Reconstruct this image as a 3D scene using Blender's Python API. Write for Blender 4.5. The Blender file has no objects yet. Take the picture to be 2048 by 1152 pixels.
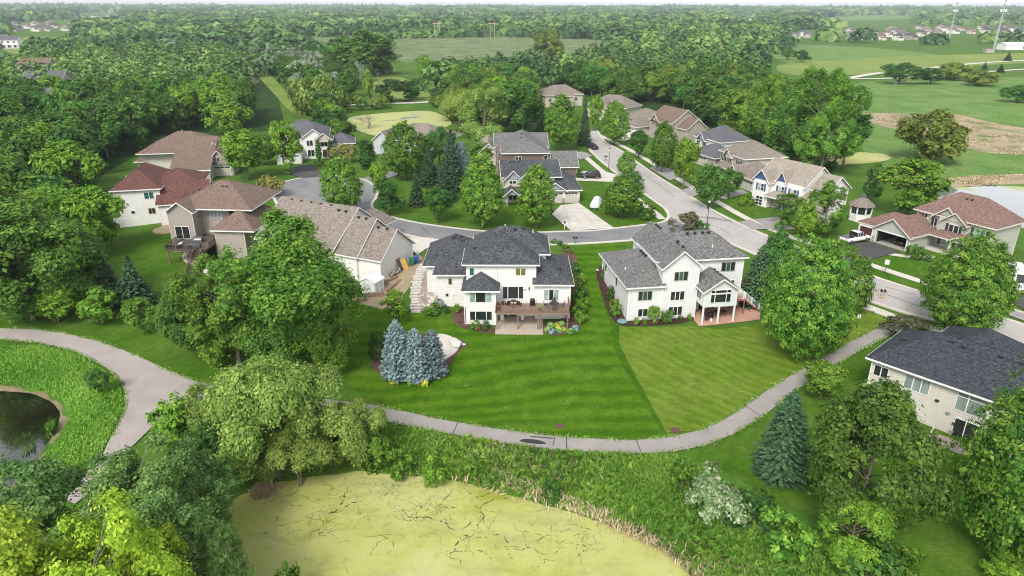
import bpy, math, random
import numpy as np
from mathutils import Vector, Matrix
from mathutils.geometry import delaunay_2d_cdt
rnd = random.Random(7); rng = np.random.default_rng(7)
sc = bpy.context.scene
C = sc.collection
# ------------------------------------------------------------------ camera
F = 1365.0; H = 40.0; PITCH = math.atan(566/F); ROLL = math.radians(0.126)
cam = bpy.data.cameras.new('camera'); cam_o = bpy.data.objects.new('camera', cam); C.objects.link(cam_o)
cam.sensor_width = 36; cam.lens = 36*F/2048; cam.clip_start = .5; cam.clip_end = 30000
cam_o.matrix_world = Matrix.Translation((0, 0, H)) @ Matrix.Rotation(math.pi/2-PITCH, 4, 'X') @ Matrix.Rotation(ROLL, 4, 'Z')
sc.camera = cam_o
# ------------------------------------------------------------------ sky, sun, exposure
SUN_EL, SUN_AZ = math.radians(46), math.radians(202)      # bright overcast, the light from behind the camera
w = bpy.data.worlds.new('World'); sc.world = w; w.use_nodes = True
nt = w.node_tree; nt.nodes.clear()
so = nt.nodes.new('ShaderNodeOutputWorld'); bg = nt.nodes.new('ShaderNodeBackground'); sky = nt.nodes.new('ShaderNodeTexSky')
sky.sky_type = 'NISHITA'; sky.sun_disc = False; sky.sun_elevation = SUN_EL; sky.sun_rotation = SUN_AZ
sky.air_density = 1.0; sky.dust_density = 1.0; sky.ozone_density = 1.0; sky.altitude = 300
hs = nt.nodes.new('ShaderNodeHueSaturation'); hs.inputs['Saturation'].default_value = .22
nt.links.new(sky.outputs[0], hs.inputs['Color']); nt.links.new(hs.outputs[0], bg.inputs[0]); nt.links.new(bg.outputs[0], so.inputs[0])
bg.inputs[1].default_value = 0.12
sl = bpy.data.lights.new('sun', 'SUN'); sun = bpy.data.objects.new('sun', sl); C.objects.link(sun)
sl.energy = 1.5; sl.angle = math.radians(20); sl.color = (1, .96, .9)
sd = Vector((math.sin(SUN_AZ)*math.cos(SUN_EL), math.cos(SUN_AZ)*math.cos(SUN_EL), math.sin(SUN_EL)))
sun.rotation_euler = sd.to_track_quat('Z', 'Y').to_euler(); sun.location = (0, 0, 60)
vs = sc.view_settings; vs.view_transform = 'Standard'; vs.look = 'None'; vs.gamma = 1; vs.use_curve_mapping = False
vs.exposure = 1.3
cy = sc.cycles
cy.pixel_filter_type = 'BLACKMAN_HARRIS'; cy.filter_width = 1.1
cy.use_denoising = True; cy.max_bounces = 5; cy.diffuse_bounces = 3; cy.glossy_bounces = 2; cy.transmission_bounces = 3
cy.transparent_max_bounces = 4; cy.volume_bounces = 0; cy.caustics_reflective = False; cy.caustics_refractive = False
# ------------------------------------------------------------------ pixels to directions
def ray(u, v):
    x = u-1024; y = -(v-576); c, s = math.cos(ROLL), math.sin(ROLL)
    x, y = c*x-s*y, s*x+c*y
    cp, sp = math.cos(PITCH), math.sin(PITCH)
    return (x, F*cp+y*sp, -F*sp+y*cp)
def g(u, v, z=0.):
    d = ray(u, v); t = (z-H)/d[2]; return (d[0]*t, d[1]*t)
def sstep(x): x = np.clip(x, 0, 1); return x*x*(3-2*x)
# ------------------------------------------------------------------ terrain
CT = []
def ctl(pts, step=4.):
    for a, b in zip(pts[:-1], pts[1:]):
        n = max(1, int(math.dist(a[:2], b[:2])/step))
        for i in range(n):
            t = i/n; CT.append([a[k]*(1-t)+b[k]*t for k in range(3)])
    CT.append(list(pts[-1]))
ctl([(4,245,2),(14,205,2.7),(20,178,2.7),(26,152,2.7),(36,130,2.7),(44,112,2.7),(54,96,2.6),(64,78,2.3),(78,60,2.1),(95,42,2)])
ctl([(30,150,2.7),(40,135,2.7),(50,112,2.7),(60,97,2.6),(72,78,2.4)])
ctl([(52,160,2.7),(52,140,2.7),(58,122,2.7),(60,108,2.7),(70,98,2.5),(80,85,2.3)])
ctl([(40,118,2.7),(20,113,2.7),(5,112,2.7),(-10,115,2.7),(-22,121,2.7),(-32,135,2.7),(-40,150,2.7),(-48,160,2.7)])
ctl([(30,108,2.7),(14,108,2.6),(2,106,2.6),(-10,108,2.6),(-20,112,2.7),(-33,122,2.7),(-45,128,2.7),(-52,145,2.7),(-62,150,2.7),(-70,152,2.7)])
ctl([(-10,130,2.7),(5,130,2.7),(15,135,2.7),(15,160,2.7),(-5,160,2.7)])
ctl([(-14,83,.3),(-6,82,0),(2,81.5,0),(9,82.5,0),(16,83,0),(26,84,0),(34,85,.1)])
ctl([(-6,86,0),(2,86,0),(8,86,.1)]); ctl([(-6,90,.3),(7,90,.3)]); ctl([(17,88,0),(31,90,0)]); ctl([(17,92,.4),(31,94,.6)]); ctl([(-9,96,2.3),(0,96,2.4),(8,96,2.2)]); ctl([(11,94,1.5),(11,104,2.5)]); ctl([(-12,88,1.0),(-13,93,1.9),(-14,98,2.5)])
ctl([(13.5,92,1.8),(14,98,2.4)]); ctl([(36,90,1.0),(37,97,2.3)]); ctl([(18,96,2.4),(30,98,2.5)])
ctl([(-70,80,-.5),(-55,77,-.6),(-45,68,-.8),(-35,62,-.9),(-15,63,-.9),(0,59.5,-.8),(12,56.5,-.8),(20,59,-.7),(30,69,-.3),(40,79,.6),(47,86,1.9)])
ctl([(-40,50,-1.2),(-46,40,-1.4)])
ctl([(0,70,-.3),(15,70,-.3),(-15,72,-.4)]); ctl([(37,62,.1),(44,54.5,0),(52,47,0)]); ctl([(30,58,-.6),(38,48,-.6),(46,40,-.6)])
ctl([(50,70,1.9),(60,62,2.1)])
ctl([(-23,92,.7),(-28,93,.3),(-35,97,.1)]); ctl([(-17,97,2.4),(-17,103,2.6)]); ctl([(-19,91,1.2),(-16,89,.8)])
ctl([(-40,100,.1),(-52,104,.4),(-58,110,.6),(-66,120,1.0),(-74,121,.6)]); ctl([(-62,130,2.2),(-64,124,1.6)]); ctl([(-62,98,-.2),(-75,110,0)])
ctl([(85,118,.3),(92,105,.2)]); ctl([(67,128,1.2),(75,140,.2)])
ctl([(-20,30,-1.6),(20,30,-1.6),(40,30,-1.2)])
CTA = np.array(CT)
POND_Z = -2.0
def wpoly(pts, z): return np.array([g(u, v, z) for u, v in pts])
PONDS = [  # outline, water level, width of the bank
 (wpoly([(430,1075),(470,1000),(505,985),(560,968),(640,957),(720,946),(800,953),(900,962),(970,980),(1050,1002),(1120,1022),(1200,1046),(1270,1076),(1330,1108),(1375,1140),(1400,1180),(1390,1330),(460,1330),(420,1150)], POND_Z), POND_Z, 5.),
 (wpoly([(-420,810),(-200,785),(0,782),(60,786),(105,805),(120,830),(114,852),(95,885),(60,930),(20,972),(-20,995),(-300,1080),(-480,960)], POND_Z), POND_Z, 4.),
 (wpoly([(690,236),(740,229),(800,224),(860,221),(885,232),(905,247),(880,262),(820,272),(770,275),(715,262)], .12), .12, 3.),
 (wpoly([(1860,388),(1900,376),(1960,372),(2050,374),(2150,376),(2200,470),(2080,470),(1990,430),(1900,410)], .12), .12, 3.),
 (wpoly([(1600,296),(1660,306),(1720,304),(1785,310),(1770,322),(1700,328),(1610,330)], .12), .12, 3.)]
def sdist(P, poly):
    """signed distance of points (n,2) to a polygon, negative inside"""
    d = np.full(len(P), 1e9); inside = np.zeros(len(P), bool); n = len(poly)
    for i in range(n):
        a, b = poly[i], poly[(i+1) % n]; e = b-a; wv = P-a
        t = np.clip((wv@e)/(e@e), 0, 1); d = np.minimum(d, np.hypot(*(wv-t[:, None]*e).T))
        c = (a[1] <= P[:, 1]) != (b[1] <= P[:, 1])
        with np.errstate(divide='ignore', invalid='ignore'):
            xx = a[0]+(P[:, 1]-a[1])/(b[1]-a[1])*e[0]
        inside ^= c & (P[:, 0] < xx)
    return np.where(inside, -d, d)
def terrain(P):
    P = np.asarray(P, float); num = np.zeros(len(P)); den = np.full(len(P), .004)
    for x, y, z in CTA:
        d2 = (P[:, 0]-x)**2+(P[:, 1]-y)**2
        k = np.exp(-d2/50.)+.03*np.exp(-d2/400.); num += k*z; den += k
    h = num/den
    for poly, zw, bw in PONDS:
        s = sdist(P, poly); near = s < bw
        h = np.where(near & (s > 0), (zw-.02)+(h-zw+.02)*sstep(s/bw), h)
        h = np.where(s <= 0, zw-.05-np.minimum(.8, -s*.3), h)
    return h
GX = np.arange(-150, 150.1, 1.0); GY = np.arange(24, 262.1, 1.0)
gxx, gyy = np.meshgrid(GX, GY); GZ = terrain(np.c_[gxx.ravel(), gyy.ravel()]).reshape(gxx.shape)
_fx = np.clip(np.minimum(gxx+150, 150-gxx)/25, 0, 1); _fy = np.clip((262-gyy)/25, 0, 1)
GZ = GZ*sstep(_fx)*sstep(_fy)
def hts(P):
    P = np.asarray(P, float); x = np.clip(P[:, 0]+150, 0, 299.999); y = np.clip(P[:, 1]-24, 0, len(GY)-1.001)
    i = x.astype(int); j = y.astype(int); fx = x-i; fy = y-j
    z = GZ[j, i]*(1-fx)*(1-fy)+GZ[j, i+1]*fx*(1-fy)+GZ[j+1, i]*(1-fx)*fy+GZ[j+1, i+1]*fx*fy
    return z
def ht(x, y): return float(hts(np.array([[x, y]]))[0])
def P(u, v):
    z = 0.
    for _ in range(14):
        x, y = g(u, v, z); z = .5*z+.5*ht(x, y)
    x, y = g(u, v, z); return (x, y)
# ------------------------------------------------------------------ mesh helpers
class MB:
    def __init__(s): s.v = []; s.f = []
    def face(s, pts):
        n = len(s.v); s.v += [tuple(p) for p in pts]; s.f.append(tuple(range(n, n+len(pts))))
    def box(s, x0, x1, y0, y1, z0, z1):
        n = len(s.v); s.v += [(x, y, z) for z in (z0, z1) for x, y in ((x0, y0), (x1, y0), (x1, y1), (x0, y1))]
        s.f += [tuple(n+i for i in q) for q in ((3,2,1,0),(4,5,6,7),(0,1,5,4),(1,2,6,5),(2,3,7,6),(3,0,4,7))]
    def prism(s, poly, d):
        """extrude a polygon (3-D points) by vector d"""
        k = len(poly); n = len(s.v); d = Vector(d); a = [Vector(p) for p in poly]
        nm = sum(((a[i]-a[0]).cross(a[i+1]-a[0]) for i in range(1, k-1)), Vector())
        if nm.dot(d) > 0: a = a[::-1]
        s.v += [tuple(p) for p in a]+[tuple(p+d) for p in a]
        s.f.append(tuple(range(n, n+k))); s.f.append(tuple(range(n+2*k-1, n+k-1, -1)))
        for i in range(k): j = (i+1) % k; s.f.append((n+i, n+k+i, n+k+j, n+j))
    def tube(s, pts, rs, k=6):
        n0 = len(s.v); pts = [Vector(p) for p in pts]; m = len(pts)
        for i, p in enumerate(pts):
            t = (pts[min(i+1, m-1)]-pts[max(i-1, 0)]).normalized(); a = t.orthogonal().normalized(); b = t.cross(a)
            r = rs[i] if hasattr(rs, '__len__') else rs
            for q in range(k):
                an = 2*math.pi*q/k; s.v.append(tuple(p+(a*math.cos(an)+b*math.sin(an))*r))
        for i in range(m-1):
            for q in range(k):
                q2 = (q+1) % k; s.f.append((n0+i*k+q, n0+i*k+q2, n0+(i+1)*k+q2, n0+(i+1)*k+q))
        s.f.append(tuple(n0+q for q in range(k))[::-1]); s.f.append(tuple(n0+(m-1)*k+q for q in range(k)))
    def lathe(s, prof, k=12, c=(0, 0, 0)):
        n0 = len(s.v)
        for r, z in prof:
            for q in range(k): an = 2*math.pi*q/k; s.v.append((c[0]+r*math.cos(an), c[1]+r*math.sin(an), c[2]+z))
        for i in range(len(prof)-1):
            for q in range(k): q2 = (q+1) % k; s.f.append((n0+i*k+q, n0+i*k+q2, n0+(i+1)*k+q2, n0+(i+1)*k+q))
        s.f.append(tuple(n0+q for q in range(k))[::-1]); s.f.append(tuple(n0+(len(prof)-1)*k+q for q in range(k)))
    def mesh(s, name, m, uv=True, smooth=False):
        me = bpy.data.meshes.new(name); me.from_pydata(s.v, [], s.f)
        if m: me.materials.append(M[m] if isinstance(m, str) else m)
        if uv: slope_uv(me)
        if smooth:
            for p in me.polygons: p.use_smooth = True
        return me
    def build(s, name, m, parent=None, uv=True, smooth=False, loc=None, rz=0):
        return link(name, s.mesh(name, m, uv, smooth), parent, loc, rz)
def slope_uv(me):
    """UVs in metres: u level along the face, v up its slope"""
    l = me.uv_layers.new(name='UVMap'); d = l.data; z = Vector((0, 0, 1))
    for p in me.polygons:
        n = p.normal; a = z.cross(n)
        a = a.normalized() if a.length > 1e-3 else Vector((1, 0, 0)); b = n.cross(a)
        for li in p.loop_indices:
            co = me.vertices[me.loops[li].vertex_index].co; d[li].uv = (co.dot(a), co.dot(b))
def link(name, data, parent=None, loc=None, rz=0):
    o = bpy.data.objects.new(name, data); C.objects.link(o)
    if parent is not None: o.parent = parent
    if loc is not None: o.location = loc
    if rz: o.rotation_euler = (0, 0, rz)
    return o
def tag(o, label, cat, group=None):
    o['label'] = label; o['category'] = cat
    if group: o['group'] = group
    return o
def thing(name, label, cat, loc, rz=0, group=None):
    o = link(name, None, None, loc, rz); o.empty_display_size = .5; return tag(o, label, cat, group)
def copy_tree(o, parent=None):
    c = o.copy(); C.objects.link(c); c.parent = parent
    for ch in o.children: copy_tree(ch, c)
    return c
# ------------------------------------------------------------------ materials
M = {}
class NT:
    def __init__(s, name):
        m = bpy.data.materials.new(name); m.use_nodes = True; s.m = m; s.t = m.node_tree; s.t.nodes.clear(); M[name] = m
        s.out = s.n('ShaderNodeOutputMaterial')
    def n(s, ty, **kw):
        x = s.t.nodes.new(ty)
        for k, v in kw.items():
            if k in x.inputs: s.set(x.inputs[k], v)
            else: setattr(x, k, v)
        return x
    def set(s, i, v):
        if isinstance(v, bpy.types.NodeSocket): s.t.links.new(v, i)
        else: i.default_value = (*v, 1) if isinstance(v, tuple) and len(v) == 3 and i.type == 'RGBA' else v
    def co(s, which='Object'): return s.n('ShaderNodeTexCoord').outputs[which]
    def mapping(s, vec, scale=(1,1,1), rot=(0,0,0)):
        x = s.n('ShaderNodeMapping', Vector=vec); x.inputs['Scale'].default_value = scale; x.inputs['Rotation'].default_value = rot; return x.outputs[0]
    def noise(s, vec, scale, detail=5, rough=.6, dist=0):
        return s.n('ShaderNodeTexNoise', Vector=vec, Scale=scale, Detail=detail, Roughness=rough, Distortion=dist).outputs['Fac']
    def ramp(s, fac, stops):
        x = s.n('ShaderNodeValToRGB', Fac=fac); e = x.color_ramp.elements
        while len(e) < len(stops): e.new(.5)
        for el, (p, c) in zip(e, stops): el.position = p; el.color = (*c, 1) if len(c) == 3 else c
        return x.outputs['Color']
    def mix(s, f, a, b, mode='MIX'):
        x = s.n('ShaderNodeMix', data_type='RGBA', blend_type=mode); s.set(x.inputs[0], f); s.set(x.inputs[6], a); s.set(x.inputs[7], b); return x.outputs[2]
    def math(s, op, a, b=0.):
        x = s.n('ShaderNodeMath', operation=op); s.set(x.inputs[0], a); s.set(x.inputs[1], b); return x.outputs[0]
    def bump(s, h, st, dist=.05): return s.n('ShaderNodeBump', Height=h, Strength=st, Distance=dist).outputs[0]
    def surf(s, col, rough=.8, normal=None, spec=.3, metal=0., **kw):
        b = s.n('ShaderNodeBsdfPrincipled'); s.set(b.inputs['Base Color'], col); s.set(b.inputs['Roughness'], rough)
        b.inputs['Specular IOR Level'].default_value = spec; b.inputs['Metallic'].default_value = metal
        if normal is not None: s.set(b.inputs['Normal'], normal)
        for k, v in kw.items(): s.set(b.inputs[k], v)
        s.t.links.new(b.outputs[0], s.out.inputs[0]); return b
def plain(name, col, rough=.6, spec=.3, metal=0., var=.12, scale=3.):
    t = NT(name); n = t.noise(t.co(), scale, 4)
    a = tuple(c*(1-var) for c in col); b = tuple(min(1, c*(1+var)) for c in col)
    t.surf(t.ramp(n, [(.3, a), (.7, b)]), rough, None, spec, metal); return t.m
def earth(name, stops, scale=.5, fine=9., fv=.35, rough=.95, bump=.4, spec=.06):
    """a ground: broad patches between colours times a fine grain"""
    t = NT(name); c = t.co(); base = t.ramp(t.noise(c, scale, 6, .62), stops)
    f = t.noise(c, fine, 6, .75); gcol = t.ramp(f, [(.25, (1-fv,)*3), (.75, (1+fv*.6,)*3)])
    t.surf(t.mix(1., base, gcol, 'MULTIPLY'), rough, t.bump(f, bump, .06), spec); return t.m
def siding(name, col, pitch=.27):
    t = NT(name); uv = t.co('UV'); sep = t.n('ShaderNodeSeparateXYZ', Vector=uv)
    fr = t.math('FRACT', t.math('MULTIPLY', sep.outputs[1], 1/pitch))
    line = t.ramp(fr, [(0, (.5,)*3), (.16, (.97,)*3), (1, (1,)*3)])
    n = t.noise(t.co(), 1.3, 5); dirt = t.ramp(n, [(.3, (.92, .91, .89)), (.7, (1, 1, 1))])
    st = t.ramp(t.noise(t.mapping(t.co(), (3, 3, .25)), 1.5, 4), [(.3, (.93, .93, .92)), (.65, (1, 1, 1))])
    t.surf(t.mix(1., t.mix(1., t.mix(1., col, line, 'MULTIPLY'), dirt, 'MULTIPLY'), st, 'MULTIPLY'), .6, t.bump(fr, .5, .02), .25); return t.m
def shingle(name, dark, light, warm=None):
    t = NT(name); uv = t.co('UV')
    b = t.n('ShaderNodeTexBrick', Vector=uv, Scale=1., **{'Mortar Size': .012, 'Brick Width': .26, 'Row Height': .15, 'Bias': .0}); b.offset = .37; b.offset_frequency = 2; b.squash = .8
    b.inputs['Color1'].default_value = (*dark, 1); b.inputs['Color2'].default_value = (*light, 1); b.inputs['Mortar'].default_value = (*[c*.5 for c in dark], 1)
    m = tuple((a+c)/2 for a, c in zip(dark, light))
    br = t.noise(uv, .35, 5); col = t.mix(t.ramp(br, [(.35, (0, 0, 0)), (.7, (.3,)*3)]), b.outputs[0], warm or m)
    gr = t.noise(uv, 26., 3, .8); col = t.mix(1., col, t.ramp(gr, [(.3, (.7,)*3), (.72, (1.22,)*3)]), 'MULTIPLY')
    t.surf(col, .9, t.bump(b.outputs['Fac'], -.5, .02), .2); return t.m
siding('siding_white', (.80, .785, .75)); siding('siding_coolwhite', (.74, .745, .745)); siding('siding_cream', (.64, .60, .53)); siding('siding_taupe', (.40, .35, .31))
siding('siding_sage', (.47, .47, .42)); siding('siding_beige', (.55, .50, .43)); siding('siding_brown', (.17, .12, .10)); siding('siding_lavender', (.52, .52, .56)); siding('siding_greygable', (.36, .40, .45), .12)
siding('siding_stone_tan', (.62, .56, .46)); siding('siding_blue', (.08, .12, .27), .15)
shingle('shingle_charcoal', (.026, .029, .034), (.135, .14, .15)); shingle('shingle_grey', (.085, .083, .08), (.25, .242, .235)); shingle('shingle_navy', (.024, .028, .036), (.078, .083, .098))
shingle('shingle_red', (.085, .038, .032), (.20, .095, .08)); shingle('shingle_brown', (.13, .088, .068), (.26, .185, .15)); shingle('shingle_pinkbrown', (.14, .085, .068), (.285, .185, .155))
shingle('shingle_tan', (.15, .122, .10), (.33, .285, .245)); shingle('shingle_beige', (.23, .195, .155), (.41, .36, .30)); shingle('shingle_slate', (.08, .08, .09), (.17, .17, .18))
plain('trim_white', (.74, .73, .71), .5); plain('trim_cream', (.60, .56, .48), .5); plain('trim_tan', (.42, .36, .29)); plain('metal_dark', (.03, .03, .035), .4, .5)
plain('vent_black', (.025, .025, .03), .5); plain('deck_wood', (.24, .165, .125), .7, var=.25, scale=6); plain('deck_dark', (.10, .075, .065), .7, var=.25); plain('wood_pale', (.55, .42, .26), .8, var=.25)
plain('rail_brown', (.21, .14, .10), .7); plain('red_wood', (.40, .13, .09), .7); plain('post_grey', (.48, .48, .47)); plain('paint_white', (.8, .8, .79), .45)
plain('plastic_green', (.015, .16, .10), .45); plain('plastic_blue', (.02, .08, .28), .45); plain('plastic_yellow', (.75, .42, .02), .45); plain('black_paint', (.012, .012, .014), .25, .5)
plain('car_black', (.012, .014, .018), .18, .6, var=.02); plain('car_white', (.74, .74, .74), .22, .5, var=.02); plain('tyre', (.02, .02, .02), .85); plain('rim', (.45, .45, .46), .3, .5, .8)
plain('lamp_red', (.5, .02, .02), .3); plain('lamp_clear', (.75, .76, .78), .15, .6); plain('red_flower', (.26, .045, .035), .7, var=.3, scale=9); plain('pink_flower', (.55, .10, .16), .7)
plain('canvas_white', (.62, .62, .61), .7); plain('cushion', (.62, .58, .50), .9); plain('mesh_grey', (.10, .10, .11), .8); plain('terracotta', (.13, .075, .055), .8); plain('galvanised', (.38, .39, .40), .5, .4, .5)
plain('wood_grey', (.20, .17, .145), .85, var=.3); plain('brown_door', (.075, .028, .02), .55, var=.2); plain('garage_tan', (.47, .44, .385), .6); plain('garage_white', (.68, .67, .65), .6)
plain('inside_shade', (.03, .028, .026), .9); plain('concrete_floor', (.34, .32, .29), .9)
def glass(name, col, rough=.08):
    t = NT(name); n = t.noise(t.co(), .8, 2); t.surf(t.ramp(n, [(.35, tuple(c*.7 for c in col)), (.65, tuple(c*1.3 for c in col))]), rough, None, .6); return t.m
glass('glass_dark', (.022, .028, .027)); glass('glass_curtain', (.27, .36, .33), .2); glass('glass_blind', (.20, .24, .22), .2); glass('glass_olive', (.16, .14, .05), .2); glass('glass_teal', (.03, .09, .075), .12); glass('car_glass', (.012, .014, .016), .05)
# stone cladding, mulch, lawns, paving
t = NT('stone_veneer'); v = t.n('ShaderNodeTexVoronoi', Vector=t.mapping(t.co('UV'), (1.6, 3., 1)), Scale=1.4); t.surf(t.mix(.55, t.ramp(v.outputs['Distance'], [(0, (.5, .45, .38)), (.7, (.2, .16, .13))]), t.ramp(v.outputs['Color'], [(.2, (.14, .11, .09)), (.5, (.34, .28, .22)), (.8, (.5, .45, .38))])), .9, t.bump(v.outputs['Distance'], -.6, .05))
earth('ground_grass', [(.3, (.05, .115, .014)), (.5, (.072, .15, .018)), (.72, (.10, .175, .03))], .12, 6, .4)
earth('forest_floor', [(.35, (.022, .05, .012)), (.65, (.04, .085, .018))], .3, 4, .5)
earth('rough_grass', [(.3, (.045, .12, .015)), (.55, (.08, .18, .022)), (.75, (.13, .19, .045))], .35, 5, .5)
earth('marsh_grass', [(.3, (.085, .18, .035)), (.5, (.13, .235, .055)), (.72, (.21, .25, .095))], .07, .9, .55)
earth('dry_reed_ground', [(.36, (.13, .19, .055)), (.5, (.33, .27, .17)), (.75, (.42, .34, .23))], .12, 1.5, .4)
earth('far_meadow', [(.3, (.09, .14, .055)), (.5, (.15, .20, .085)), (.7, (.23, .24, .13))], .035, .12, .6)
earth('hill_meadow', [(.3, (.13, .20, .04)), (.6, (.20, .26, .065)), (.8, (.25, .27, .10))], .025, .6, .25)
earth('mulch', [(.3, (.085, .05, .04)), (.7, (.16, .10, .08))], 1.2, 14, .6); earth('mulch_dark', [(.3, (.05, .028, .022)), (.7, (.09, .05, .04))], 1.2, 14, .6); earth('sandy_soil', [(.3, (.27, .21, .13)), (.7, (.42, .34, .23))], .7, 8, .4)
earth('shore_mud', [(.3, (.15, .12, .07)), (.7, (.26, .21, .13))], .7, 8, .4); earth('gravel', [(.3, (.25, .2, .17)), (.7, (.42, .35, .3))], .8, 12, .6)
def lawn(name, ca, cb, dry, rot, pitch, amt):
    t = NT(name); c = t.co(); cb_ = t.n('ShaderNodeVectorMath', operation='MULTIPLY_ADD'); t.set(cb_.inputs[0], t.n('ShaderNodeTexNoise', Vector=c, Scale=.045, Detail=2.).outputs['Color']); cb_.inputs[1].default_value = (9, 9, 0); t.set(cb_.inputs[2], c)
    wv = t.n('ShaderNodeTexWave', Vector=t.mapping(cb_.outputs[0], (1, 1, 1), (0, 0, rot)), Scale=.314/pitch*1.0, Distortion=1.8, Detail=3.); wv.inputs['Detail Scale'].default_value = .6
    s = t.ramp(wv.outputs['Fac'], [(.15, (0,)*3), (.85, (1,)*3)])
    base = t.mix(t.math('MULTIPLY', s, amt), ca, cb)
    p = t.ramp(t.noise(c, .16, 6, .6), [(.40, (0,)*3), (.75, (.5,)*3)]); base = t.mix(p, base, dry); base = t.mix(1., base, t.ramp(t.noise(c, .5, 7, .7), [(.3, (.74,)*3), (.7, (1.18,)*3)]), 'MULTIPLY')
    sp = t.ramp(t.noise(c, .55, 7, .72), [(.62, (0,)*3), (.74, (.6,)*3)]); base = t.mix(sp, base, (.27, .26, .09))
    st = t.noise(t.mapping(c, (.5, 5, 1), (0, 0, rot)), 2.2, 5, .7); base = t.mix(1., base, t.ramp(st, [(.25, (.72,)*3), (.75, (1.22,)*3)]), 'MULTIPLY')
    base = t.mix(1., base, t.ramp(t.noise(c, 2.4, 8, .78), [(.3, (.76,)*3), (.7, (1.2,)*3)]), 'MULTIPLY'); f = t.noise(c, 10., 6, .8); t.surf(t.mix(1., base, t.ramp(f, [(.28, (.6,)*3), (.72, (1.3,)*3)]), 'MULTIPLY'), .9, t.bump(f, .5, .07), .05); return t.m
lawn('lawn_deep', (.042, .125, .003), (.105, .20, .011), (.125, .205, .022), math.radians(84), 2.4, .48)
lawn('lawn_strip', (.036, .105, .004), (.062, .145, .007), (.08, .16, .012), math.radians(-25), .9, .5)
lawn('lawn_pale', (.10, .18, .012), (.175, .24, .036), (.20, .24, .055), math.radians(-50), 1.5, .45)
lawn('lawn_plain', (.052, .138, .008), (.082, .175, .013), (.16, .185, .045), math.radians(30), 1.6, .22)
def paving(name, a, b, crack=.0, scale=.5, stain=.2):
    t = NT(name); c = t.co(); base = t.ramp(t.noise(c, scale, 6, .6), [(.3, a), (.7, b)])
    base = t.mix(1., base, t.ramp(t.noise(c, 22., 4, .8), [(.3, (1-stain,)*3), (.7, (1+stain*.6,)*3)]), 'MULTIPLY')
    if crack:
        v = t.n('ShaderNodeTexVoronoi', Vector=t.mix(.12, c, t.n('ShaderNodeTexNoise', Vector=c, Scale=.6).outputs['Color']), Scale=.13, feature='DISTANCE_TO_EDGE')
        msk = t.math('MULTIPLY', t.ramp(v.outputs['Distance'], [(0, (1,)*3), (.006, (0,)*3)]), t.ramp(t.noise(c, .15, 3), [(.5, (0,)*3), (.58, (crack,)*3)]))
        base = t.mix(msk, base, tuple(x*.3 for x in a))
    t.surf(base, .9, None, .2); return t.m
paving('asphalt_pale', (.36, .335, .31), (.43, .405, .38), .8, .25); paving('asphalt_grey', (.16, .165, .175), (.25, .24, .235), .5, .22); paving('asphalt_dark', (.062, .058, .06), (.095, .09, .09), 0, .5)
paving('trail_asphalt', (.25, .228, .215), (.33, .30, .278), .5, .35); paving('trail_new', (.31, .27, .25), (.385, .34, .312), 0, .35); paving('concrete', (.50, .46, .40), (.60, .56, .50), .3, .4); paving('concrete_dark', (.25, .235, .225), (.33, .31, .295), 0, .4)
paving('tar', (.03, .03, .032), (.05, .05, .05)); paving('patio_red', (.40, .22, .15), (.52, .32, .23), 0, 1.2); paving('stone_pale', (.48, .46, .42), (.66, .63, .58), 0, 1.5, .35); paving('boulder', (.19, .155, .13), (.40, .33, .27), 0, 1.5, .35)
paving('timber', (.20, .135, .095), (.33, .23, .16), 0, 2.)
t = NT('patio_pavers'); b = t.n('ShaderNodeTexBrick', Vector=t.co(), Scale=1., **{'Mortar Size': .02, 'Brick Width': .4, 'Row Height': .2}); b.inputs['Color1'].default_value = (.42, .35, .28, 1); b.inputs['Color2'].default_value = (.52, .44, .36, 1); b.inputs['Mortar'].default_value = (.2, .16, .13, 1); t.surf(b.outputs[0], .9)
# duckweed pond and open water
t = NT('duckweed'); c = t.co(); d = t.noise(c, .10, 6, .65, .6)
col = t.ramp(d, [(.30, (.25, .275, .03)), (.46, (.39, .40, .115)), (.66, (.45, .445, .19))])
wob = t.mix(.22, c, t.n('ShaderNodeTexNoise', Vector=c, Scale=.35, Detail=5.).outputs['Color'], 'LINEAR_LIGHT')
col = t.mix(t.ramp(t.noise(t.mapping(c, (1, 2.2, 1), (0, 0, .6)), .22, 8, .7), [(.5, (0,)*3), (.7, (.5,)*3)]), col, (.20, .21, .075)); col = t.mix(t.ramp(t.noise(c, .9, 8, .72), [(.56, (0,)*3), (.68, (.45,)*3)]), col, (.24, .27, .03)); sp = t.noise(c, 3.2, 6, .7); col = t.mix(t.ramp(sp, [(.66, (0,)*3), (.72, (.45,)*3)]), col, (.10, .11, .04))
col = t.mix(1., col, t.ramp(t.noise(c, 14, 4, .8), [(.3, (.86,)*3), (.7, (1.08,)*3)]), 'MULTIPLY'); t.surf(col, .7, None, .25)
t = NT('water_dark'); c = t.co(); n = t.noise(t.mapping(c, (1, 3, 1)), 1.6, 4); t.surf(t.ramp(t.noise(c, .12, 4), [(.4, (.006, .007, .006)), (.65, (.016, .012, .006))]), .04, t.bump(n, .1, .05), 1., **{'Coat Weight': 1., 'Coat IOR': 1.7, 'Coat Roughness': .03})
t = NT('water_weedy'); c = t.co(); k = t.ramp(t.noise(c, .07, 6, .6), [(.36, (0,)*3), (.43, (1,)*3)]); t.surf(t.mix(k, (.10, .11, .08), (.36, .38, .12)), t.math('ADD', t.math('MULTIPLY', k, .5), .12), None, .5)
t = NT('water_pale'); c = t.co(); k = t.ramp(t.noise(c, .06, 6, .6), [(.58, (0,)*3), (.66, (1,)*3)]); t.surf(t.mix(k, (.16, .17, .16), (.34, .38, .12)), t.math('ADD', t.math('MULTIPLY', k, .5), .05), None, 1.)
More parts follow.
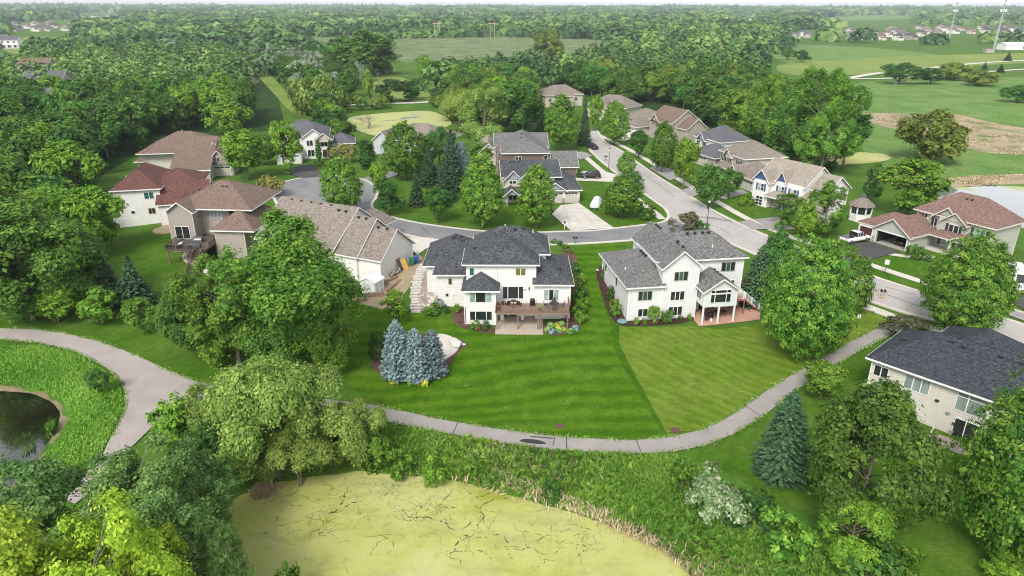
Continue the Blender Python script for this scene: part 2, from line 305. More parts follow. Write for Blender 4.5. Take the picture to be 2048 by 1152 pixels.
# ================================================================== the setting
def grid_lines(lo, a, b, hi, step):
    out = list(np.arange(a, b+.01, step)); s = step; x = b
    while x < hi: s *= 1.22; x = min(hi, x+s); out.append(x)
    s = step; x = a; pre = []
    while x > lo: s *= 1.22; x = max(lo, x-s); pre.append(x)
    return np.array(pre[::-1]+out)
def struct(o): o['kind'] = 'structure'; return o
gx = grid_lines(-14000, -150, 150, 14000, 1.); gy = grid_lines(-400, 24, 262, 12500, 1.)
XX, YY = np.meshgrid(gx, gy); ZZ = hts(np.c_[XX.ravel(), YY.ravel()])
ZZ = np.where((np.abs(XX.ravel()) > 150) | (YY.ravel() > 262) , 0, ZZ); ZZ = np.where(YY.ravel() < 24, hts(np.c_[XX.ravel(), np.full(XX.size, 24.)]), ZZ)
nx, ny = len(gx), len(gy); idx = np.arange(nx*ny).reshape(ny, nx)
q = np.stack([idx[:-1, :-1], idx[:-1, 1:], idx[1:, 1:], idx[1:, :-1]], -1).reshape(-1, 4)
def np_mesh(name, V, Q, mat=None, k=4):
    me = bpy.data.meshes.new(name); V = np.asarray(V, np.float32); Q = np.asarray(Q, np.int32)
    me.vertices.add(len(V)); me.vertices.foreach_set('co', V.ravel()); me.loops.add(Q.size); me.loops.foreach_set('vertex_index', Q.ravel())
    me.polygons.add(len(Q)); me.polygons.foreach_set('loop_start', np.arange(0, Q.size, k, dtype=np.int32))
    if mat: me.materials.append(M[mat])
    me.update(calc_edges=True); return me
struct(link('ground', np_mesh('ground', np.c_[XX.ravel(), YY.ravel(), ZZ], q, 'ground_grass')))
def sheet(name, pts, mat, lift=.03, step=1.5, pix=True, smooth=True, flat=None, z=None):
    """a surface laid on the terrain, cut to an outline"""
    if pix: pts = [P(u, v) for u, v in pts]
    pts = [Vector(p) for p in pts]
    if smooth:      # round the outline off
        for _ in range(2):
            q = []
            for a, b in zip(pts, pts[1:]+pts[:1]): q += [a*.75+b*.25, a*.25+b*.75]
            pts = q
    A = np.array(pts); n0 = len(pts)
    x0, y0 = A.min(0); x1, y1 = A.max(0)
    if flat is None:
        xs, ys = np.meshgrid(np.arange(x0, x1, step), np.arange(y0, y1, step)); S = np.c_[xs.ravel(), ys.ravel()]+rng.uniform(-.15, .15, (xs.size, 2))*step
        S = S[sdist(S, A) < -.4*step]
    else: S = np.zeros((0, 2))
    # subdivide the outline
    out = []
    for i in range(n0):
        a, b = A[i], A[(i+1) % n0]; m = max(1, int(np.hypot(*(b-a))/step))
        for j in range(m): out.append(a+(b-a)*j/m)
    V = [Vector((float(p[0]), float(p[1]))) for p in out]+[Vector((float(p[0]), float(p[1]))) for p in S]
    res = delaunay_2d_cdt(V, [], [list(range(len(out)))], 1, 1e-4)
    vv = np.array([(p.x, p.y) for p in res[0]]); zz = np.full(len(vv), flat) if flat is not None else hts(vv)+lift
    me = bpy.data.meshes.new(name); me.from_pydata([(x, y, h) for (x, y), h in zip(vv, zz)], [], [tuple(f) for f in res[2]])
    me.materials.append(M[mat]); me.update()
    bmup = me.polygons[0].normal.z if len(me.polygons) else 1
    if bmup < 0: me.flip_normals()
    return struct(link(name, me))
def smooth_line(pts, it=2):
    pts = [Vector(p) for p in pts]
    for _ in range(it):
        q = [pts[0]]
        for a, b in zip(pts[:-1], pts[1:]): q += [a*.75+b*.25, a*.25+b*.75]
        pts = q+[pts[-1]]
    return pts
def resample(pts, step):
    out = [pts[0]]; acc = 0
    for a, b in zip(pts[:-1], pts[1:]):
        L = (b-a).length; d = step-acc
        while d <= L: out.append(a+(b-a)*(d/L)); d += step
        acc = (acc+L) % step if L else acc
    if (out[-1]-pts[-1]).length > .05: out.append(pts[-1])
    return out
def ribbon(name, pts, width, mat, lift=.05, height=0., pix=True, step=1.2, shift=0.):
    """a strip along a line, laid on the terrain; with a height it is a kerb"""
    if pix: pts = [P(u, v) for u, v in pts]
    L = resample(smooth_line(pts), step); mb = MB(); n = len(L); rows = []
    for i, p in enumerate(L):
        t = (L[min(i+1, n-1)]-L[max(i-1, 0)]).normalized(); s = Vector((-t.y, t.x)); c = p+s*shift
        a, b = c-s*width/2, c+s*width/2; za, zb = ht(*a), ht(*b)
        if height: zt = max(za, zb); rows.append([(*a, za-.1), (*a, zt+height), (*b, zt+height), (*b, zb-.1)])
        else: rows.append([(*a, za+lift), (*b, zb+lift)])
    k = len(rows[0]); mb.v = [p for r in rows for p in r]
    for i in range(n-1):
        for j in range(k-1): mb.f.append((i*k+j+1, i*k+j, (i+1)*k+j, (i+1)*k+j+1))
    o = mb.build(name, mat, uv=False); struct(o); return o
# ---- lawns and planted ground
sheet('lawn', [(745,806),(690,768),(680,720),(690,660),(700,605),(740,606),(800,618),(840,628),(905,640),(940,655),(990,666),(1087,668),(1160,655),(1180,610),(1150,530),(1140,494),(1268,484),(1225,515),(1195,540),(1215,600),(1238,650),(1239,690),(1285,778),(1335,862),(1270,878),(1100,869),(900,841)], 'lawn_deep', .05, 1.2)
sheet('lawn', [(1236,690),(1240,654),(1330,655),(1385,652),(1440,660),(1510,650),(1560,620),(1640,600),(1720,612),(1795,640),(1700,684),(1620,729),(1560,763),(1500,803),(1450,838),(1400,861),(1332,866),(1282,778)], 'lawn_pale', .055, 1.2, smooth=False)
sheet('lawn', [(1192,540),(1215,600),(1237,650),(1239,690),(1285,778),(1332,864),(1324,866),(1275,785),(1228,700),(1222,650),(1200,590)], 'lawn_strip', .06, 1.2, smooth=False)
sheet('lawn', [(205,500),(280,455),(360,470),(440,560),(420,600),(330,640),(200,600)], 'lawn_plain', .03)
sheet('lawn', [(0,625),(120,640),(300,660),(420,700),(470,745),(440,772),(330,738),(200,683),(60,657),(-80,655)], 'lawn_plain', .03)
sheet('lawn', [(770,430),(746,418),(742,407),(756,395),(820,385),(960,385),(1040,410),(1100,430),(1141,461),(1066,464),(984,463),(890,453),(800,440)], 'lawn_plain', .05, smooth=False)
sheet('lawn', [(1160,410),(1165,370),(1215,364),(1280,384),(1330,418),(1336,440),(1301,448),(1229,456)], 'lawn_plain', .05, smooth=False)
sheet('lawn', [(1745,520),(1776,511),(1830,518),(1900,545),(1980,590),(1960,612),(1847,585),(1741,551)], 'lawn_plain', .03)
sheet('lawn', [(1420,396),(1490,388),(1520,410),(1510,438),(1470,440)], 'lawn_plain', .05)
sheet('lawn', [(1590,780),(1730,700),(1850,660),(2048,700),(2048,720),(1900,900),(2060,1152),(1800,1152),(1640,1030),(1500,990),(1360,912),(1480,868)], 'lawn_plain', .02)
sheet('rough_bank', [(760,850),(900,873),(1100,903),(1270,912),(1340,909),(1400,920),(1480,960),(1560,1010),(1640,1060),(1750,1152),(1760,1250),(1440,1300),(1395,1180),(1375,1138),(1330,1106),(1200,1044),(1050,1000),(970,978),(900,960),(800,951),(720,944),(690,900)], 'rough_grass', .03)
sheet('rough_bank', [(-100,692),(80,690),(150,707),(210,738),(240,762),(250,792),(248,820),(232,856),(210,900),(120,960),(30,985),(0,984),(60,930),(95,885),(118,850),(122,830),(105,803),(60,784),(0,780),(-150,784)], 'rough_grass', .03)
sheet('shore', [(-100,772),(0,768),(70,772),(118,795),(140,830),(130,860),(105,892),(60,945),(20,985),(-20,1000),(-60,960),(-60,800)], 'shore_mud', .05)
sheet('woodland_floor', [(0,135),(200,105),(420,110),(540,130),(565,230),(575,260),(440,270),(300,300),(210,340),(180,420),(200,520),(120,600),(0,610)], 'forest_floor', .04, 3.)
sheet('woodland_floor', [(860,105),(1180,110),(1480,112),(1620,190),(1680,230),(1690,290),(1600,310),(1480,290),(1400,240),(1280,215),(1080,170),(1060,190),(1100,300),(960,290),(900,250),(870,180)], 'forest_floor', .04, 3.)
sheet('planting_bed', [(739,726),(747,741),(764,752),(795,763),(838,768),(879,758),(902,728),(919,701),(940,690),(915,677),(880,668),(850,668),(775,684),(750,700)], 'mulch', .09, .8)
sheet('garden_patio', [(860,672),(882,668),(902,673),(917,686),(919,700),(894,720),(865,735),(835,700)], 'concrete', .12, .8)
sheet('planting_bed', [(912,610),(902,632),(910,650),(935,661),(990,671),(990,650),(932,645),(930,610),(880,600)], 'mulch', .09, .8)
sheet('planting_bed', [(1087,668),(1110,673),(1135,669),(1168,652),(1160,630),(1168,590),(1158,530),(1145,495),(1120,495),(1135,560),(1135,640),(1087,645)], 'mulch', .09, .8)
sheet('planting_bed', [(1240,653),(1222,640),(1205,595),(1188,540),(1210,530),(1225,560),(1254,630),(1388,628),(1388,645),(1300,653)], 'mulch_dark', .09, .8)
sheet('planting_bed', [(1470,600),(1480,560),(1530,540),(1570,560),(1560,600),(1510,625)], 'mulch_dark', .08, .8)
sheet('sandy_bank', [(690,605),(720,560),(800,530),(835,505),(850,520),(830,560),(800,600),(780,625),(740,612)], 'sandy_soil', .06, .8)
sheet('gravel_bed', [(825,600),(836,560),(850,530),(872,560),(876,612),(850,622),(828,628)], 'gravel', .08, .8)
sheet('planting_bed', [(300,462),(330,450),(356,444),(362,455),(350,466),(315,470)], 'sandy_soil', .07, .8)
sheet('gravel_bed', [(1845,880),(1870,865),(1925,888),(1960,905),(1930,915),(1880,893)], 'gravel', .07, .8)
sheet('patio', [(360,520),(372,500),(400,520),(430,560),(395,538)], 'concrete', .08, .8)
sheet('patio', [(990,670),(1086,671),(1087,630),(994,630)], 'patio_pavers', .1, .7, smooth=False)
sheet('patio', [(1386,638),(1398,654),(1520,640),(1520,612),(1440,606),(1400,612)], 'patio_red', .1, .7, smooth=False)
# ---- the marsh and the far fields
sheet('marsh', [(1695,165),(1800,160),(1900,165),(2060,150),(2200,160),(2300,400),(2060,372),(1900,372),(1790,350),(1720,300),(1690,230)], 'marsh_grass', .06, 5.)
sheet('dry_reeds', [(1700,228),(1790,226),(1850,232),(1900,225),(2000,250),(2060,258),(2120,290),(2060,312),(1960,306),(1900,290),(1800,262),(1720,242)], 'dry_reed_ground', .12, 3.)
sheet('dry_reeds', [(1730,355),(1800,352),(1880,360),(1960,352),(2080,348),(2080,368),(1960,372),(1890,376),(1800,372)], 'dry_reed_ground', .14, 3.)
sheet('meadow', [(560,62),(700,62),(780,72),(1000,70),(1200,78),(1330,90),(1500,88),(1740,92),(1740,104),(1500,112),(1240,112),(1060,112),(900,120),(800,130),(760,100),(640,84)], 'far_meadow', .08, 25.)
sheet('meadow', [(1530,106),(1620,92),(1760,96),(1830,104),(1900,112),(1700,122),(1580,132)], 'marsh_grass', .1, 20.)
sheet('hill_meadow', [(1548,128),(1640,122),(1800,112),(2060,106),(2300,104),(2300,118),(1990,128),(1870,140),(1700,152),(1560,152)], 'hill_meadow', .12, 12.)
sheet('far_field', [(1650,36),(1740,31),(1830,33),(1830,38),(1720,41),(1655,41)], 'marsh_grass', .2, 80.)
sheet('far_field', [(0,82),(60,72),(140,78),(250,80),(120,96),(40,112),(0,100)], 'hill_meadow', .2, 40.)
sheet('meadow', [(495,130),(520,128),(560,170),(600,210),(620,235),(585,230),(550,190)], 'hill_meadow', .1, 8.)
sheet('meadow', [(730,150),(800,150),(870,190),(860,205),(740,195)], 'hill_meadow', .1, 8.)
ribbon('gravel_track', [(690,211),(740,209),(790,207),(840,206),(900,200)], 4., 'concrete', .15)
ribbon('gravel_track', [(1690,158),(1745,148),(1800,142),(1880,134),(1960,126),(2060,120),(2150,116)], 5., 'concrete', .2)
ribbon('gravel_track', [(1690,158),(1760,158),(1850,154),(1940,146),(2060,138)], 4., 'concrete', .2)
# ---- water
for name, i, mat in (('green_pond', 0, 'duckweed'), ('dark_pond', 1, 'water_dark'), ('weedy_pond', 2, 'water_weedy'), ('marsh_pond', 3, 'water_pale'), ('marsh_pond', 4, 'duckweed')):
    poly, zw, _ = PONDS[i]; c = poly.mean(0); sheet(name, [tuple(p+(p-c)/np.hypot(*(p-c))*.7) for p in poly], mat, pix=False, flat=zw)
# channels of open water in the duckweed
def channels():
    mb = MB(); poly = PONDS[0][0]; r_ = random.Random(5)
    def walk(p, a, L, w_, wob=.35, fork=.03, depth=0):
        n = max(3, int(L/.2)); pts = []; a0 = a
        for i in range(n): pts.append((p.copy(), w_*(1-abs(2*i/n-1)**3)*r_.uniform(.2, 1.4)))
        q = p.copy()
        for i in range(n):
            a += r_.gauss(0, wob*1.3); q = q+Vector((math.cos(a), math.sin(a)))*.2; pts[i] = (q.copy(), pts[i][1])
            a += (a0-a)*.06
            if depth < 2 and r_.random() < fork*.6: walk(q.copy(), a+r_.choice((-1, 1))*r_.uniform(.5, 1.1), L*r_.uniform(.25, .6), w_*.7, wob, fork, depth+1)
        on = True
        for (s0, w0), (s1, w1) in zip(pts[:-1], pts[1:]):
            if r_.random() < (.3 if on else .45): on = not on
            if not on or sdist(np.array([s0]), poly)[0] > -.25: continue
            t_ = (s1-s0).normalized(); n_ = Vector((-t_.y, t_.x)); k = len(mb.v)
            for c_, ww in ((s0, w0), (s1, w1)): mb.v += [(*(c_-n_*ww/2), POND_Z+.006), (*(c_+n_*ww/2), POND_Z+.006)]
            mb.f.append((k, k+2, k+3, k+1))
    for (ua, va), (ub, vb), w_ in (((648,1026),(718,1062),.34),((820,1038),(952,1028),.26),((955,1066),(1070,1012),.30),((885,1112),(1010,1090),.34),((990,1100),(1130,1062),.2),((1150,1040),(1185,1120),.2),((720,1062),(800,1100),.12),((850,1000),(760,1040),.14),((930,985),(1000,1010),.14),((560,1010),(660,1030),.12),((660,1100),(700,1152),.1),((1060,1090),(1290,1060),.1)):
        a, b = Vector(g(ua, va, POND_Z)), Vector(g(ub, vb, POND_Z)); walk(a, math.atan2(b.y-a.y, b.x-a.x), (b-a).length, w_*.45, .25, .04); walk(a+Vector((.15, .1)), math.atan2(b.y-a.y, b.x-a.x), (b-a).length*.9, w_*.3, .3, .05)
    c = poly.mean(0)
    for i in range(230):
        u, v = r_.uniform(560, 1320), 945+abs(r_.gauss(0, 75)); p = Vector(g(u, v, POND_Z)); walk(p, r_.uniform(0, 6.28), r_.uniform(1.5, 7), r_.choice((.025, .035, .045, .06)), .34, .03)
    o = mb.build('duckweed_channels', 'pond_water', uv=False); o['kind'] = 'stuff'; o['label'] = 'dark branching channels of open water in the duckweed'
plain('pond_water', (.055, .062, .03), .35, .4, var=.4, scale=1.5); channels()
# ---- streets
EAST = [(1195,262),(1209,285),(1242,301),(1270,322),(1311,351),(1340,369),(1381,393),(1422,420),(1473,445),(1500,459),(1600,497),(1739,552),(1847,586),(1960,622),(2048,650),(2160,690)]
WEST = [(1160,262),(1179,304),(1232,347),(1283,384),(1329,417)]
WEST2 = [(1458,486),(1503,506),(1600,548),(1700,588),(1800,624),(1880,645),(2048,694),(2150,725)]
NORTH = [(1329,417),(1340,432),(1330,445),(1301,449),(1223,458),(1180,463),(1141,463),(1066,466),(984,465),(890,455),(820,444),(768,431),(746,420),(742,407),(755,395),(754,380),(745,368),(727,358),(680,352),(641,352),(604,356),(570,363),(545,378)]
SOUTH = [(1458,486),(1420,478),(1340,476),(1265,481),(1180,487),(1099,490),(960,490),(888,484),(820,473),(740,452),(680,450),(600,440),(550,410),(545,378)]
sheet('street', WEST+[(1340,434),(1400,468),(1458,486)]+WEST2[1:]+EAST[::-1], 'asphalt_pale', .09, 1.5, smooth=False)
sheet('side_street', NORTH[1:]+SOUTH[::-1][1:]+[(1400,468)], 'asphalt_grey', .075, 1.5, smooth=False)
ribbon('kerb', EAST, .55, 'concrete', height=.13); ribbon('kerb', WEST, .55, 'concrete', height=.13); ribbon('kerb', WEST2, .55, 'concrete', height=.13)
ribbon('kerb', NORTH, .6, 'concrete', height=.13); ribbon('kerb', SOUTH, .6, 'concrete', height=.13)
# ---- pavements, drives and trails
ribbon('pavement', [(1188,266),(1249,294),(1285,315),(1329,341),(1360,361),(1397,383),(1438,406),(1488,435),(1535,457),(1640,495),(1751,534),(1797,549),(1847,565),(1990,611),(2048,629),(2140,660)], 1.6, 'concrete', .075)
ribbon('pavement', [(1160,304),(1192,333),(1209,346),(1260,388),(1306,423),(1325,439)], 1.5, 'concrete', .075)
ribbon('pavement', [(1600,572),(1711,607),(1760,624),(1803,641)], 1.5, 'concrete', .1); ribbon('pavement', [(1830,648),(1875,662),(1919,673),(1990,694)], 1.6, 'concrete', .075)
def drive(pts, mat): sheet('driveway', pts, mat, .15, 1.5, smooth=False)
drive([(1104,430),(1121,412),(1157,407),(1228,457),(1142,463)], 'concrete'); drive([(1150,362),(1162,343),(1214,345),(1240,352),(1222,365),(1195,364)], 'concrete')
drive([(1640,505),(1700,488),(1746,485),(1800,506),(1776,511),(1745,519),(1735,534),(1710,530)], 'asphalt_dark'); drive([(1604,500),(1650,515),(1725,540),(1739,552),(1660,522)], 'concrete_dark')
drive([(2003,586),(2020,560),(2080,560),(2120,600),(2080,632),(2048,621),(2026,609)], 'asphalt_dark'); drive([(2016,632),(2024,621),(2080,638),(2080,655)], 'concrete_dark')
drive([(1508,440),(1555,435),(1590,460),(1545,462)], 'concrete_dark'); drive([(1478,445),(1500,441),(1541,459),(1504,461)], 'concrete_dark')
drive([(1424,393),(1483,380),(1496,387),(1450,400)], 'concrete_dark'); drive([(1359,381),(1379,377),(1401,392),(1381,394)], 'concrete_dark')
drive([(1298,337),(1320,331),(1370,350),(1340,362)], 'concrete_dark'); drive([(1235,270),(1262,265),(1290,272),(1250,282),(1215,284)], 'concrete')
drive([(815,476),(862,477),(890,483),(850,500),(835,512),(822,500)], 'concrete'); drive([(598,332),(624,329),(643,349),(643,353),(604,357),(570,346)], 'asphalt_dark')
drive([(1144,305),(1170,305),(1185,312),(1160,320)], 'concrete_dark'); drive([(727,357),(760,346),(800,342),(800,350),(745,368)], 'asphalt_grey')
for a, b in (((1126,437),(1190,430)),((1115,448),(1205,441)),((1137,459),(1222,453)),((1122,421),(1172,418)),((1139,410),(1165,462)),((1150,409),(1196,459)),((1128,411),(1143,462))): ribbon('driveway_joint', [a, b], .05, 'concrete_dark', .17)
ribbon('garden_path', [(1776,508),(1800,512),(1840,516),(1870,514)], 1.4, 'concrete', .09)
TR_N = [(440,774),(520,785),(640,798),(745,811),(820,827),(900,844),(1000,860),(1100,873),(1200,880),(1270,882),(1340,875),(1400,862),(1450,840),(1500,805),(1560,765),(1620,730),(1700,685),(1760,655),(1795,640)]
TR_S = [(1832,652),(1790,668),(1720,703),(1640,747),(1580,791),(1530,831),(1470,868),(1410,893),(1340,906),(1270,909),(1200,907),(1100,900),(1000,888),(900,870),(800,850),(745,838),(640,825),(520,810),(395,802)]
sheet('trail', TR_N+TR_S, 'trail_asphalt', .12, 1.2, smooth=False)
sheet('trail', [(-120,660),(0,658),(60,659),(130,667),(200,684),(260,706),(330,739),(400,767),(445,774),(420,790),(395,801),(340,830),(310,850),(280,880),(245,915),(230,950),(150,1010),(130,1000),(205,915),(215,890),(235,855),(250,820),(252,790),(240,760),(210,735),(150,705),(80,688),(0,680),(-120,680)], 'trail_new', .135, 1.2, smooth=False)
for a, b in (((1272,882),(1283,909)), ((1487,812),(1521,833)), ((916,846),(905,871)), ((1110,873),(1106,893)), ((1133,875),(1133,901))): ribbon('trail_crack', [a, b], .07, 'tar', .15)
sheet('tar_patch', [(1035,884),(1050,879),(1078,882),(1095,889),(1085,891),(1058,889)], 'tar', .145, .6); sheet('tar_patch', [(1060,874),(1106,878),(1106,880),(1060,876)], 'tar', .145, .6, smooth=False)
for pts in ([(1395,445),(1440,455),(1460,470)], [(1560,500),(1640,540),(1720,575)], [(1230,310),(1290,350),(1350,395)], [(1700,562),(1800,600),(1950,655)], [(1880,640),(1925,652),(1960,640)], [(1425,424),(1470,450)], [(1770,575),(1830,590)], [(840,452),(860,470)], [(1120,470),(1180,478)]): ribbon('street_crack', pts, .09, 'tar', .105)
# ---- the rim of low hills on the horizon
mb = MB(); n = 160
for j, (r, z) in enumerate(((7500, -20), (8600, 1), (9600, 1), (11500, -30))):
    for i in range(n+1):
        a = math.radians(-62+124*i/n); k = 16+14*math.sin(i*.13+1)+7*math.sin(i*.47)+4*math.sin(i*1.31)
        mb.v.append((r*math.sin(a), r*math.cos(a), z if j in (0, 3) else k+(8 if j == 2 else 0)))
for j in range(3):
    for i in range(n): a = j*(n+1)+i; mb.f.append((a, a+1, a+n+2, a+n+1))
earth('hill_woods', [(.35, (.02, .05, .02)), (.65, (.045, .085, .035))], .004, .03, .5)
struct(mb.build('hills', 'hill_woods', uv=False, smooth=True))
# ================================================================== trees and shrubs
def leaf_mat(name, dark, mid, light, trans=.32, hue=.009, gain=1.5):
    """leaves: each clump has its own tint, each tree its own shift"""
    t = NT(name); a = t.n('ShaderNodeAttribute', attribute_name='tint'); a.attribute_type = 'GEOMETRY'
    col = t.ramp(a.outputs['Fac'], [(.08, tuple(c*gain for c in dark)), (.5, tuple(c*gain for c in mid)), (.92, tuple(c*gain for c in light))])
    oi = t.n('ShaderNodeObjectInfo'); hsv = t.n('ShaderNodeHueSaturation', Color=col)
    t.set(hsv.inputs['Hue'], t.math('ADD', .5-hue, t.math('MULTIPLY', oi.outputs['Random'], 2*hue)))
    r2 = t.math('FRACT', t.math('MULTIPLY', oi.outputs['Random'], 7.13)); t.set(hsv.inputs['Value'], t.math('ADD', .76, t.math('MULTIPLY', r2, .48)))
    p = t.n('ShaderNodeBsdfPrincipled'); t.set(p.inputs['Base Color'], hsv.outputs[0]); p.inputs['Roughness'].default_value = .55; p.inputs['Specular IOR Level'].default_value = .18
    tr = t.n('ShaderNodeBsdfTranslucent', Color=t.mix(1., hsv.outputs[0], (1.25, 1.3, .55), 'MULTIPLY')); mx = t.n('ShaderNodeMixShader'); mx.inputs[0].default_value = trans
    t.t.links.new(p.outputs[0], mx.inputs[1]); t.t.links.new(tr.outputs[0], mx.inputs[2]); t.t.links.new(mx.outputs[0], t.out.inputs[0]); return t.m
leaf_mat('leaf_maple', (.035, .095, .012), (.075, .165, .018), (.17, .26, .035))
leaf_mat('leaf_bright', (.05, .125, .012), (.105, .20, .018), (.195, .29, .035))
leaf_mat('leaf_yellow', (.11, .18, .014), (.20, .28, .022), (.31, .38, .045))
leaf_mat('leaf_deep', (.02, .065, .012), (.042, .11, .018), (.08, .165, .028))
leaf_mat('leaf_forest', (.025, .075, .012), (.055, .13, .018), (.105, .195, .03), .34, .02)
leaf_mat('leaf_willow', (.085, .14, .028), (.155, .225, .044), (.25, .325, .078))
leaf_mat('leaf_poplar', (.055, .115, .028), (.105, .195, .048), (.19, .285, .095))
leaf_mat('leaf_spruce', (.022, .05, .022), (.038, .082, .035), (.068, .125, .055), .05, .012, 1.35)
leaf_mat('leaf_blue', (.075, .125, .125), (.14, .205, .205), (.24, .32, .32), .05, .006, 1.15)
leaf_mat('leaf_purple', (.05, .055, .03), (.085, .085, .045), (.14, .13, .07)); leaf_mat('leaf_rust', (.10, .12, .03), (.16, .17, .04), (.24, .20, .06))
leaf_mat('leaf_silver', (.13, .18, .12), (.22, .27, .2), (.33, .37, .3)); leaf_mat('leaf_olive', (.075, .115, .018), (.13, .18, .028), (.20, .245, .05))
leaf_mat('leaf_flower', (.06, .13, .03), (.14, .21, .08), (.38, .40, .28), .2); leaf_mat('leaf_weed', (.06, .14, .015), (.11, .22, .028), (.21, .31, .065)); leaf_mat('leaf_reed', (.20, .155, .09), (.33, .26, .17), (.47, .39, .28), .15)
leaf_mat('leaf_hosta', (.10, .20, .06), (.20, .30, .10), (.36, .42, .18)); leaf_mat('leaf_chartreuse', (.25, .34, .02), (.36, .36, .03), (.48, .45, .06))
leaf_mat('leaf_far', (.025, .06, .02), (.06, .125, .03), (.13, .20, .05), .2, 0.)
plain('bark_grey', (.17, .14, .11), .9, .1, var=.35, scale=5); plain('bark_pale', (.27, .24, .20), .9, .1, var=.3, scale=4); plain('bark_dark', (.07, .055, .045), .9, .1, var=.3); plain('twig_grey', (.24, .20, .17), .9, .1, var=.25)
def unit(v): return v/np.maximum(1e-9, np.linalg.norm(v, axis=-1, keepdims=True))
def leaves_mesh(name, Pn, N, S, tint, mat, aspect=1.7, along=None, fold=.25):
    """one rhombic leaf spray per point: position, facing, size"""
    n = len(Pn); N = unit(N); R = rng.normal(size=(n, 3)) if along is None else along
    A = unit(R-(R*N).sum(1, keepdims=True)*N); B = np.cross(N, A); S = S[:, None]
    V = np.stack([Pn-A*S*.5*aspect**.5, Pn-B*S*.5/aspect**.5+N*S*fold*.3, Pn+A*S*.5*aspect**.5, Pn+B*S*.5/aspect**.5+N*S*fold*.3], 1).reshape(-1, 3)
    me = np_mesh(name, V, np.arange(4*n).reshape(-1, 4), mat); at = me.attributes.new('tint', 'FLOAT', 'POINT'); at.data.foreach_set('value', np.repeat(np.clip(tint, 0, 1), 4).astype(np.float32)); return me
def bumps(k, amp):
    d = unit(rng.normal(size=(k, 3))); a = rng.uniform(-.6, 1, k)*amp; s = rng.uniform(4, 12, k)
    return lambda U: 1+sum(ai*np.exp(si*(U@di-1)) for di, ai, si in zip(d, a, s))
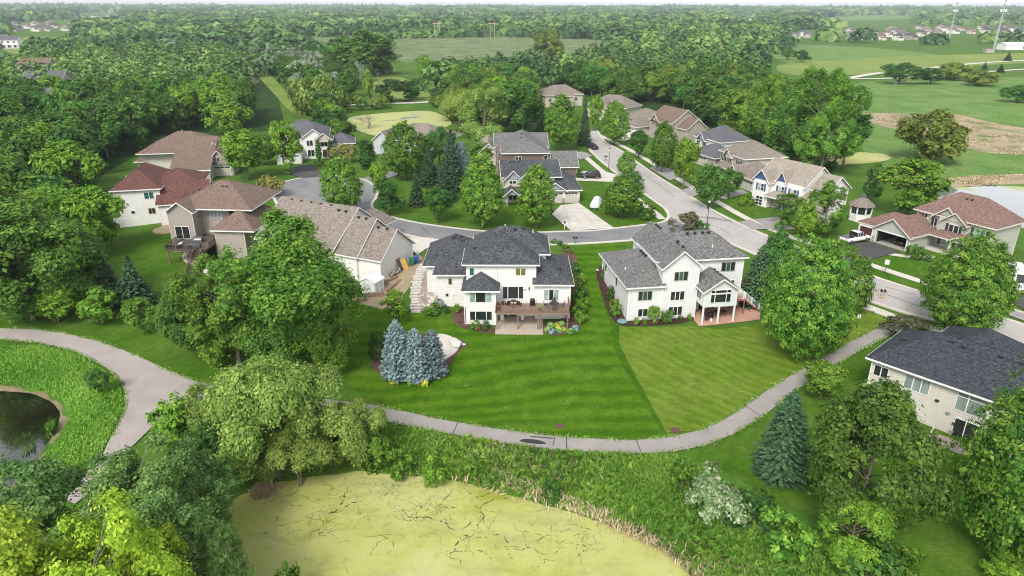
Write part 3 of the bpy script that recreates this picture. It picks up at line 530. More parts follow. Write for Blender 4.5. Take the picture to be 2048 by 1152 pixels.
def broad(name, mat, h=10., wd=7., base=.16, nc=420, nl=18, leaf=.34, clump=.62, prof='oval', rough=.2, bark='bark_grey', up=.5, inner=.45, lob=22, lr=.36, limbs=26, open_=.0, droop=0., flat=.7, trunk=.018, jag=.10, nb=26, multi=1):
    """a broadleaf tree: (crown mesh, trunk mesh). The crown is clumps of leaf sprays spread through its volume"""
    U = unit(rng.normal(size=(nc, 3))); rr = bumps(nb, rough)(U)*(inner+(1-inner)*rng.random(nc)**.45)*(1+rng.normal(size=nc)*jag*.5)
    t = (U[:, 2]+1)/2                       # 0 bottom, 1 top
    if prof == 'oval': k = np.ones(nc)
    elif prof == 'pyramid': k = 1.12-.5*t**1.5
    elif prof == 'spread': k = .85+.35*np.sin(t*3.1)
    else: k = .7+.5*t                       # vase
    R = wd/2; Hc = h*(1-base)/2; Z0 = h*base+Hc
    if lob:     # the crown is built of boughs, each a billow of clumps
        V = unit(rng.normal(size=(lob, 3))+[0, 0, .25]); vt = (V[:, 2]+1)/2; kk = {'oval': np.ones(lob), 'pyramid': 1.12-.5*vt**1.5, 'spread': .85+.35*np.sin(vt*3.1)}.get(prof, .7+.5*vt)
        vr = rng.uniform(.42, .80, lob)*bumps(nb, rough)(V); L = np.c_[V[:, 0]*R*vr*kk, V[:, 1]*R*vr*kk, Z0+V[:, 2]*Hc*vr]; rl = lr*rng.uniform(.7, 1.25, lob)
        li = rng.integers(0, lob, nc); dr = unit(rng.normal(size=(nc, 3))+V[li]*.75+[0, 0, .45]); q = rng.uniform(.72, 1.05, nc)*rl[li]
        Cc = L[li]+dr*np.array([R, R, min(Hc, R*1.15)])*q[:, None]
    else: Cc = np.c_[U[:, 0]*R*rr*k, U[:, 1]*R*rr*k, Z0+U[:, 2]*Hc*rr]; dr = U
    Cc[:, 2] = np.maximum(Cc[:, 2], h*base*.6)
    if open_: kp = bumps(14, 1.)(unit(Cc-[0, 0, Z0])) > open_*.8; Cc = Cc[kp]; dr = dr[kp]
    m = len(Cc); out = unit(dr*.9+unit(Cc-[0, 0, Z0-Hc*.4])*.4); ct = np.clip(rng.normal(.45, .24, m), 0, 1)
    cs = clump*rng.uniform(.6, 1.35, m)
    idx = np.repeat(np.arange(m), nl); o = rng.normal(size=(m*nl, 3))*.46; o[:, 2] *= flat
    if droop: o[:, 2] = o[:, 2]*(1+droop*2)-np.abs(o[:, 2])*droop*.8
    Pn = Cc[idx]+o*cs[idx][:, None]
    q_ = np.percentile(np.hypot(Pn[:, 0], Pn[:, 1]), 96); f_ = wd/2/q_; Pn[:, :2] *= f_; Cc[:, :2] *= f_
    z_ = np.percentile(Pn[:, 2], 99.6); lo_ = h*base*.6; g_ = (h-lo_)/(z_-lo_); Pn[:, 2] = lo_+(Pn[:, 2]-lo_)*g_; Cc[:, 2] = lo_+(Cc[:, 2]-lo_)*g_
    N = unit(o)*.55+out[idx]*.75+np.array([0, 0, up*.8])+rng.normal(size=(m*nl, 3))*.36
    tint = ct[idx]+rng.normal(size=m*nl)*.16
    al = None
    if droop: al = np.c_[rng.normal(size=(m*nl, 2))*.35, -np.ones(m*nl)]
    crown = leaves_mesh(name+'_crown', Pn, N, leaf*np.clip(rng.lognormal(-.08, .35, m*nl), .45, 1.9), tint, mat, 1.6 if not droop else 3., al)
    mb = MB(); r0 = h*trunk
    top = h*(base+(1-base)*.72)
    for q in range(multi):
        off = Vector((rnd.uniform(-1, 1), rnd.uniform(-1, 1), 0))*(wd*.05 if multi > 1 else 0); lean = Vector((rnd.uniform(-1, 1), rnd.uniform(-1, 1), 0))*wd*(.02 if multi == 1 else .14)
        pts = [off*.4+lean*s*s+Vector((rnd.uniform(-.05, .05)*h*.1*s, rnd.uniform(-.05, .05)*h*.1*s, top*s-(.3 if i == 0 else 0))) for i, s in enumerate((0, .12, .3, .5, .7, .85, 1.))]
        mb.tube(pts, [r0*1.45, r0, r0*.85, r0*.65, r0*.45, r0*.3, r0*.12], 7)
        for i in rng.choice(m, min(limbs//multi, m), replace=False):
            e = Vector(Cc[i]); s = min(.95, max(.15, (e.z-.22*math.hypot(e.x, e.y))/top*.8)); k = min(5, int(s*6)); f = s*6-k
            a = pts[k].lerp(pts[k+1], f) if k < 6 else pts[-1]
            mid = a.lerp(e, .5)+Vector((rnd.uniform(-.3, .3), rnd.uniform(-.3, .3), .06*h*.4)); r = r0*(.42-.25*s)
            mb.tube([a, mid, e], [r, r*.6, r*.15], 4)
    return crown, mb.mesh(name+'_trunk', bark, uv=False, smooth=True)
def conifer(name, mat, h=8., wd=4., levels=26, per=15, leaf=.34, bark='bark_dark', droop=.22, fullness=1., top=.04, expo=.85):
    pts, nn, al, tt = [], [], [], []
    for i in range(levels):
        f = (i+.5)/levels; z = h*(.03+.95*f); R = wd/2*max(top, (1-f)**expo)*rng.uniform(.86, 1.12); nb_ = max(5, int(per*(.35+.65*(1-f))))
        a0 = rng.random()*6.28
        for b in range(nb_):
            an = a0+6.283*b/nb_+rng.normal()*.12; L = R*rng.uniform(.75, 1.15); ns = max(4, int(L/(leaf*.32)*fullness)); tb = np.clip(rng.normal(.45, .17), 0, 1)
            for s in np.linspace(.18, 1, ns):
                d = L*s; zz = z-droop*d+.10*d*s*s*1.5
                for side in (-1, 1):
                    sp = leaf*.5*side*(1.1-.6*s); pts.append((math.cos(an)*d-math.sin(an)*sp, math.sin(an)*d+math.cos(an)*sp, zz+rng.normal()*.05))
                    nn.append((math.cos(an)*.45+rng.normal()*.3, math.sin(an)*.45+rng.normal()*.3, 1)); al.append((math.cos(an+.6*side), math.sin(an+.6*side), -.12)); tt.append(tb+rng.normal()*.12+.12*s)
    pts += [(rng.normal()*.05, rng.normal()*.05, h*(.96+.04*k/6)) for k in range(6)]; nn += [(rng.normal(), rng.normal(), .2) for _ in range(6)]; al += [(0, 0, 1)]*6; tt += [.6]*6
    n = len(pts); cr = leaves_mesh(name+'_crown', np.array(pts), np.array(nn), leaf*rng.uniform(.75, 1.25, n), np.array(tt), mat, 1.9, np.array(al)+rng.normal(size=(n, 3))*.15, .15)
    mb = MB(); mb.tube([(0, 0, -.3), (0, 0, h*.5), (0, 0, h*.97)], [h*.018, h*.011, .02], 7); return cr, mb.mesh(name+'_trunk', bark, uv=False, smooth=True)
def bare(name, h=9., wd=6., bark='twig_grey', depth=4, twigs=1.):
    mb = MB()
    def grow(p, d, L, r, k):
        e = p+d*L; m = p.lerp(e, .5)+Vector((rnd.uniform(-.1, .1), rnd.uniform(-.1, .1), 0))*L; mb.tube([p, m, e], [r, r*.8, r*.6], 5 if k > 2 else 3)
        if k == 0: return
        for _ in range(rnd.choice((3, 4)) if k > 1 else int(4*twigs)):
            s = rnd.uniform(.35, 1); v = (d+Vector((rnd.uniform(-1, 1), rnd.uniform(-1, 1), rnd.uniform(-.35, .6)))*.85).normalized(); grow(p.lerp(e, s), v, L*rnd.uniform(.5, .8), r*.52, k-1)
    grow(Vector((0, 0, -.3)), Vector((0, 0, 1)), h*.34, h*.014, depth); me = mb.mesh(name, bark, uv=False)
    co = np.array(mb.v); sx = wd/max(1, np.ptp(co[:, 0])); sy = wd/max(1, np.ptp(co[:, 1])); sz = h/co[:, 2].max()
    for v in me.vertices: v.co.x *= sx; v.co.y *= sy; v.co.z *= sz
    return me
PROTO = {}      # kind: (variants of (crown, trunk), nominal height, nominal width)
def proto(kind, n, fn, h, wd): PROTO[kind] = ([fn(i) for i in range(n)], h, wd)
proto('maple', 3, lambda i: broad('maple%d' % i, 'leaf_maple', 10, 7, .13, 520, 24, .25, .5, 'pyramid', .14, jag=.12, lob=0, inner=.62), 10, 7)
proto('maple_big', 2, lambda i: broad('maple_big%d' % i, 'leaf_maple', 12, 11, .08, 1050, 40, .205, .58, 'pyramid', .18, jag=.14, limbs=30, lob=0, inner=.62), 12, 11)
proto('bright', 3, lambda i: broad('bright%d' % i, 'leaf_bright', 10, 7, .10, 460, 19, .32, .6, 'oval', .2, jag=.14, lob=40, lr=.28), 10, 7)
proto('yellow', 1, lambda i: broad('yellow%d' % i, 'leaf_yellow', 12, 10, .10, 1000, 44, .175, .55, 'vase', .35, jag=.2, lob=48, lr=.2, open_=.3, limbs=40, bark='bark_pale'), 12, 10)
proto('deep', 2, lambda i: broad('deep%d' % i, 'leaf_deep', 8, 7, .2, 420, 18, .28, .6, 'spread', .22, bark='bark_dark'), 8, 7)
proto('forest', 4, lambda i: broad('forest%d' % i, 'leaf_forest', 14, 10, .08, 430, 17, .52, 1.0, ('oval', 'spread', 'oval', 'vase')[i], .34, jag=.16), 14, 10)
proto('forest_deep', 2, lambda i: broad('forest_deep%d' % i, 'leaf_deep', 14, 10, .08, 430, 17, .52, 1.0, 'spread', .34, jag=.16), 14, 10)
proto('forest_near', 2, lambda i: broad('forest_near%d' % i, ('leaf_forest', 'leaf_bright')[i], 14, 11, .05, 1000, 38, .25, .8, 'spread', .38, jag=.18, limbs=34), 14, 11)
proto('cottonwood', 2, lambda i: broad('cottonwood%d' % i, 'leaf_maple', 17, 14, .07, 1400, 40, .23, .75, 'spread', .35, jag=.28, lob=34, lr=.27, open_=.15, limbs=70, bark='bark_pale', inner=.35), 17, 14)
proto('willow', 2, lambda i: broad('willow%d' % i, 'leaf_willow', 9, 10, .02, 950, 42, .19, .72, 'spread', .35, jag=.16, limbs=40, up=.7, multi=3, nb=40, lob=16, lr=.36), 9, 10)
proto('weeping', 1, lambda i: broad('weeping%d' % i, 'leaf_willow', 12, 14, .05, 600, 20, .75, 1.0, 'spread', .25, droop=1.3, up=.0), 12, 14)
proto('poplar', 2, lambda i: broad('poplar%d' % i, 'leaf_poplar', 11, 9, .06, 950, 40, .16, .55, 'spread', .4, jag=.24, lob=44, lr=.22, open_=.3, limbs=70, bark='bark_pale', flat=.5), 11, 9)
proto('locust', 2, lambda i: broad('locust%d' % i, 'leaf_maple', 11, 11, .08, 1000, 40, .165, .62, 'spread', .4, jag=.28, lob=46, lr=.22, open_=.35, limbs=44, bark='bark_grey', flat=.35), 11, 11)
proto('spruce', 2, lambda i: conifer('spruce%d' % i, 'leaf_spruce', 8, 4, 30, 18, .25), 8, 4)
proto('spruce_big', 1, lambda i: conifer('spruce_big%d' % i, 'leaf_spruce', 10, 6.2, 42, 26, .2, expo=.62), 10, 6.2)
proto('blue', 2, lambda i: conifer('blue%d' % i, 'leaf_blue', 7, 4, 34, 22, .2, expo=.5, droop=-.05, fullness=1.2), 7, 4)
proto('arborvitae', 1, lambda i: broad('arbor%d' % i, 'leaf_deep', 5, 1.6, .0, 180, 14, .2, .3, 'pyramid', .1, limbs=4, lob=0), 5, 1.6)
proto('olive', 1, lambda i: broad('olive%d' % i, 'leaf_olive', 10, 11, .03, 620, 18, .42, .85, 'spread', .35, jag=.16, multi=2), 10, 11)
proto('silver', 1, lambda i: broad('silver%d' % i, 'leaf_silver', 12, 10, .08, 430, 17, .5, .9, 'oval', .35), 12, 10)
proto('sapling', 2, lambda i: broad('sapling%d' % i, 'leaf_bright', 4.5, 4, .14, 170, 18, .24, .42, 'oval', .35, jag=.2, limbs=18), 4.5, 4)
proto('shrub', 3, lambda i: broad('shrub%d' % i, ('leaf_maple', 'leaf_deep', 'leaf_bright')[i], 2, 2.4, -.12, 120, 14, .16, .26, 'spread', .25, limbs=6, multi=3), 2, 2.4)
proto('purple', 1, lambda i: broad('purple%d' % i, 'leaf_purple', 4, 4.6, .05, 190, 18, .24, .45, 'spread', .35, limbs=26, jag=.25, open_=.3), 4, 4.6)
proto('rust', 1, lambda i: broad('rust%d' % i, 'leaf_rust', 4, 4.6, .02, 190, 18, .26, .45, 'spread', .3), 4, 4.6)
proto('flower', 1, lambda i: broad('flower%d' % i, 'leaf_flower', 4, 5.5, -.05, 420, 18, .17, .4, 'spread', .3, multi=3), 4, 5.5)
proto('hosta', 1, lambda i: broad('hosta%d' % i, 'leaf_hosta', .7, 1.1, -.3, 26, 9, .28, .2, 'spread', .1, limbs=2), .7, 1.1)
proto('bluehosta', 1, lambda i: broad('bluehosta%d' % i, 'leaf_blue', .7, 1.1, -.3, 26, 9, .26, .2, 'spread', .1, limbs=2), .7, 1.1)
proto('chartreuse', 1, lambda i: broad('chart%d' % i, 'leaf_chartreuse', .7, 1.4, -.3, 40, 12, .16, .18, 'spread', .2, limbs=2), .7, 1.4)
proto('redflower', 1, lambda i: broad('redfl%d' % i, 'red_flower', .5, 1.1, -.2, 30, 10, .14, .15, 'spread', .2, limbs=2), .5, 1.1)
BARE = [bare('bare%d' % i, 9, 7, 'twig_grey', 4) for i in range(2)]+[bare('bare_near', 8, 6, 'twig_grey', 4, 1.5)]
NAMES = {'maple': 'maple_tree', 'maple_big': 'maple_tree', 'bright': 'maple_tree', 'yellow': 'maple_tree', 'deep': 'ornamental_tree', 'forest': 'broadleaf_tree', 'forest_deep': 'broadleaf_tree', 'forest_near': 'broadleaf_tree', 'cottonwood': 'cottonwood_tree', 'willow': 'willow_tree', 'weeping': 'weeping_willow_tree', 'poplar': 'poplar_tree', 'locust': 'locust_tree', 'spruce': 'spruce_tree', 'spruce_big': 'spruce_tree', 'blue': 'blue_spruce_tree', 'arborvitae': 'arborvitae', 'olive': 'willow_tree', 'silver': 'silver_leaved_tree', 'sapling': 'young_tree'}
_cnt = {}
def plant(kind, x, y, h, wd, label, group=None, name=None, rz=None, z=None, parts=True):
    vs_, nh, nw = PROTO[kind]; i = _cnt.get(kind, 0); _cnt[kind] = i+1; cr, tk = vs_[i % len(vs_)]
    nm = name or NAMES.get(kind, 'shrub'); cat = 'tree' if nm.endswith('_tree') else 'shrub'
    r = thing(nm, label, cat, (x, y, ht(x, y) if z is None else z), rnd.uniform(0, 6.28) if rz is None else rz, group); s = wd/nw; r.scale = (s, s*rnd.uniform(.92, 1.08), h/nh)
    link('crown', cr, r); link('trunk' if cat == 'tree' else 'stem', tk, r); return r
def T(kind, u, vb, vt, wpx, label, group=None, name=None, hmax=30):
    """a tree whose foot is seen at (u, vb), crown top at vt and crown width wpx in the photograph"""
    x, y = P(u, vb); d = ray(u, vt); z = H+d[2]*y/d[1]; zb = ht(x, y); wd = wpx*math.sqrt(x*x+y*y+(H-zb)**2)/F*.85
    return plant(kind, x, y, max(.4, min(hmax, z-zb)), wd, label, group, name)
def dead(u, vb, vt, wpx, label, group=None):
    x, y = P(u, vb); d = ray(u, vt); z = H+d[2]*y/d[1]; zb = ht(x, y); wd = wpx*math.hypot(y, x)/F; me = BARE[_cnt.get('bare', 0) % 3]; _cnt['bare'] = _cnt.get('bare', 0)+1
    o = link('bare_tree', me, None, (x, y, zb), rnd.uniform(0, 6)); o.scale = (wd/7, wd/7, (z-zb)/9); return tag(o, label, 'tree', group)
# ---- near trees, one by one
T('cottonwood',590,742,446,350,'tallest open-crowned cottonwood with pale limbs behind the white garden shed')
T('cottonwood',480,732,510,240,'ragged cottonwood leaning before the taupe house deck stairs')
T('forest_near',395,705,560,170,'bushy green tree at the left end of the cottonwood clump by the trail lawn')
T('forest_near',655,748,590,150,'low dark leafy tree at the lawn edge under the tallest cottonwood')
T('forest_near',560,748,600,170,'dark leafy tree in the middle of the cottonwood clump')
T('forest_near',460,725,590,150,'green rounded tree between trail lawn and the cottonwoods')
T('willow',555,955,722,235,'largest pale green willow on the green pond shore beside the trail fork'); T('willow',665,930,752,215,'pale green willow on the pond shore where the trail runs behind it')
T('willow',475,925,775,175,'pale willow between the trail fork and the green pond corner'); T('willow',720,918,800,135,'low willow bush at the right end of the willow thicket'); T('willow',600,972,860,170,'low willow with branches touching the duckweed')
T('bright',372,920,800,100,'young green tree standing alone in the fork of the trails'); T('deep',430,990,850,110,'dark leafy tree at the corner of the green pond')
T('poplar',165,1170,915,240,'grey green poplar beside the dark pond'); T('poplar',310,1165,900,240,'grey green poplar with pale trunk below the trail fork'); T('poplar',405,1110,880,170,'poplar at the left tip of the green pond'); T('poplar',70,1165,985,170,'wind-blown poplar on the dark pond bank'); T('poplar',360,1220,980,220,'low dark poplar over the left shore of the green pond')
T('poplar',475,1260,1045,120,'small silvery poplar growing out of the duckweed'); T('shrub',585,1230,1132,60,'tip of a small bush in the duckweed pond')
T('yellow',60,1420,1035,300,'bright yellow green maple beside the dark pond reeds'); T('yellow',260,1400,1035,230,'yellow green maple with upright pale shoots before the poplars')
T('yellow',360,1330,1062,120,'small yellow green maple at the foot of the poplars')
T('forest_near',70,640,405,230,'huge round bright green tree above the trail bend'); T('forest_near',20,600,345,200,'tall bright green tree at the wood edge above the trail'); T('forest_near',150,620,450,150,'leafy tree at the wood edge behind the two lawn spruces'); T('forest_near',130,520,372,140,'light green tree below the bare grey tree')
T('bright',205,515,375,115,'light green shade tree beside the red-roofed white house'); T('deep',185,600,520,80,'dark bushy tree left of the two lawn spruces')
T('sapling',118,645,578,84,'young light green tree above the trail bend, farthest from the spruces'); T('sapling',205,648,576,78,'young light green tree above the trail bend, middle of three'); T('sapling',287,668,598,64,'young light green tree above the trail bend, closest to the fork')
T('spruce',228,612,512,76,'spruce on the sloping lawn, shorter and darker of the pair'); T('spruce',275,612,510,82,'spruce on the sloping lawn, fuller of the pair')
T('deep',200,790,738,42,'small dark round tree on the dark pond bank')
T('blue',798,758,638,78,'tallest blue spruce in the round mulch bed'); T('blue',833,762,655,70,'middle blue spruce in the round mulch bed'); T('blue',866,752,658,72,'blue spruce beside the concrete circle in the mulch bed')
T('shrub',757,718,664,46,'green bush left of the blue spruces'); T('sapling',795,642,580,60,'light green young tree beside the stone steps'); T('chartreuse',788,762,748,38,'yellow green ground cover at the front of the mulch bed'); T('chartreuse',845,768,755,40,'yellow green ground cover below the middle blue spruce'); T('hosta',822,768,750,22,'leafy green plant between the patches of yellow ground cover')
# cul-de-sac and its island
T('maple',687,432,313,96,'dense oval maple in front of the turning circle'); T('deep',780,432,357,66,'dark round tree behind the wooden mailbox posts'); T('bright',762,395,325,44,'light green tree at the kerb of the turning circle'); T('deep',877,446,375,72,'low dark tree on the island lawn'); T('maple',965,456,312,104,'broad maple on the island lawn before the charcoal-roofed house'); T('maple',1072,457,330,90,'pyramidal maple left of the pale concrete driveway')
T('spruce',834,412,335,44,'spruce on the island lawn near the mailbox posts'); T('spruce',890,402,312,64,'dark spruce standing in the middle of the island trees'); T('spruce',905,380,258,62,'tall dark spruce behind the island lawn'); T('blue',925,372,280,42,'slender blue spruce behind the island lawn'); T('spruce',860,372,290,56,'dark spruce beside the lavender gabled house'); T('maple',812,360,244,100,'large bright maple in front of the lavender gabled house'); T('deep',850,345,270,60,'dark tree behind the large bright maple'); T('bright',970,330,285,60,'light green tree behind the island maple'); T('deep',880,330,255,70,'dark leafy tree behind the tall island spruces')
T('arborvitae',735,338,279,40,'broad dark arborvitae in the turning circle garden'); T('arborvitae',639,322,280,15,'columnar arborvitae left of the arched entrance'); T('arborvitae',662,318,281,13,'columnar arborvitae right of the arched entrance'); T('rust',690,325,288,60,'russet green shrub before the arched-entrance house'); T('rust',540,393,352,72,'russet green shrub beside the taupe house roof'); T('shrub',640,332,318,22,'low garden shrub by the arched house garage')
T('bright',466,285,205,88,'bright rounded maple behind the stone-fronted house'); T('bright',497,360,262,100,'light green maple beside the stone-fronted garages'); T('bright',570,348,243,78,'light green tree left of the arched-entrance house'); T('deep',530,330,270,60,'dark tree between the two light green maples')
dead(146,400,300,100,'bare grey tree at the wood edge above the red roof'); dead(742,262,225,80,'bare grey brown tree standing in the weedy pond')
# the long street
SG = 'trees along the long street'
T('maple',1122,300,190,80,'big dark oval maple left of the far end of the street',SG); T('spruce',1168,290,190,36,'narrow dark tree beside the parked car on the street',SG); T('maple',1228,290,203,64,'oval maple on the verge beyond the parked car',SG); T('bright',1190,262,190,40,'light tree at the far end of the street',SG); T('deep',1277,316,260,52,'dark low tree on the verge before the brown gabled house',SG); T('maple',1322,345,243,62,'tall maple on the verge before the slate-roofed house',SG); T('bright',1366,378,276,58,'light green maple on the verge, next after the tall one',SG); T('maple',1252,354,303,42,'small oval maple at the mouth of the black car driveway',SG)
T('deep',1415,418,326,72,'dark round tree on the verge near the lamp post',SG); T('deep',1456,398,338,58,'dark round tree on the lawn behind the verge tree',SG); T('maple',1243,436,350,88,'spreading leafy tree beside the white covered boat',SG); T('shrub',1288,438,405,48,'rounded green shrub at the street corner garden',SG); T('deep',1270,385,345,44,'dark small tree behind the spreading corner tree',SG)
T('purple',1372,466,424,78,'purplish shrubby tree at the corner by the lamp post'); T('shrub',1400,470,440,40,'green shrub under the purplish corner tree'); T('spruce',1557,500,445,42,'small conical evergreen at the blue-trimmed house driveway'); T('bright',1606,482,405,54,'pale leafy young tree beside the dark driveway'); T('locust',1572,452,388,76,'light feathery tree before the blue-trimmed house'); T('locust',1645,470,360,110,'dark green spreading tree hiding the white house gable'); T('shrub',1490,412,388,30,'purple brown shrub by the blue-trimmed house corner')
T('spruce_big',1510,608,488,86,'dark pine behind the red-railed stair'); T('deep',1545,590,462,80,'dark leafy tree between street and the big lawn maple'); T('maple_big',1597,712,480,172,'largest maple on the lawn beside the red brick patio'); T('maple',1700,632,515,76,'maple spreading over the street edge behind the largest lawn maple'); T('locust',1660,580,480,90,'light leafy tree over the driveway of the white pickup')
T('maple_big',1915,662,468,158,'street maple before the house with the open garage'); T('bright',1812,436,318,128,'bright rounded tree by the marsh behind the gazebo'); T('olive',1855,322,222,128,'olive green bush tree alone in the marsh'); T('rust',2000,545,505,50,'russet shrub at the corner by the white camper van'); T('deep',1740,410,330,40,'dark tree behind the gazebo'); T('purple',1815,672,632,90,'brownish shrub with blossom where trail meets street')
for u, v, vt, wd_, l in ((1825,517,490,36,'round green shrub left of the porch'),(1850,520,505,26,'low shrub in the porch bed'),(1560,462,440,26,'small shrub by the pavement'),(1500,408,392,26,'dark shrub at the stone-fronted bay'),(1158,356,340,18,'shrub at the garage corner behind the black car'),(1210,428,395,30,'dark shrub beside the white covered boat')): T('shrub',u,v,vt,wd_,l)
# bottom right
T('spruce_big',1560,948,776,126,'full dark spruce beside the trail'); T('forest_near',1702,1085,772,240,'large full mid green tree before the navy-roofed house'); T('bright',1640,800,724,84,'yellow green tree behind the trailside spruce'); T('maple_big',2025,1120,762,235,'dense maple hiding the patio door of the navy-roofed house'); T('forest_near',1690,1130,1000,130,'low dark leafy tree below the large full tree'); T('locust',1655,940,800,95,'feathery leaning tree behind the full spruce'); T('bright',2030,1170,1118,110,'leafy bush at the foot of the dense maple')
T('flower',1420,1035,945,150,'white-flowering bush on the weedy bank'); T('shrub',1362,985,918,62,'dark green bush beside the white-flowering bush'); T('shrub',1490,1045,980,120,'green bush right of the white-flowering bush'); T('shrub',870,972,908,62,'green bush overhanging the duckweed'); T('shrub',800,955,900,60,'green bush at the right end of the willow thicket'); T('shrub',1100,1003,955,44,'small vine-green bush among the dry reeds'); T('shrub',750,935,870,80,'bush between the trail and the willows'); T('shrub',1560,1100,1030,110,'wild bush at the lower end of the weedy bank'); T('shrub',1740,1160,1090,120,'wild bush at the foot of the large full tree'); T('shrub',1800,1145,1105,90,'yellowish wild bush before the dense maple')
# planting round the two middle houses
for u, v, vt, wd_, k, l in ((865,628,608,44,'shrub','mounded bright green shrub at the foot of the stone steps'),(893,626,609,16,'shrub','small round shrub beside the mounded shrub'),(914,626,607,18,'shrub','small leafy shrub against the left white wall'),(951,660,640,24,'shrub','yellow green shrub under the bay window, next to the downspout'),(972,660,640,24,'shrub','yellow green shrub under the bay window, next to the patio'),(957,661,650,14,'redflower','red flowers under the bay window, left plant'),(970,661,650,14,'redflower','red flowers under the bay window, right plant'),(1272,650,634,16,'shrub','clipped round shrub left of the small young tree'),(1288,650,636,14,'shrub','clipped round shrub under the walkout window'),(1360,644,630,14,'shrub','clipped round shrub beside the brick patio'),(1380,640,628,14,'shrub','clipped round shrub at the patio corner'),(1308,645,614,32,'sapling','small light green tree against the grey-white wall'),(1335,646,620,30,'shrub','leafy bush beside the small light tree'),(1222,597,572,26,'shrub','dark shrub along the side wall, upper'),(1228,615,596,24,'shrub','dark shrub along the side wall, second'),(1232,632,608,28,'shrub','brownish shrub along the side wall, lowest'),(1212,560,530,26,'shrub','dark bush at the street end of the side wall')): T(k,u,v,vt,wd_,l)
for i, (u, v) in enumerate(((1160,640),(1165,615),(1163,590),(1158,565),(1155,600),(1150,545),(1158,628))): T('shrub',u,v+6,v-20,34,'leafy bush in the bed along the right side of the cream house','bushes along the right side bed')
for i, (u, v) in enumerate(((1096,664),(1106,668),(1118,664),(1128,662),(1140,666),(1150,660),(1100,655),(1112,655),(1124,652))): T(('hosta', 'bluehosta', 'hosta', 'chartreuse')[i % 4],u,v,v-9,18,'clump of '+('pale green hosta leaves','bluish hosta leaves','pale green hosta leaves','yellow green hosta leaves')[i % 4]+' beside the paver patio','hostas beside the paver patio')
for u, v in ((1108,487),(1120,490),(1130,496),(1140,506)): T('shrub',u,v,v-9,18,'low shrub in the front bed beside the street','front bed shrubs')
# ---- mid-distance named trees
T('weeping',636,228,152,116,'weeping willow at the edge of the mown clearing'); T('forest',735,152,62,140,'great dark oak group beyond the clearing, largest crown'); T('forest_deep',690,140,72,80,'dark oak left of the largest oak'); T('willow',965,272,176,130,'pale billowing willow right of the weedy pond'); T('willow',920,268,190,90,'smaller pale willow beside the weedy pond'); T('forest',1045,272,175,90,'mid green tree between willow and the grey roofs'); T('silver',345,120,78,90,'silvery grey leaved tree in the far wood'); T('silver',400,128,95,55,'smaller silvery leaved tree in the far wood')
for k_, u_, b_, t_, w_ in (('cottonwood',1625,338,138,150),('cottonwood',1640,348,205,130),('cottonwood',1530,305,150,110),('bright',1460,284,180,84),('forest_near',1580,320,165,120),('forest',1685,338,228,84),('bright',1500,296,200,70),('forest_deep',1665,345,265,70),('forest',1400,250,158,80),('forest_deep',1560,330,240,80)): T(k_, u_, b_, t_, w_, 'tall leafy tree behind the tan and slate roofs, '+{'forest': 'mid green', 'cottonwood': 'large ragged crown', 'forest_near': 'broad fine-leaved', 'bright': 'light green', 'forest_deep': 'dark green'}[k_], 'tall trees behind the street roofs')
T('spruce',1085,262,215,36,'small conifer behind the grey hip roof'); T('olive',1095,120,60,0+70,'olive green crown in the middle wood')
MG = 'trees of the middle distance'
for k, u, vb, vt, wd_, l in (('bright',850,165,110,48,'bright round tree left of three in the clearing'),('bright',875,180,125,44,'bright round tree in the middle of three in the clearing'),('bright',912,185,128,50,'bright round tree right of three in the clearing'),('forest_deep',780,205,160,70,'dark round bush tree above the gravel track'),('forest_deep',820,200,158,60,'dark round bush tree above the weedy pond'),('bright',740,205,140,30,'slender pale tree beside the gravel track'),('forest',1000,190,130,70,'light crown above the pale willow'),('deep',1797,168,126,80,'dark round bush tree beside the gravel track fork'),('deep',1860,168,135,50,'bush tree right of the gravel track fork'),('olive',1905,160,125,60,'olive bush tree along the marsh track'),('olive',1960,172,140,60,'olive bush along the marsh far edge'),('forest',2035,205,170,60,'dark bush tree at the marsh right rim'),('deep',1575,120,98,34,'round bush in the far green meadow'),('deep',1605,125,100,30,'upright bush in the far green meadow'),('spruce',2015,122,104,16,'small conifer on the hill meadow'),('spruce',1968,140,124,14,'small young tree by the hill track'),('spruce',2000,145,128,16,'young tree by the hill track, larger')): T(k,u,vb,vt,wd_,l,MG)
# ---- ground and roofs that lie open to view: no wood tree stands in front of them
VIS = [np.array(q, float) for q in ([(785,88),(880,82),(1000,82),(1150,86),(1230,93),(1140,98),(1060,100),(900,106),(800,118)], [(610,65),(700,65),(700,76),(640,78)], [(1330,92),(1480,92),(1480,99),(1340,99)],
 [(1530,104),(1620,92),(1760,96),(1830,100),(2060,104),(2060,170),(1900,152),(1690,156),(1690,300),(1800,300),(1700,160),(1550,140)], [(1690,160),(1900,172),(2060,200),(2060,380),(1900,370),(1740,340),(1700,260)],
 [(1570,56),(1700,50),(1830,46),(2060,44),(2060,88),(1800,84),(1700,86),(1575,82)], [(1655,31),(1740,29),(1830,31),(1830,39),(1720,41),(1655,41)], [(-10,36),(160,34),(165,62),(70,70),(-10,72)], [(0,74),(40,70),(42,106),(0,110)], [(500,132),(520,132),(560,172),(595,210),(615,232),(585,226),(555,190),(520,160)], [(735,152),(800,152),(860,180),(860,196),(740,192)],
 [(690,240),(740,228),(800,220),(880,222),(900,240),(840,262),(760,258)], [(1075,180),(1150,172),(1235,198),(1235,215),(1150,200),(1080,195)], [(1250,222),(1300,212),(1400,235),(1410,270),(1330,270),(1250,262)], [(150,26),(245,24),(245,36),(150,38)], [(1470,32),(1510,32),(1510,44),(1470,44)], [(1600,296),(1790,302),(1790,330),(1610,330)])]
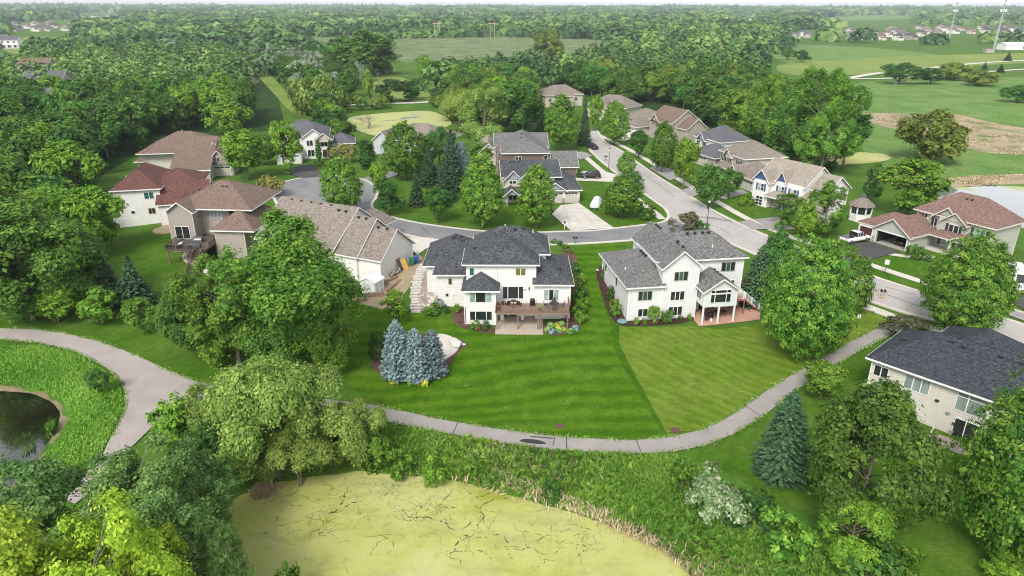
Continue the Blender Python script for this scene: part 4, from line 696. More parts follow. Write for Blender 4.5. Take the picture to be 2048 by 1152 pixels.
def pix(Pw):
    c, s = math.cos(PITCH), math.sin(PITCH); x, y, z = Pw[:, 0], Pw[:, 1], Pw[:, 2]-H; d = y*c-z*s; up = y*s+z*c; px, py = x/d*F, up/d*F
    cr, sr = math.cos(ROLL), math.sin(ROLL); return np.c_[1024+px*cr+py*sr, 576-(-px*sr+py*cr)]
def open_view(S, hh, wd):
    k = np.ones(len(S), bool)
    for f in (.4, .7, 1.):
        for sx in (-.45, 0, .45):
            q = pix(np.c_[S[:, 0]+sx*wd, S[:, 1], hts(S)+hh*f])
            for j_, v_ in enumerate(VIS): k &= (sdist(q, v_) > 0) | ((rng.random(len(S)) < .72) if j_ in (5, 7) else False)
    return k
# ---- the woods: every tree that can be told apart stands on its own
REST = []
def wood(poly, step, kinds, hr, wr, label, group, lim=400, clear=()):
    A = np.array([P(u, v) for u, v in poly]); x0, y0 = A.min(0); x1, y1 = A.max(0)
    xs, ys = np.meshgrid(np.arange(x0, x1, step), np.arange(y0, y1, step)); S = np.c_[xs.ravel(), ys.ravel()]+rng.uniform(-.42, .42, (xs.size, 2))*step
    S = S[sdist(S, A) < 0]; S = S[open_view(S, hr[1]*.9, wr[0])]; S = S[np.argsort(S[:, 1]-abs(S[:, 0])*.0)]; REST.extend((float(x), float(y), step*1.12) for x, y in S[lim:]); S = S[:lim]
    for i, (x, y) in enumerate(S):
        k = kinds[i*7 % len(kinds)]; plant(k, float(x), float(y), rnd.uniform(*hr), rnd.uniform(*wr), label[k] if isinstance(label, dict) else label, group)
    return len(S)
WL = {'forest': 'mid green crown in the dense wood behind the red-roofed house', 'forest_deep': 'dark green crown in the dense wood behind the red-roofed house', 'bright': 'light green crown in the dense wood behind the red-roofed house', 'forest_near': 'broad leafy crown at the near edge of the dense wood', 'spruce_big': 'dark conifer in the dense wood behind the red-roofed house'}
nw = wood([(0,150),(150,112),(420,112),(500,140),(545,230),(560,262),(445,268),(440,255),(300,290),(200,330),(150,390),(190,450),(110,520),(0,520),(-60,400),(-60,200)], 8.2, ['forest','forest_deep','forest','forest','bright','forest_deep'], (11,16), (9,12.5), WL, 'crowns of the dense left wood', 135)
WR = {'forest': 'mid green crown in the wood behind the long street houses', 'forest_deep': 'dark green crown in the wood behind the long street houses', 'bright': 'light green crown in the wood behind the long street houses', 'olive': 'olive green crown in the wood behind the long street houses', 'forest_near': 'broad leafy crown in the wood by the marsh'}
nw += wood([(1250,215),(1330,205),(1400,240),(1430,272),(1500,290),(1560,318),(1620,345),(1700,350),(1735,330),(1690,300),(1690,220),(1600,200),(1560,160),(1480,130),(1180,125),(1000,128),(900,140),(880,170),(960,180),(1080,165)], 8.8, ['forest','forest','bright','forest_deep','olive','forest'], (10,15), (9,12), WR, 'crowns of the wood behind the street', 140)
WC = {'forest': 'mid green tree around the weedy pond', 'forest_deep': 'dark green tree around the weedy pond', 'bright': 'light green tree around the weedy pond', 'olive': 'olive tree around the weedy pond'}
nw += wood([(580,258),(640,236),(690,250),(720,275),(760,282),(740,300),(700,300),(600,270)], 7.5, ['forest','bright','forest_deep'], (7,10), (7,9), WC, 'trees around the weedy pond')
nw += wood([(905,250),(990,255),(1060,262),(1080,240),(1060,190),(980,170),(920,180),(900,210)], 8.5, ['forest','bright','olive','forest'], (10,14), (9,12), WC, 'trees around the weedy pond')
nw += wood([(660,215),(700,222),(760,222),(860,215),(880,225),(900,210),(860,205),(690,206)], 7, ['forest','olive'], (3,5), (5,7), {'forest': 'low bush between gravel track and weedy pond', 'olive': 'low olive bush between gravel track and weedy pond'}, 'bushes by the gravel track')
nw += wood([(500,125),(600,120),(700,130),(740,150),(700,200),(660,215),(600,205),(560,175)], 10, ['forest_deep','forest','silver'], (9,13), (10,13), {'forest': 'round crown beyond the weeping willow', 'forest_deep': 'dark round crown beyond the weeping willow', 'silver': 'pale whitish green crown beyond the weeping willow'}, 'trees beyond the weeping willow')
nw += wood([(1900,168),(1990,165),(2060,175),(2060,192),(1960,182)], 8, ['olive','forest'], (4,6), (7,9), {'olive': 'olive bush on the far rim of the marsh', 'forest': 'green bush on the far rim of the marsh'}, 'bushes on the marsh rim')
nw += wood([(1690,340),(1740,345),(1760,380),(1720,400),(1680,380),(1660,350)], 6, ['forest','deep'], (6,9), (6,8), {'forest': 'green tree behind the white blue-trimmed house', 'deep': 'dark tree behind the white blue-trimmed house'}, 'trees behind the blue-trimmed house')
nw += wood([(960,300),(985,330),(975,345),(950,320)], 6, ['forest','bright'], (8,11), (6,8), {'forest': 'green tree left of the grey hip-roofed house', 'bright': 'light green tree left of the grey hip-roofed house'}, 'trees left of the grey hip roof')
print('WOOD TREES', nw)
for u, vb, vt, wd_ in ((1195,148,105,60),(1240,150,104,70),(1290,150,100,70),(1345,150,108,50)): dead(u, vb, vt, wd_, 'leafless grey brown tree in the wood beyond the street', 'leafless trees beyond the street')
for u, vb, vt, wd_ in ((500,205,150,60),(465,215,175,60),(520,135,88,60),(570,128,90,70)): dead(u, vb, vt, wd_, 'leafless grey tree by the mown clearing', 'leafless trees by the clearing')
# ---- the far woods, a mass nobody could count
FIELDS = [np.array([P(u, v) for u, v in p]) for p in (
 [(780,78),(1000,74),(1200,80),(1290,90),(1180,100),(900,112),(800,124)],
 [(1530,108),(1620,92),(1760,88),(1900,96),(2400,90),(2400,200),(1900,170),(1690,160),(1560,150)], [(1650,33),(1740,29),(1835,31),(1835,40),(1720,43),(1650,43)],
 [(-40,84),(60,74),(140,80),(250,82),(120,96),(40,112),(-40,112)], [(0,50),(160,40),(170,62),(60,72),(0,72)], [(1560,64),(1640,58),(1800,52),(2100,50),(2100,84),(1800,78),(1580,76)], [(140,26),(240,24),(240,34),(150,38)], [(700,33),(860,35),(860,40),(700,39)], [(890,33),(960,33),(960,40),(890,40)])]
pts = []; r = 330.
while r < 6800:
    st = 9.5+r/52.; a = -.72
    while a < .72:
        a += st/r*rnd.uniform(.75, 1.25); rr = r+rnd.uniform(-.5, .5)*st; pts.append((rr*math.sin(a), rr*math.cos(a), st))
    r += st*1.0
A = np.array(pts); D = np.hypot(A[:, 0], A[:, 1]); keep = np.ones(len(A), bool)
for p in FIELDS: keep &= sdist(A[:, :2], p) > 0
nz = np.sin(A[:, 0]*.004+1)*np.sin(A[:, 1]*.0031+.5)+.6*np.sin(A[:, 0]*.011+A[:, 1]*.007)+.5*np.sin(A[:, 0]*.0017-A[:, 1]*.0043)
keep &= (nz > -.95) | (rng.random(len(A)) < .2)
uu = np.array([0.]*len(A))
# keep them off the ground where single trees stand
for poly in ([(0,150),(150,112),(420,112),(500,140),(545,230),(0,560),(-100,300)], [(1250,215),(1700,300),(1690,220),(1600,200),(1560,160),(1480,130),(1180,125),(1000,128),(900,140),(880,170)], [(500,125),(600,120),(700,130),(740,150),(880,150),(880,225),(660,220),(560,175)]): keep &= sdist(A[:, :2], np.array([P(u, v) for u, v in poly])) > 0
keep &= ~((D < 420) & (np.abs(A[:, 0]) < 300) & (A[:, 1] < 330) & (A[:, 0] > 60)); keep &= ~((A[:, 0] > -60) & (A[:, 0] < 60) & (A[:, 1] < 360) & (A[:, 1] > 200) & (D < 340))
A = A[keep]; D = D[keep]; k_ = open_view(A[:, :2], 13., A[:, 2]*.9); A = A[k_]; D = D[k_]; print('FAR TREES', len(A))
A = np.concatenate([A, np.array(REST)]); D = np.hypot(A[:, 0], A[:, 1])
nq = np.clip((12000/D**.75), 16, 220).astype(int); idx = np.repeat(np.arange(len(A)), nq); n = len(idx)
hh = rng.uniform(6.5, 16.5, len(A))+np.clip(D/900, 0, 4); ww = np.maximum(8, A[:, 2]*rng.uniform(.65, 1.35, len(A)))
U = unit(rng.normal(size=(n, 3))); U[:, 2] = np.abs(U[:, 2])*1.25-.25; rr = .8+.3*rng.random(n); Pn = np.c_[A[idx, 0]+U[:, 0]*ww[idx]/2*rr, A[idx, 1]+U[:, 1]*ww[idx]/2*rr, hh[idx]*(.32+.62*U[:, 2]*rr)]
S = ww[idx]*2.1/np.sqrt(nq[idx]); tt = np.clip(rng.normal(.42, .24, len(A))+.28*np.sin(A[:, 0]*.013+A[:, 1]*.004)*np.sin(A[:, 1]*.009-A[:, 0]*.006), 0, 1)[idx]+rng.normal(size=n)*.12
o = link('far_woods', leaves_mesh('far_woods', Pn, U+rng.normal(size=(n, 3))*.5+[0, 0, .4], S, tt, 'leaf_far', 1.2)); o['kind'] = 'stuff'; o['label'] = 'woods covering the far country up to the horizon'
# ---- weeds and reeds of the banks, uncountable
def blades(name, polys, n, hr, wr, mat, label, lean=.35, patch=-9):
    allp = []
    for poly in polys:
        Aw = np.array([P(u, v) for u, v in poly]); x0, y0 = Aw.min(0); x1, y1 = Aw.max(0); S = rng.uniform((x0, y0), (x1, y1), (n*3//len(polys), 2)); S = S[sdist(S, Aw) < 0]; S = S[np.sin(S[:, 0]*.21+S[:, 1]*.13)+np.sin(S[:, 0]*.09-S[:, 1]*.31)+rng.normal(size=len(S))*.35 > patch]; S = S[:n//len(polys)]; allp.append(S)
    S = np.concatenate(allp); k = len(S); h = rng.uniform(*hr, k)*(.75+.5*np.abs(np.sin(S[:, 0]*.5)*np.sin(S[:, 1]*.43+1))); a = rng.uniform(0, 6.283, k)
    N = np.c_[np.cos(a), np.sin(a), rng.uniform(.2, .9, k)]; al = np.c_[rng.normal(size=(k, 2))*lean, np.ones(k)]
    Pn = np.c_[S, hts(S)+h*.42]; tt = .45+.22*np.sin(S[:, 0]*.35)*np.sin(S[:, 1]*.3)+rng.normal(size=k)*.2
    asp = np.mean(hr)/np.mean(wr); o = link(name, leaves_mesh(name, Pn, N, h*asp**-.5*1.0, tt, mat, asp, al)); o['kind'] = 'stuff'; o['label'] = label
BANK = [(700,905),(760,855),(900,877),(1100,906),(1270,915),(1340,912),(1380,925),(1460,975),(1560,1030),(1640,1075),(1750,1160),(1440,1240),(1395,1170),(1330,1100),(1200,1040),(1050,996),(970,974),(900,957),(800,948),(720,941)]
def edge_grass(name, lines, n, hr, mat, label, off=.18):
    S = []
    for ln in lines:
        q = resample([Vector(P(u, v)) for u, v in ln], .25)
        for a, b in zip(q[:-1], q[1:]):
            for _ in range(n): f = rnd.random(); p = a.lerp(b, f); S.append((p.x+rnd.gauss(0, off), p.y+rnd.gauss(0, off)))
    S = np.array(S); S = S[np.sin(S[:, 0]*1.3)+np.sin(S[:, 1]*1.7+S[:, 0]*.6)+rng.normal(size=len(S))*.6 > -.5]; k = len(S); h = rng.uniform(*hr, k); a = rng.uniform(0, 6.283, k)
    o = link(name, leaves_mesh(name, np.c_[S, hts(S)+.1+h*.3], np.c_[np.cos(a), np.sin(a), rng.uniform(.3, 1, k)], h*.75, .4+rng.normal(size=k)*.25, mat, 2., np.c_[rng.normal(size=(k, 2))*.7, np.ones(k)])); o['kind'] = 'stuff'; o['label'] = label
LN = [TR_N[3:], TR_S[:-3], [(0,658),(60,659),(130,667),(200,684),(260,706),(330,739),(400,767),(445,774)], [(0,680),(80,688),(150,705),(210,735),(240,760),(252,790),(250,820),(235,855),(215,890)]]
edge_grass('edge_grass', LN, 7, (.14, .32), 'leaf_weed', 'grass creeping over the trail edges'); edge_grass('dead_edge_grass', LN, 2, (.12, .26), 'leaf_reed', 'dead straw along the trail edges', .14)
blades('tall_weeds', [BANK], 62000, (.3, .75), (.11, .17), 'leaf_weed', 'tall green weeds on the bank between trail and duckweed pond')
blades('leafy_weeds', [BANK], 16000, (.6, 1.15), (.3, .45), 'leaf_maple', 'darker leafy weeds in drifts on the duckweed pond bank', .8, .55)
blades('pale_stems', [BANK], 7000, (.7, 1.2), (.05, .08), 'leaf_reed', 'pale dry stems in drifts among the bank weeds', .5, .9)
blades('tall_grass', [[(-100,694),(80,692),(150,710),(206,742),(238,766),(246,795),(244,820),(228,858),(205,905),(120,960),(60,975),(95,905),(128,865),(140,830),(125,800),(70,778),(0,772),(-100,776)]], 40000, (.22, .5), (.08, .13), 'leaf_weed', 'tall grass on the bank of the dark pond')
SH = [(800,946),(900,955),(970,972),(1050,994),(1120,1014),(1200,1038),(1270,1068),(1335,1100),(1390,1150),(1405,1190),(1380,1185),(1360,1140),(1310,1108),(1260,1082),(1190,1056),(1110,1030),(1040,1008),(960,986),(890,968),(790,957)]
blades('dry_reeds', [SH, [(1180,1035),(1270,1060),(1340,1092),(1400,1130),(1440,1180),(1400,1180),(1330,1110),(1260,1080)], [(500,990),(540,975),(560,985),(545,1005),(515,1010)], [(1000,950),(1100,985),(1230,1030),(1200,1045),(1080,1005),(990,975)]], 6000, (.6, 1.2), (.06, .1), 'leaf_reed', 'dry tan reeds along the duckweed pond shore', .5)
blades('dry_reed_bed', [[(1700,228),(1790,226),(1850,232),(1900,225),(2000,250),(2060,258),(2120,290),(2060,312),(1960,306),(1900,290),(1800,262),(1720,242)], [(1730,355),(1800,352),(1880,360),(1960,352),(2080,348),(2080,368),(1960,372),(1890,376),(1800,372)]], 14000, (.3, .6), (.2, .32), 'leaf_reed', 'dry tan reed beds in the marsh', .6, .25)
blades('green_reeds', [[(20,895),(60,880),(75,900),(40,930),(10,960),(0,940)], [(95,860),(110,850),(112,868),(98,880)]], 900, (.8, 1.5), (.06, .1), 'leaf_weed', 'green reeds standing in the dark pond edge', .2)
# ================================================================== houses
FACE = {'S': ((1, 0), (0, -1)), 'N': ((-1, 0), (0, 1)), 'E': ((0, 1), (1, 0)), 'W': ((0, -1), (-1, 0))}
def wl(face, x, y, z):
    """(along, out, up) on a wall -> house coordinates"""
    (ax, ay), (nx_, ny_) = FACE[face]
    return lambda a, b, c: (x+ax*a+nx_*b, y+ay*a+ny_*b, z+c)
def wbox(mb, f, a0, a1, b0, b1, c0, c1):
    n = len(mb.v); mb.v += [f(a, b, c) for c in (c0, c1) for a, b in ((a0, b0), (a1, b0), (a1, b1), (a0, b1))]
    # (along, out, up) is left-handed on every face
    mb.f += [tuple(n+i for i in q) for q in ((0,1,2,3),(7,6,5,4),(4,5,1,0),(5,6,2,1),(6,7,3,2),(7,4,0,3))]
def window(h, face, x, y, z, w, hh, n=1, pane='glass_dark', frame='trim_white', rows=(1.,), shut=None, split=None):
    """a window on a wall; (x, y) is its middle on the wall plane, z its sill"""
    f = wl(face, x, y, z); mb = MB(); t = .07
    for a0, a1, c0, c1 in ((-w/2-t, w/2+t, -t, 0), (-w/2-t, w/2+t, hh, hh+t), (-w/2-t, -w/2, 0, hh), (w/2, w/2+t, 0, hh)): wbox(mb, f, a0, a1, -.02, .06, c0, c1)
    cols = split or [1/n]*n; xs = [-w/2]
    for c in cols: xs.append(xs[-1]+c*w)
    for a in xs[1:-1]: wbox(mb, f, a-.045, a+.045, -.02, .055, 0, hh)
    zs = [0.]
    for r in rows: zs.append(zs[-1]+r*hh/sum(rows))
    for c in zs[1:-1]: wbox(mb, f, -w/2, w/2, -.02, .052, c-.04, c+.04)
    o = mb.build('window', frame, h)
    panes = pane if isinstance(pane, (list, tuple)) else [pane]*len(cols)
    for i in range(len(cols)):
        for j in range(len(rows)):
            m = MB(); e = .0 if i == 0 else .045; e2 = .0 if i == len(cols)-1 else .045; q = .0 if j == 0 else .04; q2 = .0 if j == len(rows)-1 else .04
            wbox(m, f, xs[i]+e, xs[i+1]-e2, .004, .025, zs[j]+q, zs[j+1]-q2); m.build('pane', panes[i % len(panes)], o)
    if shut:
        for s in (-1, 1):
            m = MB(); a = s*(w/2+t+.24); wbox(m, f, a-.22, a+.22, .0, .05, -t, hh+t); m.build('shutter', shut, o)
    return o
def gdoor(h, face, x, y, z, w, hh, mat='garage_white', cols=4, rows=4, lights=True, frame='trim_white'):
    f = wl(face, x, y, z); mb = MB()
    for a0, a1, c0, c1 in ((-w/2-.14, w/2+.14, hh, hh+.16), (-w/2-.14, -w/2, 0, hh), (w/2, w/2+.14, 0, hh)): wbox(mb, f, a0, a1, -.02, .07, c0, c1)
    o = mb.build('garage_door', frame, h); m = MB(); wbox(m, f, -w/2, w/2, -.01, .012, 0, hh); m.build('door_slab', mat, o)
    for i in range(cols):
        for j in range(rows):
            a = -w/2+w*(i+.5)/cols; c = hh*(j+.5)/rows; m = MB(); g_ = lights and j == rows-1
            wbox(m, f, a-w/cols*.43, a+w/cols*.43, .013, .03, c-hh/rows*(.28 if g_ else .40), c+hh/rows*(.28 if g_ else .40)); m.build('door_light' if g_ else 'panel', 'glass_dark' if g_ else mat, o)
    return o
def door(h, face, x, y, z, w=.95, hh=2.05, mat='trim_white'):
    f = wl(face, x, y, z); mb = MB()
    for a0, a1, c0, c1 in ((-w/2-.1, w/2+.1, hh, hh+.1), (-w/2-.1, -w/2, 0, hh), (w/2, w/2+.1, 0, hh)): wbox(mb, f, a0, a1, -.02, .07, c0, c1)
    o = mb.build('door', 'trim_white', h); m = MB(); wbox(m, f, -w/2, w/2, 0, .03, 0, hh); m.build('door_leaf', mat, o); m = MB(); wbox(m, f, w*.32, w*.38, .03, .1, 1., 1.08); m.build('handle', 'metal_dark', o); return o
def trim_bar(mb, a, b, hgt, th=.05):
    """a board hanging from the line a-b, hgt tall"""
    a, b = Vector(a), Vector(b); d = (b-a); s = Vector((d.y, -d.x, 0)).normalized()*th
    mb.prism([a-s*.5, b-s*.5, b+s*.5, a+s*.5], (0, 0, -hgt))
def hip(h, x0, x1, y0, y1, ze, rise, roof, oh=.5, trim='trim_white', name='roof', gut=True):
    X0, X1, Y0, Y1 = x0-oh, x1+oh, y0-oh, y1+oh; t = .16; k = min(X1-X0, Y1-Y0)/2; z1 = ze+t; z2 = ze+t+rise; mb = MB()
    if X1-X0 >= Y1-Y0: r = [(X0+k, (Y0+Y1)/2, z2), (X1-k, (Y0+Y1)/2, z2)]; fs = [[(X0,Y0,z1),(X1,Y0,z1),r[1],r[0]], [(X1,Y1,z1),(X0,Y1,z1),r[0],r[1]], [(X1,Y0,z1),(X1,Y1,z1),r[1]], [(X0,Y1,z1),(X0,Y0,z1),r[0]]]
    else: r = [((X0+X1)/2, Y0+k, z2), ((X0+X1)/2, Y1-k, z2)]; fs = [[(X1,Y0,z1),(X1,Y1,z1),r[1],r[0]], [(X0,Y1,z1),(X0,Y0,z1),r[0],r[1]], [(X0,Y0,z1),(X1,Y0,z1),r[0]], [(X1,Y1,z1),(X0,Y1,z1),r[1]]]
    for q in fs: mb.face(q)
    for a, b in (((X0,Y0),(X1,Y0)),((X1,Y0),(X1,Y1)),((X1,Y1),(X0,Y1)),((X0,Y1),(X0,Y0))): mb.face([(*a, ze), (*b, ze), (*b, z1), (*a, z1)])
    mb.face([(X0,Y0,ze),(X0,Y1,ze),(X1,Y1,ze),(X1,Y0,ze)]); o = mb.build(name, roof, h)
    m = MB(); e = .04; zt = z1-.03
    for a, b in (((X0-e,Y0-e/2),(X1+e,Y0-e/2)),((X1+e/2,Y0+e),(X1+e/2,Y1-e)),((X1+e,Y1+e/2),(X0-e,Y1+e/2)),((X0-e/2,Y1-e),(X0-e/2,Y0+e))): trim_bar(m, (*a, zt), (*b, zt), .19, .06)
    m.build('gutter', trim, o)
    m = MB()          # ridge and hip caps
    for a in r:
        for c in ((X0,Y0),(X1,Y0),(X1,Y1),(X0,Y1)):
            if math.dist(a[:2], c) < k*1.5+.1: m.tube([Vector((*c, z1)), Vector(a)], .055, 4)
    if math.dist(r[0], r[1]) > .2: m.tube([r[0], r[1]], .06, 4)
    m.build('ridge_cap', roof, o); return o
def leanhip(h, xc, xe, y0, y1, ze, rise, roof, oh=.5, trim='trim_white'):
    """half a hip roof: from its eave at xe up to the wall at xc"""
    sg = 1 if xe > xc else -1; X = xe+sg*oh; Y0, Y1 = y0-oh, y1+oh; k = abs(X-xc); t = .16; z1 = ze+t; z2 = z1+rise; mb = MB(); fl = (lambda q: q) if sg > 0 else (lambda q: q[::-1])
    for q in ([(X,Y0,z1),(X,Y1,z1),(xc,Y1-k,z2),(xc,Y0+k,z2)], [(xc,Y0,z1),(X,Y0,z1),(xc,Y0+k,z2)], [(X,Y1,z1),(xc,Y1,z1),(xc,Y1-k,z2)], [(xc,Y0,ze),(xc,Y1,ze),(X,Y1,ze),(X,Y0,ze)], [(xc,Y0,ze),(X,Y0,ze),(X,Y0,z1),(xc,Y0,z1)], [(X,Y0,ze),(X,Y1,ze),(X,Y1,z1),(X,Y0,z1)], [(X,Y1,ze),(xc,Y1,ze),(xc,Y1,z1),(X,Y1,z1)], [(xc,Y1,ze),(xc,Y0,ze),(xc,Y0,z1),(xc,Y0+k,z2),(xc,Y1-k,z2),(xc,Y1,z1)]): mb.face(fl(q))
    o = mb.build('roof', roof, h); m = MB(); e = .04*sg; zt = z1-.03
    for a, b in (((xc,Y0-.02),(X+e,Y0-.02)),((X+e/2,Y0+.04),(X+e/2,Y1-.04)),((X+e,Y1+.02),(xc,Y1+.02))): trim_bar(m, (*a, zt), (*b, zt), .19, .06)
    m.build('gutter', trim, o); m = MB(); m.tube([(X,Y0,z1),(xc,Y0+k,z2)], .055, 4); m.build('ridge_cap', roof, o); return o
def gable(h, x0, x1, y0, y1, ze, rise, roof, wall, axis='y', oh=.45, oe=.4, trim='trim_white', zb=None, ends=(True, True)):
    """a gable roof, its ridge along the axis, with the wall triangles under it"""
    t = .16
    if axis == 'y': W0, W1, L0, L1 = x0, x1, y0, y1; tr = lambda a, b, c: (a, b, c)
    else: W0, W1, L0, L1 = y0, y1, x0, x1; tr = lambda a, b, c: (b, a, c)
    m_ = (W0+W1)/2; k = (W1-W0)/2; sl = rise/k; zr = ze+rise; a0, a1 = W0-oe, W1+oe; zl = ze-oe*sl; mb = MB()
    for s in ((a0, m_), (a1, m_)): mb.prism([tr(s[0], L0-oh, zl), tr(m_, L0-oh, zr), tr(m_, L0-oh, zr+t), tr(s[0], L0-oh, zl+t)], Vector(tr(0, L1-L0+2*oh, 0)))
    o = mb.build('roof', roof, h); m = MB()
    for L, sg in ((L0-oh, -1), (L1+oh, 1)):
        for a in (a0, a1): m.prism([tr(a, L, zl-.05), tr(m_, L, zr-.05), tr(m_, L, zr+t-.02), tr(a, L, zl+t-.02)], Vector(tr(0, sg*.05, 0)))
    for a, sg in ((a0, -1), (a1, 1)): m.prism([tr(a, L0-oh, zl-.04), tr(a, L1+oh, zl-.04), tr(a, L1+oh, zl+t-.02), tr(a, L0-oh, zl+t-.02)], Vector(tr(sg*.05, 0, 0)))
    m.build('fascia', trim, o)
    for (L, sg), on in zip(((L0, 1), (L1, -1)), ends):
        if on: m = MB(); m.prism([tr(W0, L, ze-.01), tr(W1, L, ze-.01), tr(m_, L, zr-.01)], Vector(tr(0, sg*.12, 0))); m.build('gable_wall', wall, h)
    return o
def walls(h, x0, x1, y0, y1, z0, z1, mat, corner=True, name='wall'):
    mb = MB(); mb.box(x0, x1, y0, y1, z0, z1); o = mb.build(name, mat, h)
    if corner:
        for x in (x0, x1):
            for y in (y0, y1): m = MB(); m.box(x-.045, x+.045, y-.045, y+.045, z0, z1-.01); m.build('corner_board', 'trim_white' if mat in ('siding_white', 'siding_coolwhite') else 'trim_cream', o)
    return o
def vents(h, pts, mat='vent_black', s=.32):
    for x, y, z in pts:
        m = MB(); m.box(x-s/2, x+s/2, y-s*.45, y+s*.45, z-.12, z+.16); m.box(x-s*.62, x+s*.62, y-s*.6, y+s*.6, z+.16, z+.2); m.build('roof_vent', mat, h)
def pipe(h, x, y, z, mat='trim_white', hh=.35, r=.07):
    m = MB(); m.tube([(x, y, z-.3), (x, y, z+hh)], r, 8); m.build('vent_pipe', mat, h)
def spout(h, x, y, z0, z1, mat='trim_white'):
    m = MB(); m.box(x-.05, x+.05, y-.05, y+.05, z0, z1); m.build('downspout', mat, h)
def railing(parent, pts, z, hh=.95, mat='rail_brown', gap=.14, post=1.8, mesh=False, bal=None):
    """rails along a line of points, balusters between"""
    m = MB(); b = MB()
    for p, q in zip(pts[:-1], pts[1:]):
        p3, q3 = Vector((*p, z) if len(p) == 2 else p), Vector((*q, z) if len(q) == 2 else q); L = (q3-p3).length
        for dz in (hh, .1): m.tube([p3+Vector((0, 0, dz)), q3+Vector((0, 0, dz))], .045 if dz == hh else .03, 4)
        for i in range(int(L/post)+2):
            s = min(1, i*post/L); c = p3.lerp(q3, s); m.box(c.x-.05, c.x+.05, c.y-.05, c.y+.05, c.z-.05, c.z+hh+.05)
        for i in range(1, int(L/gap)): c = p3.lerp(q3, i*gap/L); b.tube([c+Vector((0, 0, .1)), c+Vector((0, 0, hh))], .022, 4)
    o = m.build('railing', mat, parent); k = b.build('balusters', bal or mat, o); k['kind'] = 'stuff'; return o
def planks(parent, x0, x1, y0, y1, z, mat, along='x', wd=.28, th=.05):
    n = int(((y1-y0) if along == 'x' else (x1-x0))/wd); me = None
    for i in range(n):
        m = MB(); g_ = .012
        if along == 'x':
            if me is None: m.box(x0, x1, g_, wd-g_, z, z+th); me = m.mesh('plank', mat)
            link('plank', me, parent, (0, y0+i*wd, 0))
        else:
            if me is None: m.box(g_, wd-g_, y0, y1, z, z+th); me = m.mesh('plank', mat)
            link('plank', me, parent, (x0+i*wd, 0, 0))
def stairs(h, a, b, width, z0, z1, n, mat, rail='rail_brown', bal=None, name='stair'):
    """a flight from a (top, z1) to b (foot, z0) in house coordinates"""
    a, b = Vector(a), Vector(b); d = (b-a).normalized(); s = Vector((-d.y, d.x))*width/2; m = MB()
    for sg in (-1, 1):
        p, q = a+s*sg, b+s*sg; m.prism([(*p, z1-.3), (*q, z0-.05), (*q, z0+.12), (*p, z1)], (*(s.normalized()*-.06*sg), 0))
    o = m.build(name, mat, h)
    for i in range(n):
        t = (i+.5)/n; c = a.lerp(b, t); z = z1+(z0-z1)*(i+1)/(n+1); m = MB(); u = d*.15
        m.prism([(*(c-s*.96-u), z), (*(c+s*.96-u), z), (*(c+s*.96+u), z), (*(c-s*.96+u), z)], (0, 0, .05)); m.build('tread', mat, o)
    for sg in (-1, 1): railing(o, [(*(a+s*sg), z1), (*(b+s*sg), z0)], 0, .9, rail, .16, 1.6, bal=bal)
    return o
# ---------------------------------------------------------------- the cream house with the deck (walkout back to the lawn)
h1 = thing('house', 'cream two-storey house with charcoal hip roofs, brown deck and paver patio behind it', 'house', (0, 80, 0))
W_, R_ = 'siding_white', 'shingle_charcoal'
walls(h1, -6.1, 3.2, 5.4, 15.5, -.4, 8.0, W_); walls(h1, -6.1, -2.15, 3.0, 5.4, -.4, 5.2, W_); walls(h1, 3.2, 7.8, 4.7, 15.2, -.4, 5.4, W_); walls(h1, -10.4, -6.1, 8.0, 17., -.4, 5.5, W_); walls(h1, -12.2, -10.4, 11.4, 20., .4, 5.5, W_); walls(h1, -10.4, -5, 17., 20., .4, 5.5, W_, False); walls(h1, 3.2, 4.7, 9.6, 15.5, 5.4, 8., W_, False)
hip(h1, -6.2, 3.2, 5.4, 14.2, 8.0, 2.45, R_); hip(h1, -5.2, 4.8, 9.6, 16.6, 8.02, 2.75, R_); hip(h1, -6.2, -2.1, 3.0, 8.5, 5.2, 1.65, R_, .5); leanhip(h1, 2.75, 7.8, 4.7, 15.2, 5.42, 2.55, R_); hip(h1, -10.5, -2.5, 8.0, 17.5, 5.5, 2.7, R_); hip(h1, -12.3, -4.5, 11.4, 20.5, 5.53, 2.95, R_)
G4 = ['glass_curtain', 'glass_dark', 'glass_curtain']
window(h1, 'S', -4.15, 3.0, 3.55, 2.9, 1.45, 3, ['glass_curtain', 'glass_dark', 'glass_curtain'], split=[.26, .48, .26]); window(h1, 'S', -4.15, 3.0, .95, 2.9, 1.25, 3, 'glass_dark', split=[.25, .5, .25])
window(h1, 'S', -5.4, 5.4, 6.45, .55, 1.0, 1, 'glass_teal'); window(h1, 'S', 1.15, 5.4, 6.45, 1.3, 1.0, 2, 'glass_olive'); window(h1, 'S', .15, 5.4, 3.05, 2.75, 1.75, 3, 'glass_dark', split=[.24, .52, .24]); window(h1, 'S', 5.3, 4.7, 3.1, 1.95, 1.55, 3, ['glass_curtain', 'glass_dark', 'glass_curtain'], split=[.33, .34, .33])
window(h1, 'S', -.5, 5.4, .05, 2.3, 2.0, 2, 'glass_dark'); window(h1, 'S', 5.3, 4.7, 1.75, 1.3, .35, 2, 'glass_dark'); window(h1, 'S', -8.6, 8.0, 4.1, .4, .8, 1, 'glass_dark', 'trim_tan'); window(h1, 'S', -6.5, 8.0, 4.3, .45, .8, 1, 'glass_dark', 'trim_tan')
vents(h1, [(-8.6, 14.9, 8.6), (-7.4, 15.2, 8.6), (.4, 12.4, 10.75), (1.6, 12.6, 10.7), (6.6, 7.5, 6.6), (-5.2, 9., 9.0)], s=.3); pipe(h1, -1., 13.6, 10.7); pipe(h1, 3.0, 13.6, 9.9)
